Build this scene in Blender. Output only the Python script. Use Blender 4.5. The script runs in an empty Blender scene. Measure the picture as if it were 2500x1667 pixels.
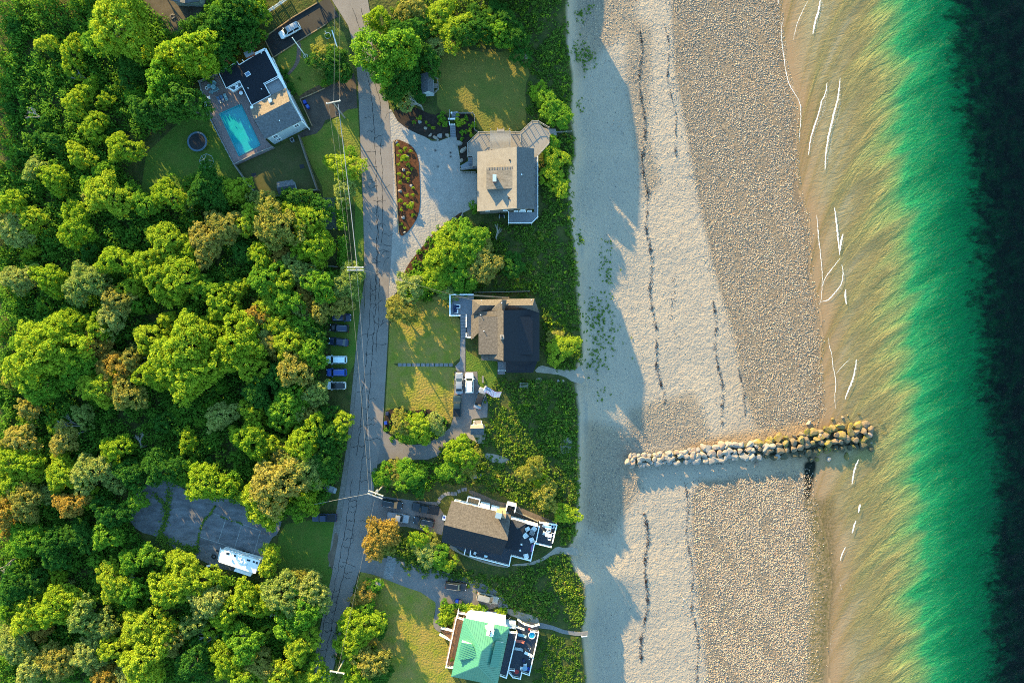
import bpy, math, random
import numpy as np
from mathutils import Vector, Matrix
random.seed(7); RNG = np.random.default_rng(7)
R = math.radians
S = bpy.context.scene
COL = S.collection
H = 166.0                       # camera height above the upland, metres

# ------------------------------------------------------------------ helpers
def PX(px, py, z=0.0):          # where a point seen at (px,py) of the survey picture stands, if its height is z
    f = (H - z) / H
    return Vector(((px - 1250) / 10 * f, (833.5 - py) / 10 * f, z))
def frame(x0, y0, s):           # local survey frame (a detail drawing)
    return lambda X, Y, z=0.0: PX(x0 + X / s, y0 + Y / s, z)
W  = frame(0, 0, .9408)
A  = frame(470, 80, 3.7333);  A2 = frame(600, 0, 6.0306)
B3 = frame(850, 80, 3.1368);  B  = frame(1060, 230, 4.75)
C  = frame(900, 480, 3.4096); C6 = frame(900, 860, 3.9192)
D  = frame(860, 1180, 4.2);   E  = frame(1020, 1380, 5.4643)
G  = frame(700, 700, 5.225);  K  = frame(300, 1150, 5.2275)
Q  = frame(1500, 980, 3.36)
B1 = frame(1300, 0, 2.6125); B2 = frame(1300, 550, 2.6125); B4 = frame(1300, 1067, 2.6125)
S1 = frame(1850, 0, 2.6138); S2 = frame(1850, 500, 2.6138); S3 = frame(1850, 1067, 2.6138)
F1 = frame(0, 0, 3.564); F2 = frame(0, 400, 3.484); F3 = frame(380, 400, 3.4846); F4 = frame(0, 750, 3.484)
F5 = frame(400, 800, 3.484); F6 = frame(0, 1200, 3.358); F7 = frame(400, 1250, 2.148); F8 = frame(760, 1350, 2.8278)

def put(o, label=None, cat=None, group=None, kind=None):
    if label: o['label'] = label
    if cat: o['category'] = cat
    if group: o['group'] = group
    if kind: o['kind'] = kind
    return o
def thing(name, label, cat, loc=(0, 0, 0), rz=0.0, group=None, scale=None):
    o = bpy.data.objects.new(name, None); COL.objects.link(o)
    o.empty_display_size = .3
    o.location = loc; o.rotation_euler = (0, 0, rz)
    if scale: o.scale = scale
    return put(o, label, cat, group)
def origin(o):
    v = Vector((0, 0, 0))
    while o is not None:
        v += o.location; o = o.parent
    return v
class MB:
    def __init__(s): s.v = []; s.f = []; s.m = []; s.mi = 0
    def add(s, vs, fs):
        n = len(s.v); s.v += [tuple(v) for v in vs]
        s.f += [tuple(n + i for i in f) for f in fs]; s.m += [s.mi] * len(fs); return s
    def poly(s, pts): return s.add(pts, [tuple(range(len(pts)))])
    def box(s, c, sz, rz=0.0, taper=1.0):
        cx, cy, cz = c; a, b, h = sz[0] / 2, sz[1] / 2, sz[2]
        co, si = math.cos(rz), math.sin(rz); vs = []
        for z, t in ((0, 1), (h, taper)):
            for x, y in ((-a, -b), (a, -b), (a, b), (-a, b)):
                x *= t; y *= t
                vs.append((cx + x * co - y * si, cy + x * si + y * co, cz + z))
        return s.add(vs, [(3, 2, 1, 0), (4, 5, 6, 7), (0, 1, 5, 4), (1, 2, 6, 5), (2, 3, 7, 6), (3, 0, 4, 7)])
    def prism(s, pts, z0, z1=None):            # pts: Vectors; z1 None -> top keeps own z, bottom at z0
        n = len(pts)
        top = [(p[0], p[1], p[2] if z1 is None else z1) for p in pts]
        bot = [(p[0], p[1], z0) for p in pts]
        ar = sum(top[i][0] * top[(i + 1) % n][1] - top[(i + 1) % n][0] * top[i][1] for i in range(n))
        if ar < 0: top.reverse(); bot.reverse()
        return s.add(bot + top, [tuple(range(n - 1, -1, -1)), tuple(range(n, 2 * n))] +
                     [(i, (i + 1) % n, n + (i + 1) % n, n + i) for i in range(n)])
    def slab(s, pts, t=.16):
        n = len(pts); top = [Vector(p) for p in pts]
        ar = sum(top[i][0] * top[(i + 1) % n][1] - top[(i + 1) % n][0] * top[i][1] for i in range(n))
        if ar < 0: top.reverse()
        bot = [p - Vector((0, 0, t)) for p in top]
        return s.add(bot + top, [tuple(range(n - 1, -1, -1)), tuple(range(n, 2 * n))] +
                     [(i, (i + 1) % n, n + (i + 1) % n, n + i) for i in range(n)])
    def beam(s, p, q, w=.1, h=.1):
        p = Vector(p); q = Vector(q); d = q - p
        if d.length < 1e-5: return s
        d.normalize(); up = Vector((0, 0, 1)) if abs(d.z) < .95 else Vector((1, 0, 0))
        a = d.cross(up).normalized() * w / 2; b = a.cross(d).normalized() * h / 2
        vs = [p - a - b, p + a - b, p + a + b, p - a + b, q - a - b, q + a - b, q + a + b, q - a + b]
        return s.add(vs, [(0, 1, 2, 3), (7, 6, 5, 4), (0, 4, 5, 1), (1, 5, 6, 2), (2, 6, 7, 3), (3, 7, 4, 0)])
    def tube(s, p, q, r0, r1=None, n=8, cap=True):
        r1 = r0 if r1 is None else r1
        p = Vector(p); q = Vector(q); d = (q - p).normalized()
        up = Vector((0, 0, 1)) if abs(d.z) < .95 else Vector((1, 0, 0))
        a = d.cross(up).normalized(); b = a.cross(d).normalized()
        ring = lambda c, r: [c + (a * math.cos(2 * math.pi * i / n) + b * math.sin(2 * math.pi * i / n)) * r for i in range(n)]
        fs = [(i, n + i, n + (i + 1) % n, (i + 1) % n) for i in range(n)]
        if cap: fs += [tuple(range(n)), tuple(range(2 * n - 1, n - 1, -1))]
        return s.add(ring(p, r0) + ring(q, r1), fs)
    def lathe(s, c, prof, n=16):
        vs = []; fs = []
        for r, z in prof:
            for i in range(n):
                t = 2 * math.pi * i / n
                vs.append((c[0] + r * math.cos(t), c[1] + r * math.sin(t), c[2] + z))
        for k in range(len(prof) - 1):
            for i in range(n):
                j = (i + 1) % n
                fs.append((k * n + i, k * n + j, (k + 1) * n + j, (k + 1) * n + i))
        fs.append(tuple(range(n - 1, -1, -1))); fs.append(tuple(range((len(prof) - 1) * n, len(prof) * n)))
        return s.add(vs, fs)
    def build(s, name, mat, parent=None, smooth=False, local=False):
        me = bpy.data.meshes.new(name)
        off = Vector((0, 0, 0)) if (parent is None or local) else origin(parent)
        me.from_pydata([(v[0] - off.x, v[1] - off.y, v[2] - off.z) for v in s.v], [], s.f)
        mats = mat if isinstance(mat, (list, tuple)) else [mat]
        for m in mats: me.materials.append(m)
        if len(mats) > 1: me.polygons.foreach_set('material_index', s.m)
        if smooth: me.polygons.foreach_set('use_smooth', [True] * len(me.polygons))
        me.update(); me.validate()
        o = bpy.data.objects.new(name, me); COL.objects.link(o)
        if parent is not None: o.parent = parent
        return o
def np_mesh(name, V, F, mat, attrs=None, smooth=False, link=True):   # V (n,3), F (m,k) same-size faces
    me = bpy.data.meshes.new(name); V = np.asarray(V, 'f4'); F = np.asarray(F, 'i4')
    m, k = F.shape
    me.vertices.add(len(V)); me.vertices.foreach_set('co', V.ravel())
    me.loops.add(m * k); me.loops.foreach_set('vertex_index', F.ravel())
    me.polygons.add(m); me.polygons.foreach_set('loop_start', np.arange(0, m * k, k, dtype='i4'))
    me.polygons.foreach_set('use_smooth', np.full(m, smooth))
    for a, (dom, arr) in (attrs or {}).items():
        arr = np.asarray(arr, 'f4')
        if arr.ndim == 2:
            t = me.attributes.new(a, 'FLOAT_VECTOR', dom); t.data.foreach_set('vector', arr.ravel())
        else:
            t = me.attributes.new(a, 'FLOAT', dom); t.data.foreach_set('value', arr)
    me.update(calc_edges=True); me.materials.append(mat)
    if not link: return me
    o = bpy.data.objects.new(name, me); COL.objects.link(o); return o
def inpoly(x, y, poly):
    x = np.asarray(x, float); y = np.asarray(y, float); r = np.zeros(x.shape, bool); n = len(poly)
    for i in range(n):
        x0, y0 = poly[i][0], poly[i][1]; x1, y1 = poly[(i + 1) % n][0], poly[(i + 1) % n][1]
        if y0 == y1: continue
        c = ((y0 > y) != (y1 > y)) & (x < (x1 - x0) * (y - y0) / (y1 - y0) + x0); r ^= c
    return r
def smooth_poly(pts, it=2, closed=True):
    pts = [Vector(p) for p in pts]
    for _ in range(it):
        o = []; n = len(pts)
        for i in range(n if closed else n - 1):
            a, b = pts[i], pts[(i + 1) % n]
            o += [a * .75 + b * .25, a * .25 + b * .75]
        if not closed: o = [pts[0]] + o + [pts[-1]]
        pts = o
    return pts

# ------------------------------------------------------------------ materials
def mat(name, col, rough=.8, var=.0, scale=1.0, col2=None, bump=0.0, bscale=None, spec=.3, metal=0.0, stretch=None, detail=4, fine=0.0):
    if max(col) < .66: col = tuple(c * .69 for c in col); col2 = tuple(c * .69 for c in col2) if col2 else None
    m = bpy.data.materials.new(name); m.use_nodes = True; nt = m.node_tree; N = nt.nodes; L = nt.links
    b = N['Principled BSDF']; b.inputs['Roughness'].default_value = rough; b.inputs['Metallic'].default_value = metal
    b.inputs['Specular IOR Level'].default_value = spec
    c1 = (*col, 1); c2 = (*(col2 or [c * (1 - var) for c in col]), 1)
    b.inputs['Base Color'].default_value = c1
    if var or col2 or bump:
        tc = N.new('ShaderNodeTexCoord'); mp = N.new('ShaderNodeMapping'); L.new(tc.outputs['Object'], mp.inputs[0])
        if stretch: mp.inputs['Scale'].default_value = stretch
        n = N.new('ShaderNodeTexNoise'); n.inputs['Scale'].default_value = scale; n.inputs['Detail'].default_value = detail
        n.inputs['Roughness'].default_value = .65
        L.new(mp.outputs[0], n.inputs['Vector'])
        if var or col2:
            cr = N.new('ShaderNodeValToRGB'); cr.color_ramp.elements[0].position = .36; cr.color_ramp.elements[1].position = .64
            cr.color_ramp.elements[0].color = c2; cr.color_ramp.elements[1].color = c1
            L.new(n.outputs['Fac'], cr.inputs[0]); out = cr.outputs[0]
            if fine:
                n3 = N.new('ShaderNodeTexNoise'); n3.inputs['Scale'].default_value = 3.5; n3.inputs['Detail'].default_value = 5
                n3.inputs['Roughness'].default_value = .8
                L.new(tc.outputs['Object'], n3.inputs['Vector'])
                mr = N.new('ShaderNodeMapRange'); mr.inputs[1].default_value = .3; mr.inputs[2].default_value = .7
                mr.inputs[3].default_value = 1 - fine; mr.inputs[4].default_value = 1 + fine
                L.new(n3.outputs['Fac'], mr.inputs[0])
                hs = N.new('ShaderNodeVectorMath'); hs.operation = 'SCALE'
                L.new(out, hs.inputs[0]); L.new(mr.outputs[0], hs.inputs['Scale']); out = hs.outputs[0]
            L.new(out, b.inputs['Base Color'])
        if bump:
            n2 = N.new('ShaderNodeTexNoise'); n2.inputs['Scale'].default_value = bscale or scale * 3; n2.inputs['Detail'].default_value = 5
            L.new(mp.outputs[0], n2.inputs['Vector'])
            bp = N.new('ShaderNodeBump'); bp.inputs['Strength'].default_value = 1; bp.inputs['Distance'].default_value = bump
            L.new(n2.outputs['Fac'], bp.inputs['Height']); L.new(bp.outputs[0], b.inputs['Normal'])
    return m
def leafmat(name, col, col2, trans=.42, objvar=.35):
    m = bpy.data.materials.new(name); m.use_nodes = True; nt = m.node_tree; N = nt.nodes; L = nt.links
    N.remove(N['Principled BSDF']); out = N['Material Output']
    at = N.new('ShaderNodeAttribute'); at.attribute_name = 'tint'
    oi = N.new('ShaderNodeObjectInfo')
    ma = N.new('ShaderNodeMath'); ma.operation = 'MULTIPLY_ADD'; ma.inputs[1].default_value = objvar
    L.new(oi.outputs['Random'], ma.inputs[0])
    mb = N.new('ShaderNodeMath'); mb.operation = 'MULTIPLY'; mb.inputs[1].default_value = 1 - objvar
    L.new(at.outputs['Fac'], mb.inputs[0]); L.new(mb.outputs[0], ma.inputs[2])
    mx = N.new('ShaderNodeMixRGB'); mx.inputs[1].default_value = (*col, 1); mx.inputs[2].default_value = (*col2, 1)
    L.new(ma.outputs[0], mx.inputs[0])
    df = N.new('ShaderNodeBsdfDiffuse'); tr = N.new('ShaderNodeBsdfTranslucent'); ms = N.new('ShaderNodeMixShader'); ms.inputs[0].default_value = trans
    L.new(mx.outputs[0], df.inputs[0]); L.new(mx.outputs[0], tr.inputs[0])
    L.new(df.outputs[0], ms.inputs[1]); L.new(tr.outputs[0], ms.inputs[2]); L.new(ms.outputs[0], out.inputs[0])
    return m
M = {}
M['white'] = mat('white_paint', (.80, .80, .79), .55, var=.08, scale=1.5)
M['whitewall'] = mat('white_siding', (.78, .78, .76), .6, var=.06, scale=2, stretch=(1, 1, 6))
M['bluewall'] = mat('pale_blue_siding', (.52, .60, .64), .6, var=.08, scale=2, stretch=(.4, .4, 7))
M['greywall'] = mat('weathered_shingle_wall', (.25, .23, .21), .8, var=.3, scale=5)
M['brownwall'] = mat('cedar_wall', (.28, .22, .17), .8, var=.3, scale=5)
M['trim'] = mat('white_trim', (.82, .82, .82), .5)
M['glass'] = mat('window_glass', (.02, .03, .04), .08, spec=.6)
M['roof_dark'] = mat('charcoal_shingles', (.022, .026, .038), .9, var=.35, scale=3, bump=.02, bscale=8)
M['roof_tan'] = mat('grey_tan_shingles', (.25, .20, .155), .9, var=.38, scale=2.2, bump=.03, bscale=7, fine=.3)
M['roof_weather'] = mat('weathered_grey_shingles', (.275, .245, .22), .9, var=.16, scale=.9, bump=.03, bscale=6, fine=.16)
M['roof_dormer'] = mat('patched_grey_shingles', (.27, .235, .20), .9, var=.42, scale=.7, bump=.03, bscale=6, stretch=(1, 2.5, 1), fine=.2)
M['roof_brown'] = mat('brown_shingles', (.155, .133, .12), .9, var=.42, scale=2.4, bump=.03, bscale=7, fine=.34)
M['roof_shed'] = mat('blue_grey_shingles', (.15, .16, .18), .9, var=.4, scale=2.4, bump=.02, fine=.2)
M['roof_green'] = mat('green_metal_roof', (.075, .30, .20), .45, var=.12, scale=.5, spec=.5)
M['membrane'] = mat('grey_roof_membrane', (.34, .33, .34), .7, var=.1, scale=.8)
M['deckgrey'] = mat('weathered_deck_boards', (.36, .315, .275), .8, var=.25, scale=2, stretch=(6, .5, 1), fine=.1)
M['deckblue'] = mat('grey_blue_deck_boards', (.25, .26, .29), .7, var=.15, scale=2, stretch=(.5, 6, 1))
M['decknavy'] = mat('dark_grey_deck_boards', (.045, .055, .075), .75, var=.2, scale=2, stretch=(6, .6, 1))
M['deckbrown'] = mat('stained_brown_deck_boards', (.23, .12, .065), .7, var=.3, scale=2, stretch=(4, .6, 1))
M['patio'] = mat('pool_patio_pavers', (.33, .245, .235), .8, var=.2, scale=2.5, fine=.15)
M['railgrey'] = mat('grey_wood_rail', (.40, .37, .34), .8, var=.2, scale=3)
M['wood'] = mat('raw_timber', (.42, .28, .15), .8, var=.3, scale=3)
M['woodgrey'] = mat('silvered_timber', (.30, .28, .25), .85, var=.3, scale=3)
M['brick'] = mat('red_brick', (.36, .10, .06), .85, var=.3, scale=6)
M['tanbrick'] = mat('tan_chimney', (.50, .34, .20), .85, var=.2, scale=4)
M['dark'] = mat('dark_void', (.015, .015, .018), .8)
M['black'] = mat('black_plastic', (.02, .02, .022), .5)
M['steel'] = mat('galvanised_steel', (.42, .43, .44), .45, var=.1, scale=3, metal=.3)
M['stone'] = mat('pale_granite', (.46, .40, .35), .85, var=.3, scale=1.5, bump=.05)
M['flag'] = mat('slab_stone', (.26, .25, .26), .85, var=.3, scale=1.5, fine=.1)
M['bark'] = mat('grey_bark', (.16, .13, .10), .9, var=.4, scale=3)
M['deadwood'] = mat('silver_dead_wood', (.36, .33, .29), .9, var=.3, scale=3)
M['pole'] = mat('weathered_pole', (.42, .36, .30), .9, var=.25, scale=3)
M['wire'] = mat('aluminium_cable', (.30, .30, .31), .6)
M['wiredark'] = mat('thin_cable', (.30, .27, .22), .6)
M['blue'] = mat('blue_plastic', (.015, .06, .42), .45)
M['navy'] = mat('navy_cushion', (.012, .03, .10), .8)
M['red'] = mat('red_fabric', (.50, .05, .05), .8)
M['coral'] = mat('coral_fabric', (.62, .16, .12), .8)
M['teal'] = mat('pale_teal_fabric', (.30, .52, .58), .8)
M['orange'] = mat('orange_plastic', (.7, .2, .03), .6)
M['tyre'] = mat('tyre_rubber', (.015, .015, .015), .85)
M['rim'] = mat('alloy_rim', (.4, .4, .42), .35, metal=.7)
M['lamp'] = mat('headlamp_lens', (.75, .77, .8), .15, spec=.6)
M['tail'] = mat('tail_lamp_lens', (.35, .01, .01), .25)
M['aqua'] = mat('pool_liner', (.04, .38, .44), .6, var=.08, scale=.5)
# ------------------------------------------------------------------ the terrain
def poly_y(fr, pts, z=0.0):
    p = [fr_pt if isinstance(fr_pt, Vector) else fr(fr_pt[0], fr_pt[1], z) for fr_pt in pts]
    p.sort(key=lambda v: v.y)
    return np.array([v.y for v in p]), np.array([v.x for v in p])
bank = [B1(222, 0), B1(225, 300), B1(262, 470), B1(258, 640), B1(250, 760), B1(272, 860), B1(280, 1000), B1(242, 1080), B1(238, 1260), B1(250, 1480),
        B2(262, 60), B2(280, 300), B2(300, 560), B2(312, 640), B2(328, 820), B2(285, 890), B2(278, 1000), B2(298, 1170), B2(300, 1440),
        B4(300, 200), B4(290, 500), B4(272, 660), B4(225, 700), B4(275, 850), B4(338, 950), B4(345, 1150), B4(318, 1220), B4(326, 1300), B4(350, 1560)]
by, bx = poly_y(None, bank)
shore = [S1(130, 0, -8), S1(150, 250, -8), S1(190, 520, -8), S1(270, 640, -8), S1(240, 900, -8), S1(245, 1180, -8), S2(335, 130, -8), S2(330, 500, -8),
         S2(385, 640, -8), S2(415, 780, -8), S2(385, 1000, -8), S2(420, 1290, -8), S3(350, 200, -8), S3(345, 400, -8), S3(430, 600, -8), S3(470, 900, -8), S3(440, 1200, -8), S3(450, 1560, -8)]
sy, sx_ = poly_y(None, shore)
weedl = [W(2178, 0, -9), W(2200, 150, -9), W(2218, 300, -9), W(2250, 430, -9), W(2240, 520, -9), W(2268, 600, -9), W(2250, 700, -9), W(2266, 800, -9), W(2262, 900, -9),
         W(2285, 1000, -9), W(2318, 1090, -9), W(2300, 1250, -9), W(2285, 1350, -9), W(2292, 1568, -9)]
wy, wx = poly_y(None, weedl)
def smooth1(y, ky, kx, rad=2.0):
    acc = 0
    for o in (-rad, -rad / 2, 0, rad / 2, rad): acc = acc + np.interp(y + o, ky, kx)
    return acc / 5
def terr(x, y):
    x = np.asarray(x, float); y = np.asarray(y, float)
    e = smooth1(y, by, bx, .8); w = smooth1(y, sy, sx_, 3.0)
    d = x - e; Dw = w - e - 2.2
    t = np.clip((d + .8) / 3.0, 0, 1); z = -3.4 * t * t * (3 - 2 * t)
    s = np.clip((d - 2.2) / Dw, 0, 1.0)
    z = np.where(d > 2.2, -3.4 - 4.6 * s ** .55, z)
    o1 = np.maximum(x - w, 0); tt = np.clip(o1 / 12, 0, 1); o = o1 * (1 - tt) + np.maximum(x - (80.8 - y * .034), .5) * tt; gp = sum(a_ * np.exp(-((y - c_) / s_) ** 2) for c_, s_, a_ in ((-18.5, 8.5, 1.0), (-58, 5.5, 1.0), (24, 8, .8), (72, 6, .6)))
    z = np.where(d > -.8, z + gp * 2.7 * np.clip((d + .8) / 3, 0, 1) * np.exp(-np.maximum(d - 2.2, 0) / 6.0), z)
    z = np.where(x > w, -8.0 - .028 * o - .0022 * np.minimum(o, 60) ** 2, z)
    return z, d, (x - e) / (w - e), w
def tz(x, y): return float(terr(x, y)[0])
def PT(v):                                       # drop a survey point on the terrain: v is a function of z
    z = -5.0
    for _ in range(6):
        p = v(z); z = tz(p.x, p.y)
    return v(z)
def wavecoord(x):                                # direction of the wave crests: steep near the shore, flat in deep water
    xs = np.array([60, 70, 76, 80, 84, 88, 94, 102, 116, 150, 400]); tn = np.array([4.5, 4.2, 3.6, 2.5, 1.7, 1.15, .8, .58, .45, .4, .4])
    gx = np.linspace(60, 400, 1400); F = np.concatenate([[0], np.cumsum(np.interp(gx, xs, tn)[:-1] * (gx[1] - gx[0]))])
    return np.interp(x, gx, F)
def axis(lo, hi, st, far):
    a = list(np.arange(lo, hi + 1e-6, st)); k = st
    l, h = [], []; v = lo; 
    while v > -far: k *= 1.8; v -= k; l.append(v)
    k = st; v = hi
    while v < far: k *= 1.8; v += k; h.append(v)
    return np.array(l[::-1] + a + h)
def grid(xs, ys):
    X, Y = np.meshgrid(xs, ys); nx, ny = len(xs), len(ys)
    i = np.arange((nx - 1) * (ny - 1)); r = i // (nx - 1); c = i % (nx - 1); b = r * nx + c
    return X.ravel(), Y.ravel(), np.stack([b, b + 1, b + nx + 1, b + nx], 1)
xs = axis(-132, 140, .5, 2500); ys = axis(-92, 92, .5, 2500)
X, Y, Fq = grid(xs, ys)
Z, dE, sB, wl = terr(X, Y)
Z = np.where(X > 140, np.minimum(Z, -18), Z); Z = np.maximum(Z, -30)
def zone(poly): return inpoly(X, Y, [(p.x, p.y) for p in poly]).astype(float)
def blur(a, n=3):
    a = a.reshape(len(ys), len(xs)).copy()
    for _ in range(n):
        b = a.copy(); b[1:-1, 1:-1] = (a[:-2, 1:-1] + a[2:, 1:-1] + a[1:-1, :-2] + a[1:-1, 2:] + a[1:-1, 1:-1] * 2) / 6; a = b
    return a.ravel()
pebN = [W(1545, -60, -6), W(1550, 150, -6), W(1585, 330, -6), W(1612, 480, -6), W(1650, 640, -6), W(1690, 770, -6), W(1715, 900, -6), W(1745, 985, -6), W(1880, 960, -8), W(1900, 930, -8),
        W(1885, 850, -8), W(1870, 700, -8), W(1855, 560, -8), W(1838, 420, -8), W(1822, 270, -8), W(1803, 150, -8), W(1795, -60, -8)]
pebS = [W(1590, 1150, -6), W(1610, 1105, -6), W(1850, 1090, -8), W(1860, 1160, -8), W(1850, 1300, -8), W(1845, 1650, -8), W(1640, 1650, -6), W(1610, 1400, -6), W(1595, 1250, -6)]
pebX = [[W(1320, -30, -4), W(1470, -30, -4), W(1455, 60, -5), W(1380, 120, -4), W(1320, 200, -4)], [W(1440, 20, -5), W(1500, 60, -5), W(1490, 300, -5), W(1520, 420, -5), W(1480, 470, -5), W(1440, 180, -5)],
        [W(1440, 940, -5), W(1600, 900, -5), W(1640, 1000, -5), W(1590, 1020, -5), W(1450, 1030, -5)], [W(1340, 960, -4), W(1440, 990, -4), W(1480, 1120, -4), W(1400, 1240, -4), W(1335, 1200, -4)]]
peb = blur(np.maximum(zone(pebN), zone(pebS)), 5)
pebx = blur(np.maximum.reduce([zone(p) for p in pebX]), 10) * .55
orange = blur(zone([W(1760, 985, -8), W(1880, 950, -8), W(1900, 800, -8), W(1900, 760, -8), W(1960, 760, -8), W(1950, 970, -8), W(1600, 1035, -6), W(1560, 1020, -6)]), 12)
pool = blur(zone([Q(1560, 490, -8), Q(1660, 480, -8), Q(1640, 600, -8), Q(1600, 800, -8), Q(1560, 800, -8), Q(1550, 620, -8)]), 3)  # dark gap by the groyne: wet weed with its shade painted in
algae = blur(zone([S3(300, 400, -8), S3(500, 380, -8), S3(490, 1000, -8), S3(420, 1600, -8), S3(300, 1600, -8), S3(330, 900, -8)]), 8)
weed = X - smooth1(Y, wy, wx, 1.5)
wv = Y - wavecoord(X)
attrs = dict(dE=('POINT', dE), sB=('POINT', sB), off=('POINT', X - wl), peb=('POINT', np.maximum(peb, pebx)), orange=('POINT', orange),
             pool=('POINT', pool), algae=('POINT', algae), weed=('POINT', weed), wc=('POINT', np.stack([X, wv, 0 * X], 1)))
gm = bpy.data.materials.new('ground_soil_sand_seabed'); gm.use_nodes = True
nt = gm.node_tree; N = nt.nodes; L = nt.links; bs = N['Principled BSDF']; bs.inputs['Roughness'].default_value = .9; bs.inputs['Specular IOR Level'].default_value = .1
tc = N.new('ShaderNodeTexCoord')
def attr(n):
    a = N.new('ShaderNodeAttribute'); a.attribute_name = n; return a.outputs['Fac']
def noise(sc, det=4, rough=.6, vec=None, st=None, dist=0):
    n = N.new('ShaderNodeTexNoise'); n.inputs['Scale'].default_value = sc; n.inputs['Detail'].default_value = det; n.inputs['Roughness'].default_value = rough
    n.inputs['Distortion'].default_value = dist
    v = vec or tc.outputs['Object']
    if st:
        mp = N.new('ShaderNodeMapping'); mp.inputs['Scale'].default_value = st; L.new(v, mp.inputs[0]); v = mp.outputs[0]
    L.new(v, n.inputs['Vector']); return n.outputs['Fac']
def ramp(f, a, b, lo=0.0, hi=1.0, smooth=False):
    m = N.new('ShaderNodeMapRange'); m.inputs[1].default_value = a; m.inputs[2].default_value = b; m.inputs[3].default_value = lo; m.inputs[4].default_value = hi
    if smooth: m.interpolation_type = 'SMOOTHSTEP'
    L.new(f, m.inputs[0]); return m.outputs[0]
def math2(op, a, b):
    m = N.new('ShaderNodeMath'); m.operation = op
    for i, v in enumerate((a, b)):
        if isinstance(v, (int, float)): m.inputs[i].default_value = v
        else: L.new(v, m.inputs[i])
    return m.outputs[0]
def mix(f, a, b, mode='MIX'):
    m = N.new('ShaderNodeMixRGB'); m.blend_type = mode
    if isinstance(f, (int, float)): m.inputs[0].default_value = f
    else: L.new(f, m.inputs[0])
    for i, v in ((1, a), (2, b)):
        if isinstance(v, tuple): m.inputs[i].default_value = (*v, 1)
        else: L.new(v, m.inputs[i])
    return m.outputs[0]
land = mix(ramp(noise(.35), .4, .62), (.035, .060, .012), (.085, .088, .022))
land = mix(ramp(noise(2.5), .45, .7), land, (.05, .045, .02))
dry = mix(ramp(noise(.12, 5), .35, .65), (.50, .415, .335), (.44, .375, .315))
dry = mix(ramp(noise(5.0, 3, .8), .52, .72, 0, .5), dry, (.20, .17, .15))
dry = mix(ramp(noise(1.7, 5, .85), .68, .73, 0, .7), dry, (.10, .07, .055))
tan = mix(ramp(noise(.5, 5), .35, .65), (.40, .275, .17), (.45, .33, .22))
sand = mix(ramp(attr('sB'), .55, .98), dry, tan)
sand = mix(attr('orange'), sand, (.46, .29, .15))
pebc = mix(ramp(noise(2.2, 4, .8), .35, .62), (.11, .085, .068), (.38, .29, .205))
sand = mix(ramp(attr('peb'), .05, .75, 0, .85), sand, pebc)
sand = mix(ramp(attr('off'), -3.2, -.2, 0, .6), sand, (.20, .13, .075))
bed = mix(ramp(noise(.25, 4), .35, .65), (.52, .43, .25), (.46, .38, .22))
vec = N.new('ShaderNodeAttribute'); vec.attribute_name = 'wc'
rmp = N.new('ShaderNodeMapping'); rmp.inputs['Rotation'].default_value = (0, 0, -.38); L.new(tc.outputs['Object'], rmp.inputs[0])
rip = noise(1.0, 5, .65, rmp.outputs[0], (.3, .9, 1), 1.2)
bed = mix(ramp(rip, .36, .62, .5, 0), bed, (.24, .20, .10))  # caustic light streaks painted into the bed colour along the ripples
bed = mix(ramp(attr('off'), 2, 8, .9, 0), bed, (.52, .325, .18))
sand = mix(ramp(attr('off'), -.4, .8), sand, bed)
alg = math2('MULTIPLY', attr('algae'), ramp(noise(1.6, 5, .75), .3, .6))
sand = mix(math2('MULTIPLY', alg, .8), sand, (.085, .085, .02))
sand = mix(ramp(attr('pool'), .2, .7), sand, (.012, .016, .012))  # near-black tone holds both wet weed and painted shade
wn = math2('ADD', attr('weed'), ramp(noise(.22, 8, .74, None, (.55, 1.4, 1)), .25, .75, -8, 6))
deepw = mix(ramp(noise(.3, 5, .7), .42, .7), (.006, .014, .012), (.08, .14, .06))
wf = math2('MULTIPLY', ramp(wn, -1.2, 1.8), ramp(math2('SUBTRACT', noise(.3, 6, .75, None, (.6, 1.3, 1)), ramp(attr('weed'), 0, 26, 0, .42)), .40, .60, 1, .25)); sand = mix(wf, sand, deepw)
kel = math2('SUBTRACT', ramp(noise(.22, 6, .7), .66, .72), ramp(attr('weed'), -10, -4, 1, 0))
sand = mix(kel, sand, deepw)
dim = mix(ramp(attr('off'), -.4, 1.5), (.69, .675, .65), (.76, .74, .72)); sand = mix(1.0, sand, dim, 'MULTIPLY')
col = mix(ramp(attr('dE'), -.6, .3), land, sand)
L.new(col, bs.inputs['Base Color'])
hs = math2('ADD', math2('MULTIPLY', noise(.6, 6, .66), .62), math2('MULTIPLY', noise(2.2, 4, .6), .3))
bp = N.new('ShaderNodeBump'); L.new(hs, bp.inputs['Height']); bp.inputs['Strength'].default_value = .8
L.new(ramp(attr('off'), -3, 0, 1.0, 0), bp.inputs['Distance'])
bp2 = N.new('ShaderNodeBump'); L.new(rip, bp2.inputs['Height']); bp2.inputs['Strength'].default_value = 1
L.new(ramp(attr('off'), 1, 10, .05, .28), bp2.inputs['Distance']); L.new(bp.outputs[0], bp2.inputs['Normal'])
msk = ramp(attr('off'), -.5, .5)
bp2.inputs['Strength'].default_value = 1; L.new(msk, bp2.inputs['Strength'])
L.new(bp2.outputs[0], bs.inputs['Normal'])
ground = np_mesh('ground', np.stack([X, Y, Z], 1), Fq, gm, attrs, smooth=True); put(ground, kind='structure')

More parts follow.
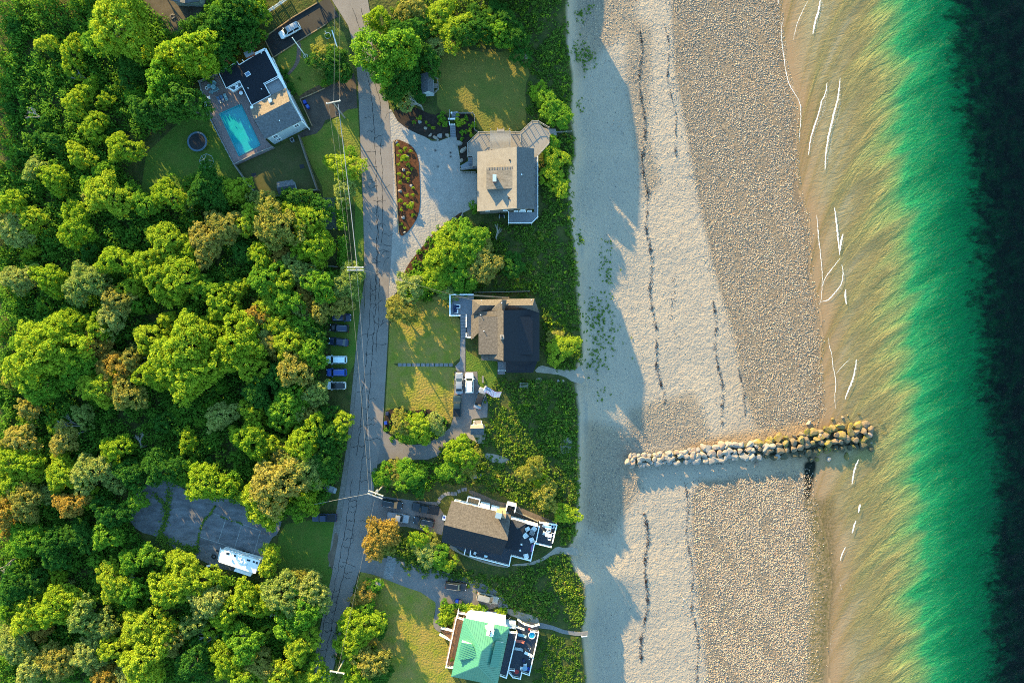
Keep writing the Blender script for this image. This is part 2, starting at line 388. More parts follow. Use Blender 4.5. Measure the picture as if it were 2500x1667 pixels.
# ------------------------------------------------------------------ the sea
xs2 = axis(64, 136, .5, 2600); xs2 = xs2[xs2 > 60]; ys2 = axis(-92, 92, .5, 2600)
X2, Y2, F2q = grid(xs2, ys2)
zt, _, _, wl2 = terr(X2, Y2); dep = np.clip(-8.0 - zt, -.5, 14)
wv2 = Y2 - wavecoord(X2)
h2 = np.zeros_like(X2)
rr = np.random.default_rng(3)
for lam, amp in ((9.0, .10), (6.1, .07), (4.2, .045)):
    for k in range(3):
        q = wv2 * 2 * np.pi / lam * (1 + .12 * k) + rr.uniform(0, 6) + 1.1 * np.sin(Y2 * rr.uniform(.05, .16) + X2 * rr.uniform(-.1, .1) + rr.uniform(0, 6))
        h2 += amp / 3 * (1 - np.abs(np.sin(q / 2)) * 2)
h2 *= np.clip(dep / .9, .12, 1)
wm = bpy.data.materials.new('sea_water'); wm.use_nodes = True
nt = wm.node_tree; N = nt.nodes; L = nt.links; N.remove(N['Principled BSDF']); tc = N.new('ShaderNodeTexCoord')
vec = N.new('ShaderNodeAttribute'); vec.attribute_name = 'wc'
dp = attr('depth')
dp = math2('ADD', dp, ramp(noise(.06, 5, .6, vec.outputs['Vector'], (.6, 2.2, 1)), .3, .7, -.5, .5))
cr = N.new('ShaderNodeValToRGB'); L.new(ramp(dp, 0, 6), cr.inputs[0]); el = cr.color_ramp.elements
for i, (p, c) in enumerate([(0, (.98, .98, .97)), (.05, (.90, .88, .77)), (.14, (.76, .80, .56)), (.185, (.64, .80, .54)), (.245, (.30, .80, .50)), (.32, (.05, .84, .54)), (.5, (.03, .74, .56)), (1.0, (.006, .34, .34))]):
    e = el[i] if i < 2 else el.new(p)
    e.position = p; e.color = (*c, 1)
tb = N.new('ShaderNodeBsdfTransparent'); L.new(cr.outputs[0], tb.inputs[0])
df = N.new('ShaderNodeBsdfDiffuse')
cr2 = N.new('ShaderNodeValToRGB'); L.new(ramp(dp, 0, 6), cr2.inputs[0]); el = cr2.color_ramp.elements
for i, (p, c) in enumerate([(0, (.36, .26, .14)), (.13, (.34, .30, .13)), (.20, (.22, .30, .12)), (.29, (.02, .27, .11)), (.46, (.002, .20, .09)), (.62, (.001, .03, .035)), (1.0, (.001, .012, .022))]):
    e = el[i] if i < 2 else el.new(p)
    e.position = p; e.color = (*c, 1)
L.new(cr2.outputs[0], df.inputs[0])
wvt = N.new('ShaderNodeTexWave'); wvt.wave_type = 'BANDS'; wvt.bands_direction = 'Y'; wvt.wave_profile = 'SAW'; wvt.inputs['Scale'].default_value = .042; wvt.inputs['Distortion'].default_value = 2.6; wvt.inputs['Detail'].default_value = 3; wvt.inputs['Detail Scale'].default_value = 1.6; wvt.inputs['Detail Roughness'].default_value = .55
wmp = N.new('ShaderNodeMapping'); wmp.inputs['Scale'].default_value = (.6, 1, 1); L.new(vec.outputs['Vector'], wmp.inputs[0]); L.new(wmp.outputs[0], wvt.inputs['Vector'])
b1 = math2('ADD', math2('MULTIPLY', math2('MULTIPLY', wvt.outputs['Fac'], .9), ramp(dp, .6, 1.4, 1, 0)), math2('MULTIPLY', noise(1.0, 4, .55, vec.outputs['Vector'], (.12, .22, 1), 1.2), .7))
rt = N.new('ShaderNodeMapping'); rt.inputs['Rotation'].default_value = (0, 0, -.42); L.new(tc.outputs['Object'], rt.inputs[0])
b2 = noise(1.0, 5, .66, rt.outputs[0], (.42, 1.1, 1), 1.5); b3 = noise(1.0, 4, .6, rt.outputs[0], (1.3, 2.6, 1), .6)
hh = math2('ADD', math2('ADD', math2('MULTIPLY', b1, 1.3), math2('MULTIPLY', b2, .55)), math2('MULTIPLY', b3, .2))
bp = N.new('ShaderNodeBump'); L.new(hh, bp.inputs['Height']); bp.inputs['Strength'].default_value = 1; L.new(math2('MULTIPLY', ramp(dp, .03, .6, .08, .95), ramp(dp, 2.2, 3.8, 1, .3)), bp.inputs['Distance'])
L.new(bp.outputs[0], df.inputs['Normal'])
m1 = N.new('ShaderNodeMixShader'); mf = math2('MULTIPLY', ramp(dp, .1, .9, .05, .5), ramp(dp, 1.7, 2.8, 1, .12)); L.new(mf, m1.inputs[0]); L.new(tb.outputs[0], m1.inputs[1]); L.new(df.outputs[0], m1.inputs[2])
gl = N.new('ShaderNodeBsdfGlossy'); gl.inputs['Roughness'].default_value = .3; L.new(bp.outputs[0], gl.inputs['Normal'])
fr = N.new('ShaderNodeFresnel'); fr.inputs['IOR'].default_value = 1.33; 
m2 = N.new('ShaderNodeMixShader'); L.new(math2('MULTIPLY', fr.outputs[0], .4), m2.inputs[0]); L.new(m1.outputs[0], m2.inputs[1]); L.new(gl.outputs[0], m2.inputs[2])
L.new(m2.outputs[0], N['Material Output'].inputs[0])
keep = X2[F2q].max(1) > wl2[F2q].min(1) - 1.5
sea = np_mesh('sea_water', np.stack([X2, Y2, -8 + h2], 1), F2q[keep], wm,
              dict(depth=('POINT', dep), wc=('POINT', np.stack([X2, wv2, 0 * X2], 1))), smooth=True)
put(sea, kind='structure')
# breaking foam: thin crests of whitewater lying on the sea
fm = bpy.data.materials.new('white_foam'); fm.use_nodes = True
nt = fm.node_tree; N = nt.nodes; L = nt.links; tc = N.new('ShaderNodeTexCoord'); bs = N['Principled BSDF']; bs.inputs['Base Color'].default_value = (.85, .85, .84, 1); bs.inputs['Roughness'].default_value = .8
L.new(ramp(math2('ADD', noise(5.0, 5, .8), math2('MULTIPLY', attr('foam'), .75)), .84, 1.06, 0, .85), bs.inputs['Alpha'])
FV, FF, FA = [], [], []
def foam(fr, pts, w0, w1, strength=1.0, lace=0.0):
    p = smooth_poly([fr(x, y, -8) for x, y in pts], 2, False)
    acc = [0]
    for i in range(1, len(p)): acc.append(acc[-1] + (p[i] - p[i - 1]).length)
    n = max(4, int(acc[-1] / .35)); b0 = len(FV); cols = 5 if lace else 3
    for i in range(n + 1):
        s = acc[-1] * i / n; k = min(len(p) - 2, max(0, int(np.searchsorted(acc, s)) - 1)); t = (s - acc[k]) / max(1e-6, acc[k + 1] - acc[k])
        c = p[k].lerp(p[k + 1], t); d = (p[k + 1] - p[k]).normalized(); nn = Vector((-d.y, d.x, 0))
        if nn.x < 0: nn = -nn
        f = math.sin(math.pi * min(1, max(0, i / n))) ** .6
        w = (w0 + w1 * random.random()) * (.25 + .75 * f); j = random.uniform(-.06, .06)
        w *= .8; lc = lace * (.7 + .3 * math.sin(s * .6 + b0)); ws = [(-w / 2 + j, 0.3), (j, 1), (w / 2 + j, .4)] + ([(w / 2 + lc * f * .5, .42), (w / 2 + lc * f, .12)] if lace else [])
        for o, a in ws:
            q = c + nn * o; FV.append((q.x, q.y, -7.86)); FA.append(a * strength)
        if i:
            for m_ in range(cols - 1):
                a0 = b0 + (i - 1) * cols + m_; FF.append((a0, a0 + 1, a0 + cols + 1, a0 + cols))
foam(S1, [(130, 30), (128, -10)], .2, .2)
foam(S1, [(165, 120), (148, 180), (150, 260), (165, 370), (180, 480), (205, 560), (265, 640), (275, 720), (270, 800), (262, 900)], .18, .2, .9, 1.2)
foam(S1, [(325, -5), (285, 70), (245, 160), (225, 260)], .2, .15, .8)
foam(S1, [(398, -5), (385, 80), (360, 150), (350, 222)], .55, .4, 1.0, 2.2)
foam(S1, [(442, 530), (425, 620), (405, 640), (385, 740), (350, 830), (330, 910), (322, 990)], .4, .3, 1.0, 2.4)
foam(S1, [(525, 500), (510, 630), (485, 720), (460, 830), (445, 890), (430, 1000), (428, 1085)], .5, .4, 1.0, 2.2)
foam(S1, [(370, 1370), (380, 1420), (385, 1568)], .14, .1, .8)
foam(S2, [(488, 20), (500, 110), (510, 220), (522, 320)], .5, .3, 1.0, .8)
foam(S2, [(542, 185), (528, 240), (522, 300)], .6, .3, 1.0, .8)
foam(S2, [(375, 70), (385, 180), (400, 330), (412, 450), (405, 590), (400, 620), (390, 640)], .2, .12, .85)
foam(S2, [(525, 340), (470, 410), (425, 470), (412, 520)], .28, .12, .85)
foam(S2, [(535, 380), (545, 440), (532, 510), (490, 560), (450, 610), (405, 618)], .32, .2, .95, 1.0)
foam(S2, [(560, 540), (555, 590), (565, 635)], .6, .3, 1.0)
foam(S2, [(450, 850), (455, 900), (472, 960), (478, 1040), (490, 1080), (498, 1150), (488, 1220), (495, 1300)], .22, .12, .85)
foam(S2, [(585, 985), (540, 1025), (500, 1075)], .2, .1, .8)
foam(S2, [(628, 985), (618, 1060), (600, 1130), (570, 1190), (555, 1240)], .5, .3, 1.0, .9)
foam(S2, [(408, 1265), (430, 1290), (440, 1310)], .15, .1, .6)
foam(S3, [(640, 140), (615, 200), (598, 300)], .5, .3, 1.0, .7)
foam(S3, [(652, 425), (640, 480)], .7, .3, 1.0)
foam(S3, [(625, 530), (612, 560), (600, 612)], .55, .3, 1.0)
foam(S3, [(560, 700), (535, 740), (525, 785)], .35, .2, 1.0)
foam(S3, [(520, 920), (540, 990)], .3, .5, .5, 1.5)
foam(S3, [(475, 1230), (460, 1310), (470, 1370)], .2, .2, .5, .8)
fo = np_mesh('wave_foam', FV, FF, fm, dict(foam=('POINT', FA))); put(fo, kind='stuff')

# ------------------------------------------------------------------ roads, drives, lawns: thin sheets on the upland
SHEETN = [0]
def sheet(name, pts, m, z=.02, smooth=0, thick=None):
    SHEETN[0] += 1; z += SHEETN[0] * .0012
    p = [Vector((v.x, v.y, 0)) for v in pts]
    if smooth: p = smooth_poly(p, smooth)
    b = MB(); b.prism([(v.x, v.y, 0) for v in p], -.15, z) if thick is None else b.prism([(v.x, v.y, 0) for v in p], thick, z)
    o = b.build(name, m); put(o, kind='structure'); return o
M['asphalt'] = mat('worn_grey_asphalt', (.27, .235, .215), .9, var=.16, scale=.25, bump=.02, bscale=9, fine=.12)
M['asphalt_new'] = mat('black_driveway_asphalt', (.034, .031, .030), .8, var=.35, scale=.4, fine=.15)
M['asphalt_court'] = mat('patched_old_asphalt', (.23, .225, .235), .9, var=.5, scale=.3, detail=8, fine=.2, stretch=(1, 2.2, 1))
M['concrete'] = mat('driveway_asphalt_grey', (.235, .21, .20), .9, var=.15, scale=.5, fine=.1)
M['gravel'] = mat('pale_gravel', (.40, .36, .325), .95, var=.14, scale=.5, bump=.12, bscale=2.2, fine=.22)
M['mulch'] = mat('red_brown_mulch', (.13, .045, .016), .95, var=.6, scale=1.6, bump=.05, fine=.25)
M['mulchdark'] = mat('dark_mulch', (.045, .028, .02), .95, var=.5, scale=1.6, fine=.3)
M['lawn'] = mat('mown_lawn', (.12, .18, .014), .95, scale=.28, col2=(.20, .19, .025), bump=.22, bscale=2.2, fine=.32)
M['lawndry'] = mat('dry_mown_lawn', (.22, .235, .02), .95, scale=.3, col2=(.34, .24, .055), bump=.24, bscale=2.2, fine=.3)
M['lawngreen'] = mat('green_verge', (.075, .16, .012), .95, scale=.3, col2=(.12, .165, .02), bump=.2, bscale=2.6, fine=.25)
M['dirt'] = mat('bare_earth', (.20, .15, .11), .95, var=.3, scale=.5, fine=.25)
M['sandpath'] = mat('sandy_track', (.42, .35, .28), .95, var=.2, scale=.5, bump=.08, fine=.15)
M['crack'] = mat('tar_filled_crack', (.012, .012, .014), .8)
M['seam'] = mat('pale_paint_line', (.42, .42, .40), .8)
M['cobble'] = mat('stone_setts', (.33, .32, .32), .9, var=.5, scale=3.5, bump=.06, bscale=3.5)
M['boardwalk'] = mat('grey_boards', (.25, .235, .235), .85, var=.3, scale=2, stretch=(6, 1, 1))

roadL = [(745, -40), (762, 0), (800, 60), (816, 120), (823, 200), (828, 330), (834, 470), (837, 600), (838, 700), (828, 800), (816, 920), (806, 1020), (795, 1120), (780, 1220), (762, 1320), (738, 1430), (712, 1568), (700, 1620)]
roadR = [(735, 1620), (757, 1568), (775, 1500), (800, 1400), (822, 1320), (835, 1280), (845, 1220), (856, 1140), (868, 1060), (878, 1000), (884, 900), (892, 760), (893, 660), (898, 600), (903, 500), (903, 400), (898, 320), (893, 240), (868, 170), (856, 110), (850, 30), (845, 0), (838, -40)]
rp = [W(x, y) for x, y in roadL] + [W(x, y) for x, y in roadR]
rb = MB(); rb.prism([(v.x, v.y, 0) for v in rp], -.2, .10)
# tar-filled cracks are part of the road sheet's own mesh
def crackline(b, pts, w=.09, z=.106, jit=.12):
    out = []
    for i in range(len(pts) - 1):
        a, c = pts[i], pts[i + 1]; n = max(1, int((c - a).length / .7))
        for k in range(n): out.append(a.lerp(c, k / n) + (Vector((random.uniform(-jit, jit), random.uniform(-jit, jit), 0)) if (k or i) else Vector((0, 0, 0))))
    out.append(pts[-1])
    for i in range(len(out) - 1):
        a, c = out[i], out[i + 1]; d = c - a
        if d.length < 1e-4: continue
        d.normalize(); nn = Vector((-d.y, d.x, 0)) * w * random.uniform(.35, .75)
        b.poly([(p.x, p.y, z) for p in (a - nn, a + nn, c + nn - d * -.03, c - nn - d * -.03)])
rb.mi = 1
LX = lambda y: np.interp(y, [p[1] for p in roadL], [p[0] for p in roadL])
RX = lambda y: np.interp(y, [p[1] for p in reversed(roadR)], [p[0] for p in reversed(roadR)])
def rd(t, y): return W(LX(y) + (RX(y) - LX(y)) * t, y)
for t, y0, y1 in ((.46, 20, 1560), (.24, 640, 1050), (.2, 1100, 1400), (.72, 20, 300), (.5, 470, 660), (.66, 320, 560), (.14, 1380, 1560), (.6, 640, 820)):
    crackline(rb, [rd(t + random.uniform(-.03, .03), y) for y in np.arange(y0, y1, 14)], .10)
y = 300
while y < 1560:
    a, b_ = random.choice(((.02, .48), (.44, .98), (.2, .5), (.46, .75), (.24, .47)))
    crackline(rb, [rd(a + (b_ - a) * k / 4, y + random.uniform(-4, 4)) for k in range(5)], .08)
    y += random.choice((14, 20, 26, 34, 44))
for _ in range(30):
    y = random.uniform(20, 1540); t = random.uniform(.1, .9); a = random.uniform(0, 6.28); p = rd(t, y); pts = [p]
    for k in range(random.randint(3, 6)):
        a += random.uniform(-.7, .7); p = p + Vector((math.cos(a), math.sin(a), 0)) * .6; pts.append(p)
    crackline(rb, pts, .07)
put(rb.build('road', [M['asphalt'], M['crack']]), kind='structure')
sheet('road_shoulder', [W(x, y) for x, y in ((838, 640), (836, 720), (828, 800), (816, 920), (806, 1020), (795, 1120), (780, 1220), (768, 1300), (755, 1300), (760, 1250), (764, 1225), (780, 1130), (797, 1020), (806, 920), (818, 800), (828, 700))], mat('road_grit', (.26, .23, .20), .95, var=.3, scale=1.5, fine=.3), .03)
sheet('dirt_verge', [F7(x, y) for x, y in ((892, 105), (915, 110), (915, 200), (890, 320), (862, 255), (858, 215), (885, 190))], M['dirt'], .03, 2)
# wooded plot floor, lawns
sheet('lawn', [A(x, y) for x, y in ((880, 40), (1290, -60), (1380, 0), (1440, 200), (1470, 380), (1200, 520), (975, 590), (860, 400), (760, 280), (780, 210))], M['lawn'], .012)
sheet('lawn', [A(x, y) for x, y in ((980, 960), (1170, 860), (1330, 760), (1430, 690), (1505, 690), (1530, 1100), (1540, 1568), (1200, 1568), (1180, 1400), (1090, 1220))], M['lawn'], .012)
sheet('lawn', [A(x, y) for x, y in ((-420, 1100), (-60, 760), (90, 600), (150, 760), (392, 1212), (580, 1480), (200, 1500), (-480, 1500))], M['lawngreen'], .012)
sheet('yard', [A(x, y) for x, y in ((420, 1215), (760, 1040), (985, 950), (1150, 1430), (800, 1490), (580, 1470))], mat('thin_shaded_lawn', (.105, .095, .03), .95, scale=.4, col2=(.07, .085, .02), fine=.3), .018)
sheet('lawn', [B3(x, y) for x, y in ((690, 165), (900, 125), (1100, 165), (1350, 105), (1400, 300), (1350, 420), (1375, 640), (1320, 770), (1000, 775), (960, 610), (850, 610), (690, 620), (670, 400))], mat('brownish_lawn', (.13, .15, .02), .95, scale=.22, col2=(.20, .165, .03), bump=.2, bscale=2.2, fine=.32), .012, 1)
sheet('lawn', [C(x, y) for x, y in ((175, 1070), (300, 840), (640, 830), (760, 1030), (760, 1340), (700, 1390), (240, 1385), (160, 1400))], M['lawndry'], .012)
sheet('lawn', [C6(x, y) for x, y in ((185, 85), (275, 130), (780, 140), (870, 160), (820, 185), (815, 590), (780, 680), (650, 570), (520, 550), (400, 560), (300, 520), (160, 560))], M['lawndry'], .012)
sheet('lawn', [C6(x, y) for x, y in ((930, -20), (1060, 60), (1240, 90), (1220, 280), (1140, 420), (1045, 300), (1030, 180), (930, 180))], M['lawngreen'], .012)
sheet('lawn', [F8(x, y) for x, y in ((345, 125), (480, 150), (560, 190), (700, 245), (840, 290), (865, 340), (845, 440), (845, 520), (890, 545), (950, 640), (930, 780), (1000, 896), (120, 900), (200, 700), (260, 470), (320, 200))], M['lawndry'], .012)
sheet('lawn', [F7(x, y) for x, y in ((640, 60), (900, 20), (930, 0), (895, 300), (860, 440), (800, 640), (750, 900), (690, 900), (800, 560), (830, 330), (700, 300), (600, 360), (600, 130))], M['lawngreen'], .012)
sheet('lawn', [F3(x, y) for x, y in ((1700, 60), (1750, 60), (1770, 560), (1765, 1060), (1720, 1400), (1690, 1700), (1600, 1900), (1500, 1900), (1480, 1270), (1620, 1220), (1690, 900))], M['lawngreen'], .012)
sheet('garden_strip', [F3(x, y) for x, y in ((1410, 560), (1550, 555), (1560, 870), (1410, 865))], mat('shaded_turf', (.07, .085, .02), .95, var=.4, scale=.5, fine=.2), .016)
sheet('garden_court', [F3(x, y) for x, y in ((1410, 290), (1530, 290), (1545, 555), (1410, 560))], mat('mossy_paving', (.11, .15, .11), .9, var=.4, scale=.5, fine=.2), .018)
sheet('yard', [W(x, y) for x, y in ((325, -10), (480, -10), (455, 40), (430, 85), (400, 80), (360, 45))], mat('trodden_earth', (.13, .105, .08), .95, var=.4, scale=.4, fine=.25), .016)
# drives
sheet('driveway', [A2(x, y) for x, y in ((270, 560), (690, 260), (1060, 60), (1150, 0), (1240, 0), (1310, 130), (1375, 255), (1275, 290), (1180, 370), (800, 600), (410, 850))], M['asphalt_new'], .03)
sheet('driveway', [A(x, y) for x, y in ((985, 605), (1200, 510), (1470, 370), (1490, 450), (1500, 690), (1420, 700), (1330, 760), (1210, 800), (1180, 870), (1130, 920), (980, 960), (960, 930), (1080, 860))], mat('brown_driveway_asphalt', (.105, .078, .06), .85, var=.3, scale=.4, fine=.15), .03)
sheet('garden_path', smooth_poly([A2(x, y) for x, y in ((750, 615), (800, 615), (815, 700), (810, 850), (770, 960), (700, 1050), (625, 1120), (605, 1085), (690, 1000), (740, 900), (755, 760))], 1), mat('brick_path', (.24, .15, .12), .9, var=.35, scale=3), .03)
sheet('mulch_bed', [A(x, y) for x, y in ((970, 585), (1030, 540), (1150, 480), (1200, 505), (985, 600))], mat('leaf_litter', (.17, .10, .05), .95, var=.5, scale=1.5, fine=.3), .028)
grav = [(-72, 300), (275, 575), (330, 590), (380, 680), (460, 740), (550, 775), (640, 830), (700, 830), (780, 800), (830, 800), (840, 870), (855, 960), (860, 1075), (985, 1080), (985, 1340), (940, 1350), (860, 1390), (790, 1430), (700, 1500), (640, 1568), (540, 1760), (480, 1850), (320, 2050), (175, 2150), (180, 1900), (230, 1400), (240, 1000), (235, 780), (200, 560)]
sheet('gravel_drive', [B3(x, y) for x, y in grav[1:-1]], M['gravel'], .04)
isl = [(350, 830), (380, 818), (430, 838), (490, 868), (538, 950), (548, 1100), (553, 1280), (540, 1400), (480, 1500), (420, 1560), (392, 1545), (378, 1350), (360, 1000)]
sheet('mulch_bed', [B3(x, y) for x, y in isl], M['mulch'], .16, 1)
sheet('mulch_bed', [B3(x, y) for x, y in ((340, 590), (480, 560), (660, 640), (700, 610), (775, 650), (780, 790), (690, 828), (560, 790), (450, 735), (370, 670))], M['mulchdark'], .07, 1)
sheet('mulch_bed', [B3(x, y) for x, y in ((825, 620), (965, 630), (975, 750), (915, 850), (915, 980), (860, 1000), (850, 870), (825, 800))], M['mulchdark'], .07, 1)
sheet('mulch_bed', [C(x, y) for x, y in ((790, 120), (740, 150), (620, 240), (520, 330), (420, 450), (330, 560), (270, 690), (300, 690), (400, 640), (480, 520), (560, 400), (680, 290), (720, 200))], M['mulch'], .07, 1)
# house with shed: drive loop
sheet('driveway', [C6(x, y) for x, y in ((825, 185), (1040, 182), (1045, 300), (1120, 400), (1140, 480), (1135, 620), (990, 640), (970, 760), (880, 790), (860, 850), (740, 930), (690, 980), (560, 1025), (370, 1025), (210, 1015), (90, 1070), (40, 1000), (60, 860), (130, 740), (260, 830), (360, 885), (560, 875), (680, 800), (780, 720), (810, 620), (815, 400))], M['concrete'], .03)
sheet('driveway', [C6(x, y) for x, y in ((915, 740), (985, 700), (1110, 690), (1120, 800), (1100, 870), (1050, 870), (960, 820))], M['sandpath'], .024)
sheet('mulch_bed', [C6(x, y) for x, y in ((160, 560), (300, 530), (400, 575), (480, 550), (580, 540), (650, 590), (740, 640), (770, 690), (740, 740), (600, 830), (420, 880), (250, 820), (150, 740))], M['mulchdark'], .06, 1)
sheet('garden_path', [C(x, y) for x, y in ((765, 1170), (805, 1170), (805, 1455), (735, 1450), (720, 1410), (760, 1370))], M['flag'], .034)
sheet('sandy_track', [C6(x, y) for x, y in ((1575, 190), (1640, 120), (1720, 140), (1790, 160), (1960, 175), (2040, 120), (2080, 300), (1960, 290), (1860, 220), (1700, 200))], M['sandpath'], .02, 1)
# drive of the chimney house
sheet('driveway', [D(x, y) for x, y in ((180, 120), (310, 130), (600, 170), (860, 190), (950, 330), (940, 420), (920, 525), (760, 490), (560, 440), (400, 440), (390, 390), (190, 400), (130, 390))], M['concrete'], .03)
sheet('driveway', [D(x, y) for x, y in ((110, 690), (230, 740), (380, 770), (780, 860), (960, 905), (1220, 980), (1420, 1060), (1580, 1176), (1530, 1240), (1410, 1290), (1230, 1240), (860, 1220), (700, 1110), (550, 1060), (420, 1010), (320, 970), (210, 930), (70, 900), (85, 800))], M['concrete'], .03)
sheet('cobbled_apron', [D(x, y) for x, y in ((365, 735), (465, 770), (410, 985), (315, 965))], M['cobble'], .045)
sheet('cobbled_apron', [E(x, y) for x, y in ((1095, 410), (1190, 430), (1200, 560), (1070, 560))], M['cobble'], .045)
sheet('garden_path', [E(x, y) for x, y in ((235, 440), (300, 500), (330, 470), (300, 620), (280, 760), (330, 830), (300, 900), (215, 830), (205, 740), (240, 600))], M['concrete'], .03, 1)
sheet('sandy_track', [E(x, y) for x, y in ((1190, 560), (1300, 600), (1600, 680), (1620, 760), (1590, 860), (1340, 700), (1180, 640))], M['sandpath'], .02, 1)
sheet('boardwalk', [E(x, y) for x, y in ((1620, 755), (1800, 800), (1960, 860), (2150, 885), (2270, 880), (2270, 925), (2130, 935), (1930, 905), (1780, 850), (1610, 830))], M['boardwalk'], .06)
sheet('sandy_track', [D(x, y) for x, y in ((1640, 825), (1800, 815), (1930, 770), (2030, 700), (2100, 640), (2170, 660), (2300, 640), (2330, 740), (2180, 720), (2060, 720), (1960, 790), (1830, 840), (1640, 845))], M['sandpath'], .02, 1)
sheet('sandy_track', [D(x, y) for x, y in ((1010, 620), (1060, 650), (1100, 700), (1220, 750), (1420, 810), (1600, 850), (1600, 865), (1400, 830), (1150, 740), (990, 660))], M['sandpath'], .02, 1)
sheet('sandy_track', [D(x, y) for x, y in ((1190, 55), (1330, 110), (1480, 180), (1640, 210), (1900, 320), (2100, 400), (2080, 420), (1880, 400), (1640, 330), (1400, 210), (1200, 110))], M['dirt'], .02, 1)
for pts in (((1850, 810), (1960, 820), (1930, 960), (1850, 980), (1830, 900)), ((1090, 960), (1200, 970), (1340, 1010), (1360, 1060), (1200, 1060), (1130, 1020)), ((960, 1160), (1090, 1150), (1080, 1200), (980, 1210)), ((1590, 250), (1660, 240), (1650, 290), (1600, 300))):
    sheet('sand_patch', [C6(x, y) for x, y in pts], M['sandpath'], .015, 2)
# the disused court
ct = smooth_poly([K(x, y) for x, y in ((70, 600), (150, 330), (230, 200), (380, 110), (620, 130), (740, 200), (900, 290), (1180, 280), (1400, 310), (1560, 470), (1750, 550), (2040, 590), (1985, 800), (1890, 850), (1800, 1120), (1700, 1300), (1200, 1240), (1050, 1150), (850, 1080), (600, 950), (450, 830), (200, 770))], 1)
cb = MB(); cb.prism([(v.x, v.y, 0) for v in ct], -.15, .11); cb.mi = 1
for pts in (((1080, 510), (1200, 550), (1320, 600), (1520, 670), (1760, 755)), ((1760, 755), (1670, 1060)), ((1320, 600), (1215, 905)), ((1520, 670), (1430, 970)), ((990, 835), (1220, 910), (1440, 985))):
    crackline(cb, [K(x, y) for x, y in pts], .1, .117, .02)
put(cb.build('court', [M['asphalt_court'], M['seam']]), kind='structure')
# stepping stones
for i in range(12):
    X0 = 240 + i * 38.5
    o = MB().slab([C(X0 + 3, 1386, .06), C(X0 + 35, 1386, .06), C(X0 + 35, 1414, .06), C(X0 + 3, 1414, .06)], .12).build('paving_slab', M['flag'])
    put(o, f'grey paving slab in the lawn path, {["first","second","third","fourth","fifth","sixth","seventh","eighth","ninth","tenth","eleventh","twelfth"][i]} from the road end', 'paving slab', 'slabs of the lawn path')
for i, (X0, Y0, a) in enumerate(((885, 190, .9), (900, 155, .8), (925, 130, .6), (955, 110, .4), (990, 102, .1), (1025, 105, 0), (1060, 105, -.1), (1095, 78, .3), (1135, 62, .2), (1160, 58, 0))):
    p = D(X0, Y0)
    o = MB().box((p.x, p.y, -.05), (.72, .85, .1), a).build('paving_slab', M['flag'])
    put(o, f'grey flagstone in the curved path beside the white house, {["first","second","third","fourth","fifth","sixth","seventh","eighth","ninth","tenth"][i]} from the parked pickup', 'paving slab', 'flagstones of the curved path')

# ------------------------------------------------------------------ beach stuff
def pebbles(n, poly, lo, hi, cols, seed, name, zoff=.25, dens=None):
    r = np.random.default_rng(seed); P = np.array([(p.x, p.y) for p in poly]); mn, mx_ = P.min(0), P.max(0)
    x = r.uniform(mn[0], mx_[0], n); y = r.uniform(mn[1], mx_[1], n); k = inpoly(x, y, P) & (np.abs(y) < 89); x, y = x[k], y[k]
    return x, y
r = np.random.default_rng(11)
PXs, PYs, PRs = [], [], []
for poly, n, lo, hi in [(pebN, 98000, .06, .17), (pebS, 70000, .06, .18)] + [(p, 3000, .06, .16) for p in pebX]:
    x, y = pebbles(n, poly, lo, hi, None, n + int(poly[0].x * 7), 'p')
    x = x + r.normal(0, 1, len(x)) * (1.2 + 2.2 * (r.uniform(0, 1, len(x)) < .25)); y = y + r.normal(0, 1.4, len(y))
    nz = np.sin(x * .9 + 3 * np.sin(y * .23)) + np.sin(y * .41 + x * .37) + r.normal(0, .7, len(x))
    k = nz > -1.15; x, y = x[k], y[k]
    PXs.append(x); PYs.append(y); PRs.append(lo + (hi - lo) * r.power(.45, len(x)) ** 1.0)
x = r.uniform(12, 72, 9000); y = r.uniform(-88, 88, 9000); PXs.append(x); PYs.append(y); PRs.append(r.uniform(.05, .12, 9000))
px_, py_, pr_ = map(np.concatenate, (PXs, PYs, PRs))
pz, pdE, _, pwl = terr(px_, py_); k = (pdE > 3.2) & (px_ < pwl + 1.0); px_, py_, pr_, pz = px_[k], py_[k], pr_[k], pz[k]
n = len(px_); base = np.array([(1, 0, 0), (0, 1, 0), (-1, 0, 0), (0, -1, 0), (0, 0, 1), (0, 0, -1)], float)
jit = r.uniform(.75, 1.2, (n, 6, 1)); ang = r.uniform(0, 6.28, n); ca, sa = np.cos(ang), np.sin(ang)
V = base[None] * jit; V[:, :, 0] *= 1.25; V[:, :, 2] *= .62
V = np.stack([V[:, :, 0] * ca[:, None] - V[:, :, 1] * sa[:, None], V[:, :, 0] * sa[:, None] + V[:, :, 1] * ca[:, None], V[:, :, 2]], 2) * pr_[:, None, None]
V += np.stack([px_, py_, pz + pr_ * .25], 1)[:, None]
fo_ = np.array([(0, 1, 4), (1, 2, 4), (2, 3, 4), (3, 0, 4), (1, 0, 5), (2, 1, 5), (3, 2, 5), (0, 3, 5)])
Fp = (fo_[None] + (np.arange(n) * 6)[:, None, None]).reshape(-1, 3)
pm = bpy.data.materials.new('beach_cobbles'); pm.use_nodes = True
nt = pm.node_tree; N = nt.nodes; L = nt.links; bs = N['Principled BSDF']; bs.inputs['Roughness'].default_value = .85
cr = N.new('ShaderNodeValToRGB'); a = N.new('ShaderNodeAttribute'); a.attribute_name = 'tint'; L.new(a.outputs['Fac'], cr.inputs[0]); L.new(cr.outputs[0], bs.inputs['Base Color'])
el = cr.color_ramp.elements
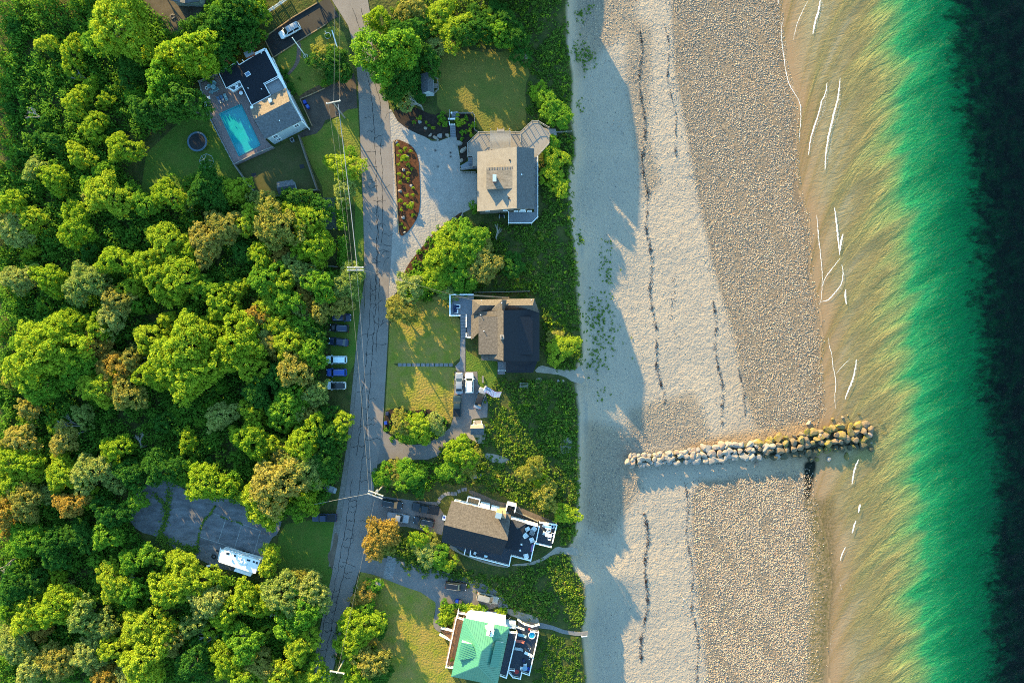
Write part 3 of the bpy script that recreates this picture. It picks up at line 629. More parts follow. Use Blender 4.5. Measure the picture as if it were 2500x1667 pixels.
for i, (p, c) in enumerate([(0, (.06, .06, .065)), (.25, (.18, .155, .135)), (.5, (.33, .265, .205)), (.75, (.38, .265, .16)), (.9, (.44, .355, .265)), (1.0, (.29, .14, .075))]):
    e = el[i] if i < 2 else el.new(p)
    e.position = p; e.color = (*c, 1)
ti = r.uniform(0, 1, n)
pb = np_mesh('beach_cobbles', V.reshape(-1, 3), Fp, pm, dict(tint=('FACE', np.repeat(ti, 8)))); put(pb, kind='stuff')
# wrack lines of dry weed
wr = [([(1470, 70), (1472, 150), (1476, 260), (1484, 330), (1478, 400), (1488, 470), (1490, 540), (1494, 620), (1500, 700), (1505, 780), (1515, 850), (1525, 930)], 1500, .45),
      ([(1530, 60), (1540, 180), (1552, 290), (1560, 360)], 260, .3), ([(1480, 1180), (1485, 1240), (1486, 1300), (1483, 1380), (1480, 1450), (1470, 1520)], 900, .5),
      ([(1640, 690), (1650, 800), (1660, 900), (1668, 980)], 420, .45), ([(1700, 850), (1712, 920), (1722, 955)], 120, .3), ([(1575, 1110), (1582, 1200), (1590, 1330), (1600, 1450), (1608, 1568)], 520, .4),
      ([(1540, 620), (1545, 700), (1560, 800)], 60, .8), ([(1500, 1060), (1700, 1070)], 60, 1.2), ([(1620, 60), (1660, 400), (1700, 700)], 90, 4)]
b = MB()
for pts, n, sd in wr:
    P = [W(x, y, -5.5) for x, y in pts]; cum = [0]
    for i in range(1, len(P)): cum.append(cum[-1] + (P[i] - P[i - 1]).length)
    for _ in range(n):
        s = random.random() * cum[-1]; s = s + .5 * math.sin(s * 1.3); s = min(max(0, s), cum[-1] - .01)
        if math.sin(s * .8) + math.sin(s * .37 + 1) + random.gauss(0, .8) < -1.3: continue
        k = max(0, int(np.searchsorted(cum, s)) - 1); c = P[k].lerp(P[k + 1], (s - cum[k]) / (cum[k + 1] - cum[k]))
        c = c + Vector((random.gauss(0, sd * .55) + .5 * math.sin(s * .35), random.gauss(0, .2), 0)); z = tz(c.x, c.y); q = random.uniform(.04, .13)
        a = random.uniform(0, 6.28)
        b.box((c.x, c.y, z), (q * 2, q * .9, random.uniform(.06, .16)), a, .5)
put(b.build('seaweed_wrack', mat('dry_seaweed', (.05, .022, .012), .95, var=.5, scale=3)), kind='stuff')
# ------------------------------------------------------------------ building helpers
def plane_z(a, b, c, p):
    n = (b - a).cross(c - a); return a.z - (n.x * (p.x - a.x) + n.y * (p.y - a.y)) / n.z
def gable(t, a, b, c, d, r1, r2, wm_, rm, inset=.45, z0=-.3, th=.2, name='roof', wall=True):
    """eave a-b, eave c-d, ridge r1-r2; r1 between a and d, r2 between b and c"""
    rf = MB(); rf.slab([a, b, r2, r1], th); rf.slab([c, d, r1, r2], th); ro = rf.build(name, rm, t)
    if wall:
        u = (b - a); u.z = 0; u.normalize(); v = (d - a); v.z = 0; v = (v - u * v.dot(u)).normalized()
        A_ = a + u * inset + v * inset; B_ = b - u * inset + v * inset; C_ = c - u * inset - v * inset; D_ = d + u * inset - v * inset
        zt = lambda p, s: plane_z(*((a, b, r1) if s else (c, d, r1)), p) - th - .01
        R1 = Vector((r1.x, r1.y, r1.z - th - .02)) + u * inset; R2 = Vector((r2.x, r2.y, r2.z - th - .02)) - u * inset
        P = [Vector((p.x, p.y, zt(p, s))) for p, s in ((A_, 1), (B_, 1), (C_, 0), (D_, 0))]
        Q0 = [Vector((p.x, p.y, z0)) for p in P]
        wb = MB(); n = 0
        wb.add(Q0 + P + [R1, R2], [(0, 1, 5, 4), (1, 2, 6, 9, 5), (2, 3, 7, 6), (3, 0, 4, 8, 7), (3, 2, 1, 0), (4, 5, 9, 8), (6, 7, 8, 9)])
        t_w = wb.build('wall', wm_, t)
    return ro
def window(t, p, u, w, h, n, deep=.06):
    u = Vector(u).normalized(); n = Vector(n).normalized(); up = Vector((0, 0, 1)); p = Vector(p)
    f = MB()
    for s in (-1, 1):
        c = p + u * s * (w / 2 + .06) + n * .03; f.beam(c - up * (h / 2 + .12), c + up * (h / 2 + .12), .12, .12)
        c = p + up * s * (h / 2 + .06) + n * .03; f.beam(c - u * w / 2, c + u * w / 2, .12, .12)
    f.beam(p - u * w / 2 + n * .03, p + u * w / 2 + n * .03, .05, .05)
    fo = f.build('window', M['trim'], t)
    g = MB(); a, b = p - u * w / 2 + n * .02, p + u * w / 2 + n * .02
    g.add([a - up * h / 2, b - up * h / 2, b + up * h / 2, a + up * h / 2], [(0, 1, 2, 3)]); g.build('pane', M['glass'], fo)
def rail(t, pts, m=None, h=1.0, sp=1.7, name='railing', top=.12, bal=True, cap=True):
    b = MB()
    for i in range(len(pts) - 1):
        a, c = Vector(pts[i]), Vector(pts[i + 1]); n = max(1, round((c - a).length / sp)); up = Vector((0, 0, 1))
        b.beam(a + up * h, c + up * h, top, .06); b.beam(a + up * .12, c + up * .12, .05, .05)
        for k in range(n + (i == len(pts) - 2)):
            q = a.lerp(c, k / n); b.box((q.x, q.y, q.z), (.12, .12, h + .1))
            if cap: b.box((q.x, q.y, q.z + h + .1), (.22, .22, .1), 0, .4)
        if bal:
            nb = int((c - a).length / .34)
            for k in range(1, nb):
                q = a.lerp(c, k / nb); b.box((q.x, q.y, q.z + .1), (.04, .04, h - .1))
    return b.build(name, m or M['railgrey'], t)
def deck(t, pts, z, m, z0=-.2, name='deck', th=.22, posts=True):
    b = MB(); b.slab([Vector((p.x, p.y, z)) for p in pts], th); d = b.build(name, m, t)
    if posts and z > .6:
        for p in pts: q = MB(); q.box((p.x, p.y, z0), (.18, .18, z - th - z0 - .01)); q.build('deck_post', M['woodgrey'], t)
    return d
def stairs(t, p, q, w, z0, z1, n, m, name='stair'):
    b = MB(); p, q = Vector(p), Vector(q); d = q - p; ang = math.atan2(d.y, d.x)
    for i in range(n):
        c = p.lerp(q, (i + .5) / n); h = z0 + (z1 - z0) * (i + 1) / n
        b.box((c.x, c.y, z0 - .2), (d.length / n * .97, w, h - z0 + .2), ang)
    return b.build(name, m, t)
def chimney(t, p, z0, z1, sx, sy, rz, m, capm, name='chimney', flues=1):
    b = MB(); b.box((p.x, p.y, z0), (sx, sy, z1 - z0), rz); c = b.build(name, m, t)
    k = MB(); k.box((p.x, p.y, z1), (sx * 1.14, sy * 1.1, .12), rz); k.build('cap', capm, c)
    f = MB()
    for i in range(flues):
        o = (i - (flues - 1) / 2) * sy * .3; f.tube((p.x - math.sin(rz) * o, p.y + math.cos(rz) * o, z1 + .12), (p.x - math.sin(rz) * o, p.y + math.cos(rz) * o, z1 + .4), .14, .12, 8)
    f.build('flue', M['dark'], c); return c
def vent(t, p, r=.12, h=.4, m=None, name='vent'):
    b = MB(); b.tube((p.x, p.y, p.z - .3), (p.x, p.y, p.z + h), r, r * .9, 8); b.tube((p.x, p.y, p.z + h), (p.x, p.y, p.z + h + .07), r * 1.5, r * 1.3, 8); b.build(name, m or M['white'], t)
def boxroof(t, pts, z0, wm_, rm, th=.25, name='roof'):       # flat or single pitch block
    pts = [Vector(p) for p in pts]; w = MB(); n = len(pts); c = sum(pts, Vector((0, 0, 0))) / n
    q = [p + (c - p).normalized() * .3 for p in pts]
    w.prism([Vector((a.x, a.y, p.z - th - .01)) for a, p in zip(q, pts)], z0); w.build('wall', wm_, t)
    r_ = MB(); r_.slab(pts, th); return r_.build(name, rm, t)
V3 = lambda a, z: Vector((a.x, a.y, z))

# ================================================================== the house with the pool
hA = thing('pool_house', 'large white house with dark roofs beside the turquoise swimming pool', 'house', V3(A(690, 600, 3), 0))
u = (A(885, 625, 8.2) - A(560, 790, 8.2)); u.z = 0; u.normalize()
gable(hA, A(520, 675, 6.4), A(850, 505, 6.4), A(995, 800, 6.0), A(660, 970, 6.0), A(560, 790, 8.3), A(885, 625, 8.3), M['bluewall'], M['roof_tan'], .35)
# the sea-facing slope has its shade painted in by darker shingles
o = MB().slab([A(660, 970, 6.06), A(995, 800, 6.06), A(885, 625, 8.36), A(560, 790, 8.36)], .05).build('shade_slope', M['roof_shed'], hA)
fz = 3.6
low = [A(240, 365, fz), A(408, 265, fz), A(425, 295, fz), A(660, 150, fz), A(790, 408, fz), A(660, 475, fz), A(712, 572, fz), A(540, 664, fz), A(430, 440, fz), A(308, 508, fz)]
b = MB(); b.slab(low, .3); lr = b.build('low_roof', M['roof_dark'], hA)
c0 = A(520, 420, fz); b = MB(); b.prism([V3(p + (c0 - p).normalized() * .35, fz - .31) for p in low], -.3); b.build('wing_wall', M['whitewall'], hA)
b = MB()
for i in range(len(low)):
    p, q = low[i], low[(i + 1) % len(low)]; b.beam(p + Vector((0, 0, .02)), q + Vector((0, 0, .02)), .16, .14)
b.build('fascia', M['trim'], hA)
bal = [A(660, 475, fz - .4), A(790, 408, fz - .4), A(850, 505, fz - .4), A(712, 572, fz - .4)]
b = MB(); b.slab(bal, .2); b.build('balcony', M['membrane'], hA)
rail(hA, [A(850, 500, fz - .4), A(788, 412, fz - .4), A(664, 478, fz - .4), A(712, 566, fz - .4)], M['trim'], .95, 1.6, 'balcony_railing')
b = MB(); b.beam(A(664, 150, fz), A(850, 505, fz), .55, .25); b.beam(A(664, 150, fz), A(570, 195, fz), .5, .25); b.build('gutter', M['trim'], hA)
chimney(hA, A(515, 190, 4.6), -.2, 4.6, 1.9, 1.15, R(27), M['brick'], M['steel'], flues=1)
b = MB(); b.slab([A(473, 372, fz + .14), A(512, 350, fz + .14), A(533, 380, fz + .14), A(492, 405, fz + .14)], .12); sk = b.build('skylight', M['trim'], hA)
b = MB(); b.slab([A(479, 375, fz + .17), A(511, 357, fz + .17), A(526, 379, fz + .17), A(494, 398, fz + .17)], .03); b.build('pane', mat('skylight_glass', (.16, .28, .45), .1), sk)
for X, Y in ((632, 518), (510, 510), (630, 190), (460, 255)): vent(hA, A(X, Y, fz), .09, .3)
vent(hA, A(745, 728, 7.5), .1, .5); vent(hA, A(797, 806, 6.8), .1, .4)
b = MB(); b.slab([A(688, 602, 8.0), A(715, 594, 8.05), A(722, 625, 7.9), A(697, 640, 7.85)], .35); b.build('roof_hatch', M['white'], hA)
b = MB(); b.slab([A(525, 670, 6.9), A(550, 665, 6.9), A(552, 690, 6.9), A(530, 695, 6.9)], .3); b.build('vent', M['white'], hA)
wn_ = Vector((u.y, -u.x, 0)); e0, e1 = A(660, 970, 6.0), A(995, 800, 6.0)
wpos = lambda f, z: V3(e0.lerp(e1, f) - wn_ * .34, z)
for f, z, w_, h_ in ((.22, 5.2, .9, .5), (.22, 3.8, 1.1, 1.3), (.22, 1.5, 1.0, 1.1), (.80, 5.2, .9, .5), (.80, 3.9, 1.1, 1.2)): window(hA, wpos(f, z), u, w_, h_, wn_)
# outside stair and gangway on the road side
rail(hA, [A(745, 250, .8), A(860, 500, .8), A(960, 700, .8), A(1050, 860, .8)], M['trim'], 1.0, 1.6, 'walk_railing', .14)
deck(hA, [A(660, 160, .8), A(745, 250, .8), A(1060, 865, .8), A(1010, 880, .8), A(850, 560, .8)], .8, M['deckgrey'], name='side_walk')
b = MB(); b.beam(A(845, 500, 6.0), A(1000, 800, 5.9), .2, .2); b.beam(A(995, 805, 5.9), A(1070, 885, .4), .16, .16); b.build('downpipe', M['trim'], hA)
# sun room notch by the patio
b = MB(); b.slab([A(320, 508, 3.2), A(430, 452, 3.2), A(480, 470, 2.6), A(375, 535, 2.6)], .12); sr = b.build('sun_room', M['trim'], hA)
for f0, f1 in ((.1, .48), (.54, .92)):
    P_ = lambda f, g: A(320, 508, 3.2).lerp(A(430, 452, 3.2), f).lerp(A(375, 535, 2.6).lerp(A(480, 470, 2.6), f), g) + Vector((0, 0, .03))
    MB().slab([P_(f0, .12), P_(f1, .12), P_(f1, .85), P_(f0, .85)], .03).build('pane', M['glass'], sr)
# patio and pool
pat = [A(75, 465, .35), A(240, 395, .35), A(310, 515, .35), A(430, 455, .35), A(640, 960, .35), A(720, 1030, .35), A(745, 1052, .35), A(390, 1210, .35), A(155, 750, .35), A(95, 600, .35)]
pw = [A(245, 740, .4), A(440, 655, .4), A(615, 1025, .4), A(425, 1122, .4)]
b = MB(); zt_ = .35
outer = [A(75, 465, zt_), A(240, 395, zt_), A(420, 460, zt_), A(560, 800, zt_), A(720, 1030, zt_), A(745, 1052, zt_), A(390, 1210, zt_), A(155, 750, zt_)]
ring = [pw[0], pw[1], pw[2], pw[3]]
o1 = A(75, 465, zt_); o2 = A(470, 455, zt_); o3 = A(745, 1052, zt_); o4 = A(390, 1210, zt_)
for q in ((o1, A(240, 395, zt_), A(300, 512, zt_), o2, pw[1], pw[0]), (o2, A(560, 800, zt_), A(660, 970, zt_), o3, pw[2], pw[1]), (o3, o4, pw[3], pw[2]), (o4, A(155, 750, zt_), o1, pw[0], pw[3])):
    b.prism([V3(p, zt_) for p in q], -.1)
put(b.build('patio', M['patio']), kind='structure')
pc = sum(pw, Vector((0, 0, 0))) / 4
pool_t = thing('swimming_pool', 'rectangular turquoise swimming pool in the patio of the white house', 'swimming pool', V3(pc, 0))
b = MB()
for i in range(4):
    a, c = pw[i], pw[(i + 1) % 4]; b.beam(V3(a, .38), V3(c, .38), .28, .1)
b.build('coping', M['aqua'], pool_t)
b = MB(); b.prism([V3(p, -.05) for p in pw], -.09); b.build('basin', M['aqua'], pool_t)
pwm = mat('pool_water', (.02, .42, .48), .08, var=.12, scale=.4, bump=.03, bscale=1.2, spec=.5)
b = MB(); b.prism([V3(p, .27) for p in pw], .2); b.build('water', pwm, pool_t)
b = MB()
for s in (-.3, .3):
    p = A(425, 650, .35) + u * s; b.tube(p, p + Vector((0, 0, .9)), .03); b.tube(p + Vector((0, 0, .9)), p + Vector((.15, -.5, .6)), .03); b.tube(p + Vector((.15, -.5, .6)), p + Vector((.2, -.7, .1)), .03)
b.build('ladder', M['steel'], pool_t)

# ================================================================== weathered house with the big deck
hB = thing('shingled_house', 'weathered grey shingled house with large timber deck and pergola above beach', 'house', V3(B(830, 980, 5), 0))
ez, rz_ = 5.5, 10.0
gable(hB, B(500, 670, ez), B(500, 1360, ez), B(1160, 1330, ez), B(1160, 632, ez), B(957, 610, rz_), B(957, 1322, rz_), M['greywall'], M['roof_weather'], .4)
MB().slab([B(1160, 1330, ez + .05), B(1160, 632, ez + .05), B(957, 610, rz_ + .05), B(957, 1322, rz_ + .05)], .04).build('seaward_shade_slope', M['roof_shed'], hB)  # overlay paints shade on the slope turned from the sun
d0 = [B(605, 853, 8.75), B(605, 1103, 8.75), B(952, 1093, 9.64), B(952, 838, 9.64)]
dm = MB().slab(d0, .18).build('dormer', M['roof_dormer'], hB)
b = MB(); q = [V3(p, p.z - .2) for p in (B(612, 862, 8.75), B(612, 1094, 8.75), B(945, 1085, 9.6), B(945, 846, 9.6))]; b.prism(q, 5.6); b.build('dormer_wall', M['greywall'], dm)
for k in range(11):
    b = MB(); p = B(640 + k * 30, 852 - k * 1.2, 8.85 + k * .078); b.beam(p, p + Vector((0, -.55, .0)), .12, .1); b.build('batten', M['roof_shed'], dm)
chimney(hB, B(700, 975, 10.3), 8.6, 10.4, .75, 1.5, 0, M['brick'], mat('pale_cap', (.42, .55, .62), .5), flues=0)
vent(hB, B(876, 772, 8.9), .16, .5, M['dark']); vent(hB, B(865, 1212, 8.9), .16, .5, M['dark']); vent(hB, B(1014, 935, 8.6), .12, .3)
ys_ = B(500, 1360, ez).y + .4; uE = Vector((1, 0, 0)); nS = Vector((0, -1, 0))
for X, z, w_, h_ in ((618, 4.2, .8, .8), (825, 4.6, .8, .9), (1030, 5.6, .9, .7)):
    window(hB, (B(X, 1350, z).x, ys_, z), uE, w_, h_, nS)
for X in (950, 1025, 1105): window(hB, (B(X, 1350, 3.9).x, ys_, 3.7), uE, 1.3 if X == 1025 else .8, 1.3, nS)
dz = 2.6
dk = [B(390, 580, dz), B(520, 455, dz), B(1000, 452, dz), B(1135, 325, dz), B(1205, 325, dz), B(1330, 455, dz), B(1330, 580, dz), B(1200, 722, dz), B(1160, 722, dz), B(1140, 700, dz), B(520, 690, dz), B(495, 835, dz), B(445, 835, dz), B(445, 735, dz), B(392, 735, dz)]
deck(hB, dk, dz, M['deckgrey'])
rail(hB, [B(392, 735, dz), B(390, 580, dz), B(520, 455, dz), B(655, 452, dz)], M['railgrey'], 1.0, 1.5)
rail(hB, [B(885, 452, dz), B(1000, 452, dz), B(1135, 325, dz), B(1205, 325, dz), B(1330, 400, dz)], M['railgrey'], 1.0, 1.5)
rail(hB, [B(1330, 450, dz), B(1330, 580, dz), B(1200, 722, dz)], M['railgrey'], 1.0, 1.5)
rail(hB, [B(1000, 455, dz), B(1000, 570, dz)], M['railgrey'], 1.0, 1.2)
deck(hB, [B(1160, 722, dz), B(1200, 722, dz), B(1200, 1370, dz), B(1160, 1370, dz)], dz, M['deckblue'], name='side_gallery')
b = MB()
for Y in (725, 855, 945, 1060, 1072, 1165, 1280): b.beam(B(1162, Y, dz + .12), B(1200, Y, dz + .12), .12, .12)
b.beam(B(1164, 725, dz + .12), B(1164, 1290, dz + .12), .12, .12); b.build('gallery_frame', M['railgrey'], hB)
rail(hB, [B(1200, 722, dz), B(1200, 1430, dz), B(1130, 1500, dz), B(862, 1500, dz), B(862, 1375, dz)], M['trim'], 1.0, 2.6)
deck(hB, [B(862, 1368, dz), B(1200, 1368, dz), B(1200, 1430, dz), B(1130, 1500, dz), B(862, 1500, dz)], dz, M['deckblue'], name='sea_deck')
pg = MB(); pz_ = dz + 2.5
for X in (660, 875):
    for Y in (440, 630): p = B(X, Y, dz); pg.box((p.x, p.y, dz), (.16, .16, 2.5))
    pg.beam(B(X, 425, pz_), B(X, 645, pz_), .14, .2)
for k in range(17): Y = 432 + k * 12.6; pg.beam(B(648, Y, pz_ + .16), B(888, Y, pz_ + .16), .16, .14)
pg.beam(B(735, 392, pz_), B(735, 440, pz_), .14, .2); pg.beam(B(808, 392, pz_), B(808, 440, pz_), .14, .2)
pg.build('pergola', M['railgrey'], hB)
stairs(hB, B(770, 392, 1.3), B(770, 450, 1.3), 1.6, 0, dz, 6, M['deckgrey'])
stairs(hB, B(420, 835, 1.7), B(420, 735, 1.7), 1.0, 1.0, dz, 6, M['deckblue'])
deck(hB, [B(305, 830, 1.0), B(392, 780, 1.0), B(445, 838, 1.0), B(490, 838, 1.0), B(490, 862, 1.0), B(320, 880, 1.0)], 1.0, M['deckblue'], name='landing')
rail(hB, [B(490, 850, 1.0), B(420, 855, 1.0), B(312, 880, 1.0)], M['railgrey'], 1.0, 1.3)
b = MB()
for k in range(9):
    p = B(312 + k * 20, 905, .2); b.box((p.x, p.y, -.1), (.42, .42, .38), .2 * k, .8)
put(b.build('stone_kerb', M['stone']), kind='structure')
deck(hB, [B(1262, 385, 1.6), B(1330, 400, 1.6), B(1410, 400, 1.6), B(1425, 470, 1.6), B(1330, 480, 1.6)], 1.4, M['deckgrey'], name='beach_ramp', z0=-3)
rail(hB, [B1(150, 850, 0), B1(245, 845, 0)], M['railgrey'], 1.0, 1.2, 'ramp_railing')

# ================================================================== brown shingled house
hC = thing('brown_house', 'big brown shingled house with hipped wing and shaded seaward roofs', 'house', V3(C(1120, 1150, 5), 0))
wz, tz_ = 4.2, 9.3
gable(hC, C(915, 960, wz + .8), C(915, 1312, wz + .8), C(1422, 1368, wz), C(1422, 940, wz), C(1122, 945, tz_), C(1122, 1368, tz_), M['brownwall'], M['roof_brown'], .4)
MB().slab([C(1422, 1368, wz + .05), C(1422, 940, wz + .05), C(1122, 945, tz_ + .05), C(1122, 1368, tz_ + .05)], .04).build('seaward_shade_slope', M['roof_dark'], hC)  # charcoal overlay on brown shingles, painting the shade of the east side
# west shed dormer; east shed dormer with shade painted by charcoal shingles
for nm, q, zb, rm in (('west_dormer', [C(915, 995, 7.2), C(915, 1312, 7.2), C(1085, 1312, 8.4), C(1085, 995, 8.4)], 4.4, M['roof_brown']),
                  ('east_dormer', [C(1185, 1000, 7.98), C(1365, 1000, 6.0), C(1365, 1312, 6.0), C(1185, 1312, 7.98)], 4.6, M['roof_dark'])):
    s_ = MB().slab(q, .18).build(nm, rm, hC); c0 = sum(q, Vector((0, 0, 0))) / 4
    b = MB(); b.prism([V3(p + (c0 - p).normalized() * .3, p.z - .2) for p in q], zb); b.build('dormer_wall', M['brownwall'], s_)
# north wing: ridge runs east-west, hipped at the sea end
nz_ = 7.0; n1, n2 = C(930, 905, nz_), C(1365, 905, nz_)
ne = [C(860, 860, 4.2), C(1380, 850, 4.2), C(1422, 970, 4.2), C(1310, 962, 4.6), C(860, 985, 4.4)]
b = MB(); b.slab([C(862, 858, 4.4), C(1380, 848, 4.4), n2, n1], .18); b.slab([n1, n2, C(1312, 965, 4.7), C(862, 985, 4.4)], .18); b.slab([C(1380, 848, 4.4), C(1422, 970, 4.2), n2], .18); b.slab([n2, C(1422, 970, 4.2), C(1312, 965, 4.7)], .18); b.slab([C(862, 858, 4.4), n1, C(862, 985, 4.4)], .18)
b.build('wing_roof', M['roof_brown'], hC)
b = MB(); b.prism([V3(p, 4.15) for p in (C(880, 870, 4.2), C(1370, 862, 4.2), C(1405, 960, 4.2), C(880, 975, 4.2))], -.3); b.build('wing_wall', M['brownwall'], hC)
# cross gable over the wing
b = MB(); g0, g1 = C(1112, 858, 8.2), C(1112, 950, 8.2); b.slab([C(1020, 945, 6.6), g1, g0, C(1090, 858, 6.8)], .16); b.slab([g1, C(1135, 948, 6.8), C(1150, 860, 6.6), g0], .16); b.build('cross_gable', M['roof_brown'], hC)
# west porch roof and south gablet
b = MB(); b.slab([C(853, 985, 3.4), C(853, 1192, 3.2), C(918, 1130, 5.2), C(918, 985, 5.2)], .16); b.build('porch_roof', M['roof_brown'], hC)
b = MB(); s0, s1 = C(1028, 1362, 6.2), C(1028, 1312, 7.6); b.slab([C(938, 1362, 4.8), C(938, 1310, 5.2), C(1085, 1310, 7.8), C(1122, 1368, 6.8), C(1030, 1366, 5.8)], .14); b.build('south_roof', M['roof_brown'], hC)
b = MB(); b.slab([C(1142, 1370, 4.2), C(1412, 1352, 3.6), C(1368, 1466, 3.0), C(1145, 1466, 3.0)], .18); b.build('lean_to_roof', M['roof_dark'], hC)  # charcoal tone here is painted shade too
b = MB(); b.prism([V3(p, 2.8) for p in (C(1155, 1372, 3), C(1395, 1365, 3), C(1355, 1450, 3), C(1160, 1455, 3))], -.3); b.build('lean_to_wall', M['brownwall'], hC)
deck(hC, [C(1075, 1375, .8), C(1142, 1375, .8), C(1142, 1450, .8), C(1075, 1450, .8)], .8, M['deckblue'], name='south_stoop')
stairs(hC, C(1105, 1480, .2), C(1105, 1448, .2), 1.8, 0, .8, 4, M['flag']); rail(hC, [C(1080, 1445, .8), C(1140, 1445, .8)], M['trim'], .9, 1.2)
chimney(hC, C(1110, 1168, 9.6), 8.0, 9.7, .85, .9, 0, M['stone'], M['stone'], flues=2)
for X, Y, z in ((938, 865, 4.6), (960, 1118, 7.5), (933, 985, 7.3), (1108, 885, 8.2), (1355, 860, 5)): vent(hC, C(X, Y, z), .08, .5)
cz = 1.3
deck(hC, [C(680, 815, cz), C(875, 815, cz), C(875, 985, cz), C(820, 985, cz), C(820, 1170, cz), C(855, 1175, cz), C(855, 985, cz), C(765, 985, cz), C(680, 992, cz)], cz, M['deckblue'], posts=False)
deck(hC, [C(820, 984, cz), C(876, 984, cz), C(876, 1180, cz), C(820, 1180, cz)], cz + .004, M['deckblue'], name='porch_floor', posts=False)
rail(hC, [C(875, 818, cz), C(680, 818, cz), C(680, 992, cz), C(765, 992, cz)], M['trim'], 1.0, 1.5, top=.3)
rail(hC, [C(815, 985, cz), C(815, 1085, cz)], M['trim'], 1.0, 1.5, top=.25); rail(hC, [C(815, 1140, cz), C(815, 1170, cz), C(850, 1172, cz)], M['trim'], 1.0, 1.5, top=.25)
stairs(hC, C(790, 1172, .4), C(790, 988, .4), 1.4, .03, cz, 7, M['deckblue'])
b = MB(); b.beam(C(705, 838, 2.4), C(875, 838, 2.4), .25, .08); b.beam(C(875, 822, 2.6), C(1170, 842, 2.6), .35, .1); b.build('pergola_beam', M['wood'], hC)

# ================================================================== white house with two chimneys
hD = thing('white_house', 'white house under brown shingle roof with navy furnished decks', 'house', V3(D(1280, 430, 4), 0))
gable(hD, D(1020, 175, 4.6), D(1628, 322, 4.6), D(1528, 735, 4.0), D(916, 600, 4.0), D(940, 424, 7.4), D(1592, 584, 7.4), M['white'], M['roof_brown'], .5)
MB().slab([D(1528, 735, 4.05), D(916, 600, 4.05), D(940, 424, 7.45), D(1592, 584, 7.45)], .04).build('south_shade_slope', M['roof_dark'], hD)  # south side of the brown roof, its shade painted by charcoal shingles
uD = (D(1628, 322, 4.6) - D(1020, 175, 4.6)); uD.z = 0; uD.normalize(); nD = Vector((-uD.y, uD.x, 0))
rzD = math.atan2(uD.y, uD.x)
# entry porch, bay and chimneys on the north front
def block(t, p0, p1, depth, z0, z1, m, name, out=.0):
    b = MB(); a, c = V3(p0, z1), V3(p1, z1); b.prism([a, c, c + nD * depth, a + nD * depth], z0); return b.build(name, m, t)
e0 = D(1020, 175, 4.6) - nD * .5; wallp = lambda X: V3(D(1020, 175, 4.6) + uD * ((X - 1020) / 42 / math.cos(rzD)) - nD * .5, 0)
block(hD, wallp(1170), wallp(1280), 1.5, -.2, .5, M['wood'], 'entry_porch')
rail(hD, [V3(wallp(1165) + nD * .2, .5), V3(wallp(1165) + nD * 1.6, .5), V3(wallp(1285) + nD * 1.6, .5), V3(wallp(1285) + nD * .2, .5)], M['trim'], 1.1, 1.2, top=.25)
block(hD, wallp(1300), wallp(1395), .9, -.2, 2.7, M['white'], 'bay')
block(hD, wallp(1410), wallp(1500), .7, -.2, 2.2, M['trim'], 'hatchway')
window(hD, wallp(1340) + nD * .92 + Vector((0, 0, 1.9)), uD, 1.3, 1.0, nD); window(hD, wallp(1205) + nD * .02 + Vector((0, 0, 2.6)), uD, .9, 1.2, nD)
window(hD, wallp(1080) + nD * .02 + Vector((0, 0, 2.6)), uD, .9, 1.2, nD); window(hD, wallp(1445) + nD * .02 + Vector((0, 0, 3)), uD, .9, 1, nD)
p = wallp(1525) + nD * .45; chimney(hD, p, -.2, 6.8, 1.6, .95, rzD, M['tanbrick'], M['tanbrick'], flues=0)
p = D(1500, 325, 8.0); chimney(hD, p, 4.6, 8.3, 1.25, 1.2, rzD, M['tanbrick'], mat('lead_cap', (.35, .45, .52), .5), flues=0)
b = MB(); p = wallp(1600) + nD * .9; 
for s, l in ((-1, 0), (1, 0)): b.beam(p + uD * s * 1.05 + Vector((0, 0, 1.6)), p + uD * s * 1.05 + nD * 1.5 + Vector((0, 0, 1.6)), .2, 3.4)
b.beam(p - uD * 1.1 + nD * 1.5 + Vector((0, 0, 1.6)), p + uD * 1.1 + nD * 1.5 + Vector((0, 0, 1.6)), .2, 3.4); b.build('outdoor_shower', M['trim'], hD)
b = MB(); q = D(1195, 622, 4.2); b.box((q.x, q.y, 4.1), (.3, .2, .3), rzD); b.build('vent', M['white'], hD)
# single-storey end and decks
boxroof(hD, [D(1640, 362, 3.4), D(1785, 408, 3.4), D(1690, 690, 3.2), D(1560, 660, 3.2)], -.2, M['white'], M['roof_dark'])
b = MB(); b.slab([D(1640, 362, 3.46), D(1785, 408, 3.46), D(1690, 468, 3.46)], .04); b.build('sunlit_triangle', M['roof_brown'], hD)  # sunlit triangle painted in brown; the charcoal around it is painted shade
ddz = 1.1
dd = [D(1640, 350, ddz), D(1915, 435, ddz), D(1890, 580, ddz), D(1830, 778, ddz), D(1625, 728, ddz), D(1500, 720, ddz)]
deck(hD, dd, ddz, M['decknavy'])
deck(hD, [D(1915, 385, .9), D(2098, 415, .9), D(2045, 645, .9), D(1872, 600, .9)], .9, M['decknavy'], name='sea_deck')
rail(hD, [D(1635, 350, ddz), D(1915, 432, ddz), D(1885, 580, ddz), D(1868, 598, ddz), D(1828, 778, ddz), D(1630, 726, ddz), D(1608, 830, ddz), D(1210, 728, ddz), D(1215, 680, ddz)], M['trim'], 1.0, 1.8, top=.22)
rail(hD, [D(1920, 388, .9), D(2095, 412, .9), D(2050, 595, .9)], M['trim'], 1.0, 1.8, top=.28); rail(hD, [D(1875, 600, .9), D(2040, 640, .9)], M['trim'], 1.0, 1.8, top=.28)
deck(hD, [D(1000, 625, ddz), D(1520, 720, ddz), D(1625, 728, ddz), D(1606, 830, ddz), D(1210, 728, ddz), D(1160, 710, ddz)], ddz - .03, M['decknavy'], name='south_porch')
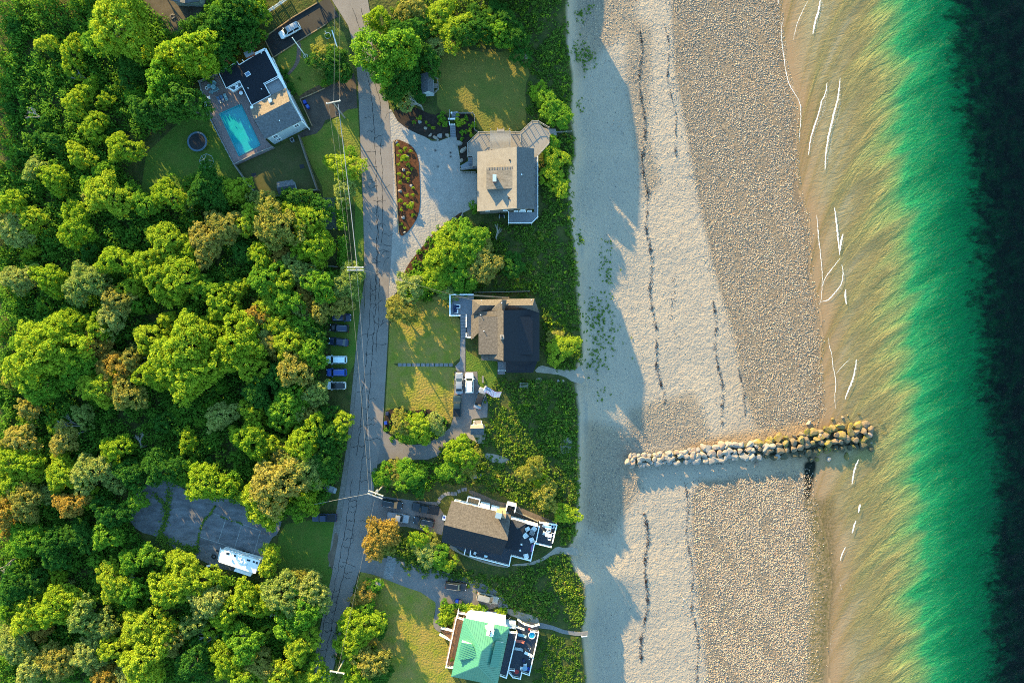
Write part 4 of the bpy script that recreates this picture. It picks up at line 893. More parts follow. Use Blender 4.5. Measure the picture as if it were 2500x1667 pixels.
rail(hD, [D(1162, 665, ddz), D(1152, 712, ddz)], M['trim'], 1.0, 1.2, top=.2)
b = MB(); q = D(1640, 362, 1); b.beam(D(1630, 350, 2.3), D(1900, 425, 2.3), .3, 2.2); b.build('screen_wall', M['white'], hD)

# ================================================================== house with the green metal roof
hE = thing('green_roofed_house', 'white house with green standing seam metal roof and timber verandas', 'house', V3(E(840, 1150, 4), 0))
gz = 5.6; tz2 = 9.6
NW, NE, SE, SW = E(615, 700, gz), E(1226, 822, gz), E(1060, 1600, gz), E(445, 1478, gz)
r1, r2 = E(852, 1140, tz2), E(808, 1335, tz2)
rf = MB(); rf.slab([NW, NE, r1], .16); rf.slab([NE, SE, r2, r1], .16); rf.slab([SE, SW, r2], .16); rf.slab([SW, NW, r1, r2], .16)
def seams(b, p0, p1, apexs, sp=.55, hgt=.07):
    """standing seams run straight up the slope from eave p0-p1 until they meet the hips"""
    e = p1 - p0; Ln = e.length; e = e / Ln; nrm = e.cross(apexs[0] - p0).normalized(); g = nrm.cross(e).normalized()
    if g.z < 0: g = -g
    P2 = [(0, 0), (Ln, 0)] + [((a - p0).dot(e), (a - p0).dot(g)) for a in apexs]
    k = sp / 2
    while k < Ln:
        ymax = 0
        for i in range(len(P2)):
            (x0, y0), (x1, y1) = P2[i], P2[(i + 1) % len(P2)]
            if (x0 - k) * (x1 - k) < 0: ymax = max(ymax, y0 + (y1 - y0) * (k - x0) / (x1 - x0))
        if ymax > .1: b.beam(p0 + e * k + g * .02 + Vector((0, 0, .02)), p0 + e * k + g * (ymax - .05) + Vector((0, 0, .02)), .07, hgt)
        k += sp
for a, c, ap in ((NW, NE, [r1]), (NE, SE, [r2, r1]), (SE, SW, [r2]), (SW, NW, [r1, r2])): seams(rf, a, c, ap)
for a, c in ((NW, r1), (NE, r1), (SE, r2), (SW, r2), (r1, r2)): rf.beam(a + Vector((0, 0, .05)), c + Vector((0, 0, .05)), .22, .08)
rf.build('roof', M['roof_green'], hE)
cE = (NW + SE) / 2; b = MB(); b.prism([V3(p + (cE - p).normalized() * .8, gz - .18) for p in (NW, NE, SE, SW)], -.3); b.build('wall', M['white'], hE)
uE_ = (NE - NW).normalized(); vE = (SW - NW).normalized()
# shed dormers west and east
def dorm(pts, zt0, zt1, nm):
    p = [Vector(q) for q in pts]; b = MB(); b.slab(p, .14)
    e = p[0]; seams(b, p[0], p[1], [p[2], p[3]], .5)
    o = b.build(nm, M['roof_green'], hE); c0 = sum(p, Vector((0, 0, 0))) / 4
    w = MB(); w.prism([V3(q + (c0 - q).normalized() * .25, q.z - .16) for q in p], 5.7); w.build('dormer_wall', M['white'], o)
dorm([E(528, 1262, 7.6), E(578, 1022, 7.6), E(722, 1048, 8.5), E(800, 1225, 9.0)], 0, 0, 'west_dormer')
dorm([E(1148, 1032, 7.2), E(1072, 1362, 7.2), E(960, 1345, 8.3), E(1040, 1008, 8.3)], 0, 0, 'east_dormer')
chimney(hE, E(965, 895, 10.6), 6.6, 10.6, 1.45, 1.35, math.atan2(uE_.y, uE_.x), M['white'], M['trim'], flues=3)
b = MB(); b.beam(E(905, 800, 7.2), E(925, 850, 8), .35, .1); b.build('flashing', M['trim'], hE)
# north face projecting block and steps
b = MB(); b.prism([V3(p, 3.0) for p in (E(690, 622, 3), E(1170, 700, 3), E(1170, 830, 3), E(660, 720, 3))], -.2); b.build('north_wing', M['white'], hE)
b = MB(); b.slab([E(668, 612, 3.25), E(1025, 670, 3.25), E(1175, 692, 3.25), E(1168, 810, 3.6), E(640, 700, 3.6)], .2); b.build('wing_roof', M['white'], hE)
b = MB(); b.slab([E(930, 600, .6), E(1025, 610, .6), E(1015, 668, .6), E(930, 650, .6)], .5); b.build('step', M['deckbrown'], hE)
b = MB(); b.prism([V3(p, 2.4) for p in (E(1180, 760, 2.4), E(1310, 785, 2.4), E(1305, 850, 2.4), E(1180, 830, 2.4))], -.2); sv = b.build('sun_porch', M['bluewall'], hE)
for X in (1208, 1255): window(hE, E(X, 815, 2.0), uE_, .9, 1.0, Vector((0, 0, 1)).cross(uE_) + Vector((0, 0, 1.0)))
# west veranda
vz = 3.0
vw = [E(520, 680, vz), E(612, 700, vz), E(470, 1340, vz), E(380, 1330, vz)]
deck(hE, vw, vz, M['deckbrown'], name='west_veranda')
rail(hE, [E(610, 700, vz), E(520, 670, vz), E(380, 1330, vz), E(470, 1340, vz)], M['trim'], 1.0, 2.2, top=.2, bal=True)
b = MB(); b.beam(E(505, 690, vz + .5), E(378, 1315, vz + .5), .5, .08); b.build('bench', M['wood'], hE)
b = MB(); q = E(545, 600, 2); rail(hE, [E(545, 575, 1.8), E(535, 660, 1.8)], M['trim'], 1, 1.5, top=.2); rail(hE, [E(548, 610, 1.8), E(690, 640, 1.8)], M['trim'], 1, 1.5, top=.3)
deck(hE, [E(545, 610, 1.8), E(690, 635, 1.8), E(680, 690, 1.8), E(535, 660, 1.8)], 1.8, M['deckbrown'], name='north_porch')
stairs(hE, E(320, 860, 1.5), E(470, 920, 1.5), 1.7, 0, vz, 9, M['deckbrown']); rail(hE, [E(320, 815, .6), E(470, 850, 2.6)], M['trim'], 1.0, 1.6, top=.3); rail(hE, [E(300, 900, .6), E(440, 975, 2.6)], M['trim'], 1.0, 1.6, top=.3)
# east upper veranda and lower sun deck
deck(hE, [E(1225, 880, vz), E(1320, 880, vz), E(1185, 1470, vz), E(1095, 1435, vz)], vz, M['decknavy'], name='east_veranda')
rail(hE, [E(1228, 870, vz), E(1322, 878, vz), E(1182, 1472, vz), E(1100, 1440, vz)], M['trim'], 1.0, 2.2, top=.24)
lz = 1.2
deck(hE, [E(1340, 740, lz), E(1610, 775, lz), E(1605, 900, lz), E(1485, 1435, lz), E(1385, 1415, lz), E(1365, 1490, lz), E(1210, 1450, lz)], lz, M['decknavy'], name='sun_deck')
rail(hE, [E(1335, 705, .5), E(1425, 765, lz), E(1525, 795, lz), E(1615, 770, lz)], M['trim'], 1.0, 1.5, top=.2)
rail(hE, [E(1505, 850, lz), E(1610, 870, lz), E(1575, 1040, lz), E(1485, 1435, lz), E(1385, 1400, lz), E(1368, 1485, lz), E(1270, 1465, lz), E(1215, 1400, lz)], M['trim'], 1.0, 2.0, top=.2)
rail(hE, [E(1225, 1365, lz), E(1290, 1375, lz)], M['trim'], 1.0, 1.4, top=.22); rail(hE, [E(1320, 800, lz), E(1415, 835, lz)], M['trim'], 1.0, 1.4, top=.22)

# ================================================================== house cut by the top edge, and the neighbours just outside the frame that shade the beach
hF = thing('blue_house', 'blue grey house roof corner cut off by the top edge of the photo', 'house', V3(F1(1640, -60, 3), 0))
gable(hF, F1(1480, -230, 3.4), F1(1480, 4, 3.4), F1(1735, 14, 3.4), F1(1735, -230, 3.4), F1(1610, -230, 5.4), F1(1610, 30, 5.4), M['bluewall'], M['roof_shed'], .3)
hG = thing('beach_house', 'shingled beach house standing beyond the top edge of the photo', 'house', V3(PX(1262, -140), 0))
gable(hG, PX(1170, -235, 5.5), PX(1170, -30, 5.5), PX(1318, -30, 5.5), PX(1318, -235, 5.5), PX(1255, -235, 9.6), PX(1255, -30, 9.6), M['greywall'], M['roof_weather'], .4)

# ================================================================== sheds
def shed(name, label, a, b_, c, d, r1, r2, wm_, rm):
    t = thing(name, label, 'shed', V3((a + c) / 2, 0)); gable(t, a, b_, c, d, r1, r2, wm_, rm, .12, -.05, .1); return t
s1 = shed('garden_shed', 'small grey garden shed with gabled roof at edge of big lawn', B3(553, 318, 2.3), B3(563, 468, 2.3), B3(655, 462, 2.3), B3(650, 310, 2.3), B3(605, 303, 3.4), B3(612, 446, 3.4), M['bluewall'], M['roof_shed'])
rail(s1, [B3(655, 342, .1), B3(688, 360, .1), B3(692, 440, .1), B3(660, 470, .1)], M['railgrey'], .8, .9, 'porch_rail', .08)
deck(s1, [B3(655, 390, .2), B3(690, 390, .2), B3(690, 425, .2), B3(655, 425, .2)], .2, M['deckgrey'], name='step', th=.15)
s2 = shed('garden_shed', 'blue roofed garden shed by the fence of the shaded back yard', A(768, 1362, 2.3), A(912, 1340, 2.3), A(945, 1455, 2.2), A(785, 1480, 2.2), A(768, 1415, 3.3), A(930, 1385, 3.3), M['bluewall'], M['roof_shed'])
s3 = shed('garden_shed', 'little white shed with lit and shaded roof slopes beside the parking drive', C6(975, 695, 2.2), C6(1095, 690, 2.2), C6(1105, 785, 2.2), C6(978, 788, 2.2), C6(972, 728, 3.2), C6(1100, 724, 3.2), M['white'], M['roof_weather'])
MB().slab([C6(978, 788, 2.24), C6(1105, 785, 2.24), C6(1100, 724, 3.24), C6(972, 728, 3.24)], .03).build('shade_slope', M['roof_shed'], s3)  # shaded side of the shed roof painted in darker shingles
deck(s3, [C6(1010, 652, .5), C6(1078, 650, .5), C6(1080, 690, .5), C6(1008, 692, .5)], .5, M['deckgrey'], name='step', th=.3); rail(s3, [C6(1010, 655, .5), C6(1008, 688, .5)], M['trim'], .7, .8, bal=False); rail(s3, [C6(1082, 655, .5), C6(1085, 688, .5)], M['trim'], .7, .8, bal=False)
# ------------------------------------------------------------------ vehicles
def paint(name, col, metal=.0):
    m = mat(name, col, .32, spec=.5); m.node_tree.nodes['Principled BSDF'].inputs['Metallic'].default_value = metal
    m.node_tree.nodes['Principled BSDF'].inputs['Coat Weight'].default_value = .5; m.node_tree.nodes['Principled BSDF'].inputs['Coat Roughness'].default_value = .1
    return m
P_ = dict(white=paint('white_car_paint', (.72, .74, .75)), silver=paint('silver_car_paint', (.36, .38, .41), .25), black=paint('black_car_paint', (.012, .013, .016)), navy=paint('navy_car_paint', (.012, .025, .075)),
          blue=paint('blue_car_paint', (.015, .08, .42)), green=paint('dark_green_car_paint', (.02, .04, .04)), tan=paint('champagne_car_paint', (.40, .37, .33), .2), ice=paint('pale_blue_white_paint', (.56, .68, .74)))
def car(px, py, deg, label, paintk, kind='suv', Ln=4.8, Wd=1.95, roof=None, rails=False, sun=False, soft=False, tilt=None, fr=None):
    """deg: heading on the picture, 0 = nose to the right, 90 = nose up"""
    p = fr(px, py, .8) if fr else PX(px, py, .8)
    nm = {'suv': 'parked_car', 'sedan': 'parked_car', 'pickup': 'pickup_truck'}[kind]
    t = thing(nm, label, 'pickup truck' if kind == 'pickup' else 'car', (p.x, p.y, .04), R(deg), 'parked cars' if kind != 'pickup' else 'parked pickup trucks')
    pm_ = P_[paintk]; hw = Wd / 2; zb = .98 if kind != 'sedan' else .9
    st = {'suv': [(-.5, .66, .78, .80), (-.485, .93, .9, .93), (-.40, zb, .94, 1), (-.2, zb + .02, .94, 1), (.1, zb, .94, 1), (.25, zb - .02, .93, 1), (.40, .90, .90, .97), (.465, .82, .82, .88), (.5, .62, .66, .74)],
          'sedan': [(-.5, .62, .74, .78), (-.48, .84, .84, .9), (-.36, .9, .9, .99), (-.1, .92, .92, 1), (.12, .9, .92, 1), (.28, .86, .9, .99), (.42, .78, .84, .95), (.475, .70, .76, .84), (.5, .55, .6, .7)],
          'pickup': [(-.5, .62, .9, .93), (-.49, .95, .93, .98), (-.12, .98, .95, 1), (.0, 1.02, .95, 1), (.2, 1.02, .95, 1), (.26, 1.02, .93, 1), (.42, .98, .9, .98), (.475, .9, .84, .9), (.5, .65, .72, .8)]}[kind]
    b = MB(); vs = []; k = len(st)
    for x, zt_, wt, wm2 in st:
        for y, z in ((-wm2 * .9, .24), (-wm2, .5), (-wm2 * .985, zt_ * .86), (-wt, zt_ - .03), (-wt * .5, zt_ + .02), (wt * .5, zt_ + .02), (wt, zt_ - .03), (wm2 * .985, zt_ * .86), (wm2, .5), (wm2 * .9, .24)):
            vs.append((x * Ln, y * hw, z))
    fs = [(i * 10 + j, i * 10 + (j + 1) % 10, (i + 1) * 10 + (j + 1) % 10, (i + 1) * 10 + j) for i in range(k - 1) for j in range(10)]
    fs += [tuple(range(9, -1, -1)), tuple(range((k - 1) * 10, k * 10))]
    b.add(vs, fs); body = b.build('body', pm_, t, smooth=False, local=True)
    zr = {'suv': 1.68, 'sedan': 1.42, 'pickup': 1.80}[kind]
    xb0, xb1, xf1, xf0 = {'suv': (-.475, -.43, .10, .245), 'sedan': (-.36, -.23, .08, .24), 'pickup': (-.115, -.09, .12, .235)}[kind]
    bt, tp = .90 * hw, .72 * hw
    lo = [(xb0 * Ln, -bt, zb - .02), (xf0 * Ln, -bt, zb - .02), (xf0 * Ln, bt, zb - .02), (xb0 * Ln, bt, zb - .02)]
    hi = [(xb1 * Ln, -tp, zr), (xf1 * Ln, -tp, zr), (xf1 * Ln, tp, zr), (xb1 * Ln, tp, zr)]
    b = MB(); b.add(lo + hi, [(0, 1, 5, 4), (1, 2, 6, 5), (2, 3, 7, 6), (3, 0, 4, 7), (3, 2, 1, 0), (4, 5, 6, 7)]); b.build('cabin', pm_ if not soft else M['black'], t, local=True)
    # roof skin, slightly crowned
    b = MB(); rv = []
    for x, dz_, w_ in ((xb1 * Ln - .05, -.01, tp * .96), (xb1 * Ln + .25, .05, tp), (xf1 * Ln - .25, .05, tp), (xf1 * Ln + .02, .0, tp * .97)):
        for y, dd_ in ((-w_, .0), (-w_ * .6, .035), (w_ * .6, .035), (w_, .0)): rv.append((x, y, zr + dz_ + dd_ + .012))
    b.add(rv, [(i * 4 + j, (i + 1) * 4 + j, (i + 1) * 4 + j + 1, i * 4 + j + 1) for i in range(3) for j in range(3)])
    b.build('roof', P_[roof] if roof in P_ else (M['black'] if soft else pm_), t, smooth=True, local=True)
    def pane(nm_, i0, i1, f0, f1, g0, g1, off):
        a, c, d, e = Vector(lo[i0]), Vector(lo[i1]), Vector(hi[i1]), Vector(hi[i0]); q = lambda f, g: a.lerp(c, f).lerp(e.lerp(d, f), g) + off
        MB().add([q(f0, g0), q(f1, g0), q(f1, g1), q(f0, g1)], [(0, 1, 2, 3)]).build(nm_, M['glass'], t, local=True)
    pane('windscreen', 1, 2, .05, .95, .06, .96, Vector((.018, 0, .018)))
    pane('rear_window', 3, 0, .08, .92, .15, .9, Vector((-.018, 0, .018)))
    for s, (i0, i1) in ((-1, (0, 1)), (1, (2, 3))):
        pane('side_window', i0, i1, .07, .47, .1, .9, Vector((0, s * .02, .012))); pane('side_window', i0, i1, .53, .93, .1, .9, Vector((0, s * .02, .012)))
    for sx in (-.31, .31):
        for sy in (-1, 1):
            b = MB(); b.tube((sx * Ln, sy * (hw - .22), .34), (sx * Ln, sy * (hw + .012), .34), .34, .34, 14); w = b.build('wheel', M['tyre'], t, local=True)
            b = MB(); b.tube((sx * Ln, sy * (hw + .005), .34), (sx * Ln, sy * (hw + .025), .34), .21, .18, 10); b.build('rim', M['rim'], w, local=True)
    for s in (-1, 1):
        b = MB(); b.box((.468 * Ln, s * hw * .62, .66), (.16, .32, .13), -s * .35); b.build('headlight', M['lamp'], t, local=True)
        b = MB(); b.box((-.488 * Ln, s * hw * .76, .72), (.10, .26, .2), s * .15); b.build('tail_light', M['tail'], t, local=True)
        b = MB(); b.box((xf0 * Ln - .28, s * (hw + .1), zb), (.16, .24, .16), 0, .8); b.build('mirror', pm_, t, local=True)
    if rails:
        for s in (-1, 1):
            b = MB(); b.beam((xb1 * Ln + .2, s * tp * .9, zr + .12), (xf1 * Ln - .2, s * tp * .9, zr + .12), .06, .05)
            for x in (xb1 * Ln + .25, xf1 * Ln - .25): b.box((x, s * tp * .9, zr), (.08, .05, .12))
            b.build('roof_rail', M['steel'], t, local=True)
    if sun:
        b = MB(); b.slab([Vector((x, y, zr + .085)) for x, y in ((xf1 * Ln - 1.25, -tp * .55), (xf1 * Ln - .4, -tp * .55), (xf1 * Ln - .4, tp * .55), (xf1 * Ln - 1.25, tp * .55))], .03); b.build('sunroof', M['glass'], t, local=True)
    if kind == 'pickup':
        x0, x1 = -.492 * Ln, -.125 * Ln; b = MB(); w_ = hw * .93; z1 = 1.12
        for y in (-w_, w_): b.box(((x0 + x1) / 2, y * .97, .95), (x1 - x0, .1, z1 - .95))
        b.box((x0 + .05, 0, .95), (.1, w_ * 1.9, z1 - .95)); b.build('bed_wall', pm_, t, local=True)
        b = MB(); b.box(((x0 + x1) / 2, 0, .99), (x1 - x0 - .12, w_ * 1.84, .03)); b.build('bed_floor', M['black'] if paintk != 'silver' else M['steel'], t, local=True)
    return t
car(834, 775, 0, 'dark navy car at the top end of the verge row, nose to the road', 'navy', Ln=4.6, rails=True)
car(828.5, 801, 176, 'black car with roof box second from top in the verge row', 'black', Ln=4.6, roof='navy', sun=True, rails=True)
car(826.5, 834.5, 174, 'dark blue low saloon with nose under the trees, above the pale wagon', 'navy', 'sedan', Ln=4.8)
car(821, 878, 180, 'pale ice white wagon on the grass verge between dark and blue cars', 'ice', Ln=5.1, sun=False)
car(821.5, 909, 180, 'bright blue car on the verge just below the pale wagon', 'blue', Ln=4.9, sun=True, rails=True)
car(820, 941, 180, 'white car with black roof at the lower end of the verge row', 'white', Ln=4.8, roof='black')
car(791.5, 1263, 180, 'dark blue pickup truck alone on the grass beside the road', 'navy', 'pickup', Ln=6.0)
car(707, 75, 209, 'white hatchback on the black driveway above the pool house', 'white', Ln=5.6, roof='silver')
car(1121, 936, 90, 'silver white estate car at the top left of the parking drive', 'silver', 'sedan', Ln=5.3, Wd=1.95)
car(1146, 935, 90, 'white sport utility with sunroof at top of the parking drive', 'white', Ln=5.1, Wd=2.05, sun=True, rails=True)
car(1116, 991, 90, 'dark green pickup truck parked behind the silver estate car', 'green', 'pickup', Ln=5.2)
car(1172, 972, 73, 'silver car with black soft top beside the flagpole', 'silver', 'sedan', Ln=5.3, soft=True)
car(958, 1230, -10, 'black estate car nearest the road in the drive of the white house', 'black', Ln=5.0, rails=True)
car(972, 1263, -10, 'silver white pickup truck in the drive of the white house', 'silver', 'pickup', Ln=5.4, Wd=2.05)
car(1039, 1241, 170, 'long black pickup truck with open bed beside the white house', 'black', 'pickup', Ln=6.7, Wd=2.15)
car(1035, 1273, 170, 'black car with roof rails below the long black pickup', 'black', Ln=5.2, rails=True, sun=True)
car(1113, 1430, -8, 'black car with silver roof rails in the drive of the green roofed house', 'black', Ln=5.2, rails=True)
car(1190, 1460, -14, 'champagne silver car with sunroof in front of the green roofed house', 'tan', Ln=5.4, sun=True)

# touring caravan on the old court
rv = thing('touring_caravan', 'long white touring caravan with slide-out on the disused asphalt court', 'caravan', V3(K(1490, 1160, 3), 0))
top = [K(1262, 1000, 3.1), K(1752, 1140, 3.1), K(1690, 1308, 3.1), K(1228, 1160, 3.1)]
b = MB(); b.prism([V3(p, 3.0) for p in top], .55); b.build('body', M['white'], rv)
b = MB(); b.slab([p + Vector((0, 0, .0)) for p in top], .1)
b.add([top[3] + Vector((0, 0, -.01)), top[0] + Vector((0, 0, -.01)), V3(top[0] + (top[0] - top[1]).normalized() * .9, 1.9), V3(top[3] + (top[3] - top[2]).normalized() * .9, 1.9)], [(0, 1, 2, 3)]); b.build('roof', M['white'], rv)
ux = (top[1] - top[0]).normalized(); vx = (top[3] - top[0]).normalized()
b = MB(); q = [K(1440, 1228, 2.6), K(1655, 1296, 2.6), K(1625, 1342, 2.6), K(1415, 1272, 2.6)]; b.prism([V3(p, 2.6) for p in q], .8); b.build('slide_out', M['white'], rv)
for f, g, w_, d_ in ((.17, .15, .75, .5), (.36, .16, .5, .4), (.72, .2, .8, .4), (.86, .2, .5, .4), (.94, .22, .5, .5)):
    c = top[0].lerp(top[1], f).lerp(top[3].lerp(top[2], f), g); b = MB(); b.box((c.x, c.y, 3.1), (w_, d_, .06), math.atan2(ux.y, ux.x)); b.build('roof_hatch', M['glass'], rv)
for f, g, w_, d_, h_ in ((.5, .25, 1.0, .7, .3), (.56, .45, .7, .55, .25), (.68, .5, .6, .5, .25), (.3, .5, .4, .4, .3)):
    c = top[0].lerp(top[1], f).lerp(top[3].lerp(top[2], f), g); b = MB(); b.box((c.x, c.y, 3.1), (w_, d_, h_), math.atan2(ux.y, ux.x), .8); b.build('roof_vent', M['white'], rv)
for f in (.45, .56):
    for g in (0, 1):
        c = top[0].lerp(top[1], f).lerp(top[3].lerp(top[2], f), g); c.z = .38; b = MB(); b.tube(c - vx * .1, c + vx * .1, .38, .38, 12); b.build('wheel', M['tyre'], rv)
c = (top[0] + top[3]) / 2 - ux * .9; b = MB(); b.beam(V3(c, .6), V3(c - ux * 1.4, .55), .12, .12); b.tube(V3(c - ux * .9, .6), V3(c - ux * .9, 1.1), .18, .18, 8); b.build('hitch', M['black'], rv)
for f, w_ in ((.2, 1.0), (.45, .8), (.75, 1.1)):
    c = V3(top[0].lerp(top[1], f) - vx * .012, 2.0); window(rv, c, ux, w_, .6, -vx)
t = thing('utility_trailer', 'small grey cargo trailer on the grass by the roadside wood', 'trailer', V3(F5(1410, 1360), 0), R(-18))
b = MB(); b.box((0, 0, .5), (2.6, 1.5, .08)); b.build('bed', M['steel'], t, local=True)
for s in (-1, 1):
    b = MB(); b.box((0, s * .72, .58), (2.6, .06, .35)); b.build('side_panel', M['steel'], t, local=True); b = MB(); b.tube((0, s * .8, .32), (0, s * .95, .32), .32, .32, 12); b.build('wheel', M['tyre'], t, local=True)
b = MB(); b.box((1.62, 0, .5), (.6, 1.3, .5)); b.build('tool_box', M['steel'], t, local=True); b = MB(); b.beam((-1.3, 0, .5), (-2.2, 0, .45), .1, .1); b.build('drawbar', M['black'], t, local=True)

# ------------------------------------------------------------------ poles and cables
def cable(nm, label, pts, r=.02, m=None, sag=.6, n=12):
    b = MB()
    for i in range(len(pts) - 1):
        a, c = pts[i], pts[i + 1]; q = [a.lerp(c, k / n) - Vector((0, 0, sag * 4 * (k / n) * (1 - k / n))) for k in range(n + 1)]
        for k in range(n): b.tube(q[k], q[k + 1], r, r, 5, False)
    return put(b.build(nm, m or M['wire']), label, 'cable')
def upole(top, h, label, arm_deg, arm=3.2, tr=False, double=False):
    t = thing('utility_pole', label, 'utility pole', (top.x, top.y, 0)); b = MB(); b.tube((0, 0, 0), (0, 0, h), .2, .13, 10); b.build('shaft', M['pole'], t, local=True)
    d = Vector((math.cos(R(arm_deg)), math.sin(R(arm_deg)), 0)); nn = Vector((-d.y, d.x, 0))
    for k in range(2 if double else 1):
        b = MB(); b.beam(d * -arm / 2 + nn * (.14 if k == 0 else -.5) + Vector((0, 0, h - .25)), d * arm / 2 + nn * (.14 if k == 0 else -.5) + Vector((0, 0, h - .25)), .24, .26); b.build('crossarm', mat('pale_crossarm', (.50, .48, .45), .7), t, local=True)
    for s in (-.45, 0, .45): b = MB(); q = d * arm * s + nn * .14 + Vector((0, 0, h - .13)); b.tube(q, q + Vector((0, 0, .28)), .07, .09, 8); b.build('insulator', M['white'], t, local=True)
    if tr: b = MB(); q = nn * .5 + Vector((0, 0, h - 1.6)); b.tube(q, q + Vector((0, 0, 1.0)), .34, .34, 12); b.build('transformer', M['steel'], t, local=True)
    return t
hp = 10.8
pa, pb_, pc_, pd_ = A(1283, 636, hp), PX(867, 654, hp), D(238, 108, hp), F8(176, 828, hp)
upole(pa, hp, 'tall utility pole with white crossarm at the brown driveway', 12, 3.4); upole(pb_, hp, 'utility pole with double white crossarm at the wood edge above the verge cars', 0, 3.8, double=True)
upole(pc_, hp, 'utility pole with transformer above the four parked cars', -20, 3.6, True, True); upole(pd_, hp, 'utility pole with white crossarm at the bottom edge of the photo', -10, 3.4)
pt_ = PX(813, -120, hp)
v = Vector((0, 0, -.4))
cable('overhead_cable', 'thick silver bundled cable running beside the road between two poles', [pa + Vector((.8, 0, -1.2)), pb_ + Vector((.2, 0, -1.2))], .08, mat('bundled_cable', (.36, .36, .38), .6), .5, 16)
cable('overhead_cable', 'thin dark cable left of the thick silver cable by the road', [pa + Vector((-1.2, 0, -.1)), pb_ + Vector((-1.4, 0, -.1))], .022, M['wiredark'], .8)
cable('overhead_cable', 'second thin cable between the crossarms of the two upper poles', [pa + Vector((.2, 0, .1)), pb_ + Vector((-.6, 0, .1))], .022, M['wiredark'], .9)
cable('overhead_cable', 'pale cable passing along the right ends of the verge cars', [pb_ + Vector((.1, 0, -1)), pc_ + Vector((-.9, 0, -.6))], .03, M['wire'], .9, 16)
cable('overhead_cable', 'fine cable passing over the bonnets of the verge cars', [pb_ + Vector((-1.5, 0, -.1)), pc_ + Vector((-1.5, .3, -.1))], .03, M['wiredark'], .9, 16)
cable('overhead_cable', 'cable running down the lower road between the two lower poles', [pc_ + v, pd_ + v], .022, M['wiredark'], .9, 16)
cable('overhead_cable', 'pale service cable crossing the road to the grass by the blue pickup', [pc_ + Vector((-1.5, 0, -.5)), D(-560, 250, 4.5)], .035, M['wire'], .4)
cable('overhead_cable', 'cable from the top edge of the photo to the driveway pole', [pt_, pa + v], .024, M['wire'], .8, 16)
cable('overhead_cable', 'second cable above the round dark tree at the upper driveway', [pt_ + Vector((1.2, 0, 0)), pa + Vector((1.4, 0, -.1))], .022, M['wiredark'], .8, 16)
cable('overhead_cable', 'service cable from the middle pole over the road to the brown house', [pb_ + Vector((.2, 0, -.8)), C(860, 860, 4.6)], .022, M['wiredark'], .9, 16)
# flagpole with flag
fp = thing('flagpole', 'white flagpole standing beside the silver soft top car', 'flagpole', V3(C6(1120, 328), 0)); hf = 11.0
b = MB(); b.tube((0, 0, 0), (0, 0, hf), .14, .07, 10); b.build('pole', M['white'], fp, local=True); b = MB(); b.lathe((0, 0, hf), [(.02, 0), (.13, .08), (.13, .16), (.02, .24)], 10); b.build('finial', M['white'], fp, local=True)
b = MB(); b.lathe((0, 0, 0), [(.4, 0), (.4, .12), (.2, .2)], 12); b.build('base', M['stone'], fp, local=True)
fpo = Vector((fp.location.x + .1, fp.location.y, 9.9)); nxf, nyf = 28, 13; fl = MB(); vs = []
dirf = (C6(1280, 420, 9.6) - C6(1112, 352, 9.9)); Lf = 3.9; dirf.z = 0; dirf.normalize(); nf = Vector((-dirf.y, dirf.x, 0))
for i in range(nxf + 1):
    for j in range(nyf + 1):
        s = i / nxf; tt = j / nyf
        q = fpo + dirf * Lf * s + nf * (.22 * math.sin(s * 7 + .5) * (.3 + s) - (tt - .5) * 1.55) + Vector((0, 0, -1.1 * (tt - .5) - .9 * s * s + .18 * math.sin(s * 9 + tt * 2))); vs.append(q)
wflag, rflag, bflag = mat('white_bunting', (.78, .76, .76), .8), mat('red_bunting', (.62, .03, .10), .8), mat('blue_bunting', (.04, .06, .22), .8)
fl.v = [tuple(q) for q in vs]
for i in range(nxf):
    for j in range(nyf):
        fl.f.append((i * (nyf + 1) + j, (i + 1) * (nyf + 1) + j, (i + 1) * (nyf + 1) + j + 1, i * (nyf + 1) + j + 1))
        fl.m.append(2 if (i < 11 and j < 7 and not (i % 2 == 1 and j % 2 == 1)) else (0 if (i < 11 and j < 7) else (1 if j % 2 == 0 else 0)))
flo = fl.build('flag', [wflag, rflag, bflag], None); put(flo, 'striped red and white flag with blue starred corner flying from the flagpole', 'flag')

# ------------------------------------------------------------------ fences
def fence(label, pts, h, m, sp=2.2, w=.08, nm='fence', pickets=False, post=.14, off=0):
    t = thing(nm, label, 'fence', V3(pts[0], 0))
    for i in range(len(pts) - 1):
        a, c = V3(pts[i], 0), V3(pts[i + 1], 0); b = MB(); d = (c - a)
        if pickets:
            n = max(2, int(d.length / .36))
            for k in range(n): q = a.lerp(c, (k + .5) / n); b.box((q.x, q.y, .1), (.2, .05, h - .1), math.atan2(d.y, d.x))
            for z in (.35, h - .3): b.beam(a + Vector((0, 0, z)), c + Vector((0, 0, z)), .07, .1)
        else:
            b.beam(a + Vector((0, 0, h / 2)), c + Vector((0, 0, h / 2)), w, h - .05); b.beam(a + Vector((0, 0, h)), c + Vector((0, 0, h)), w + .08, .06)
        b.build('panel', m, t); n = max(1, round(d.length / sp))
        for k in range(n + (i == len(pts) - 2)): q = a.lerp(c, k / n); b = MB(); b.box((q.x, q.y, 0), (post, post, h + .12)); b.build('post', m, t)
    return t
fence('pale wooden picket fence across the top left lawn edge', [A2(235, 255), A2(420, 140), A2(640, -10)], 1.3, M['white'], pickets=True)
fence('white picket fence along the left side of the pool patio', [A(75, 465), A(150, 750), A(390, 1210)], 1.2, mat('grey_white_fence', (.42, .44, .46), .7), 2.0, pickets=True)
fence('grey board fence below the pool patio end', [A(390, 1212), A(560, 1125), A(745, 1050)], 1.1, M['railgrey'], 2.0, .1)
fence('low grey fence behind the dining set on the patio', [A(75, 462), A(150, 432), A(240, 395)], 1.4, M['woodgrey'], 1.6, .1)
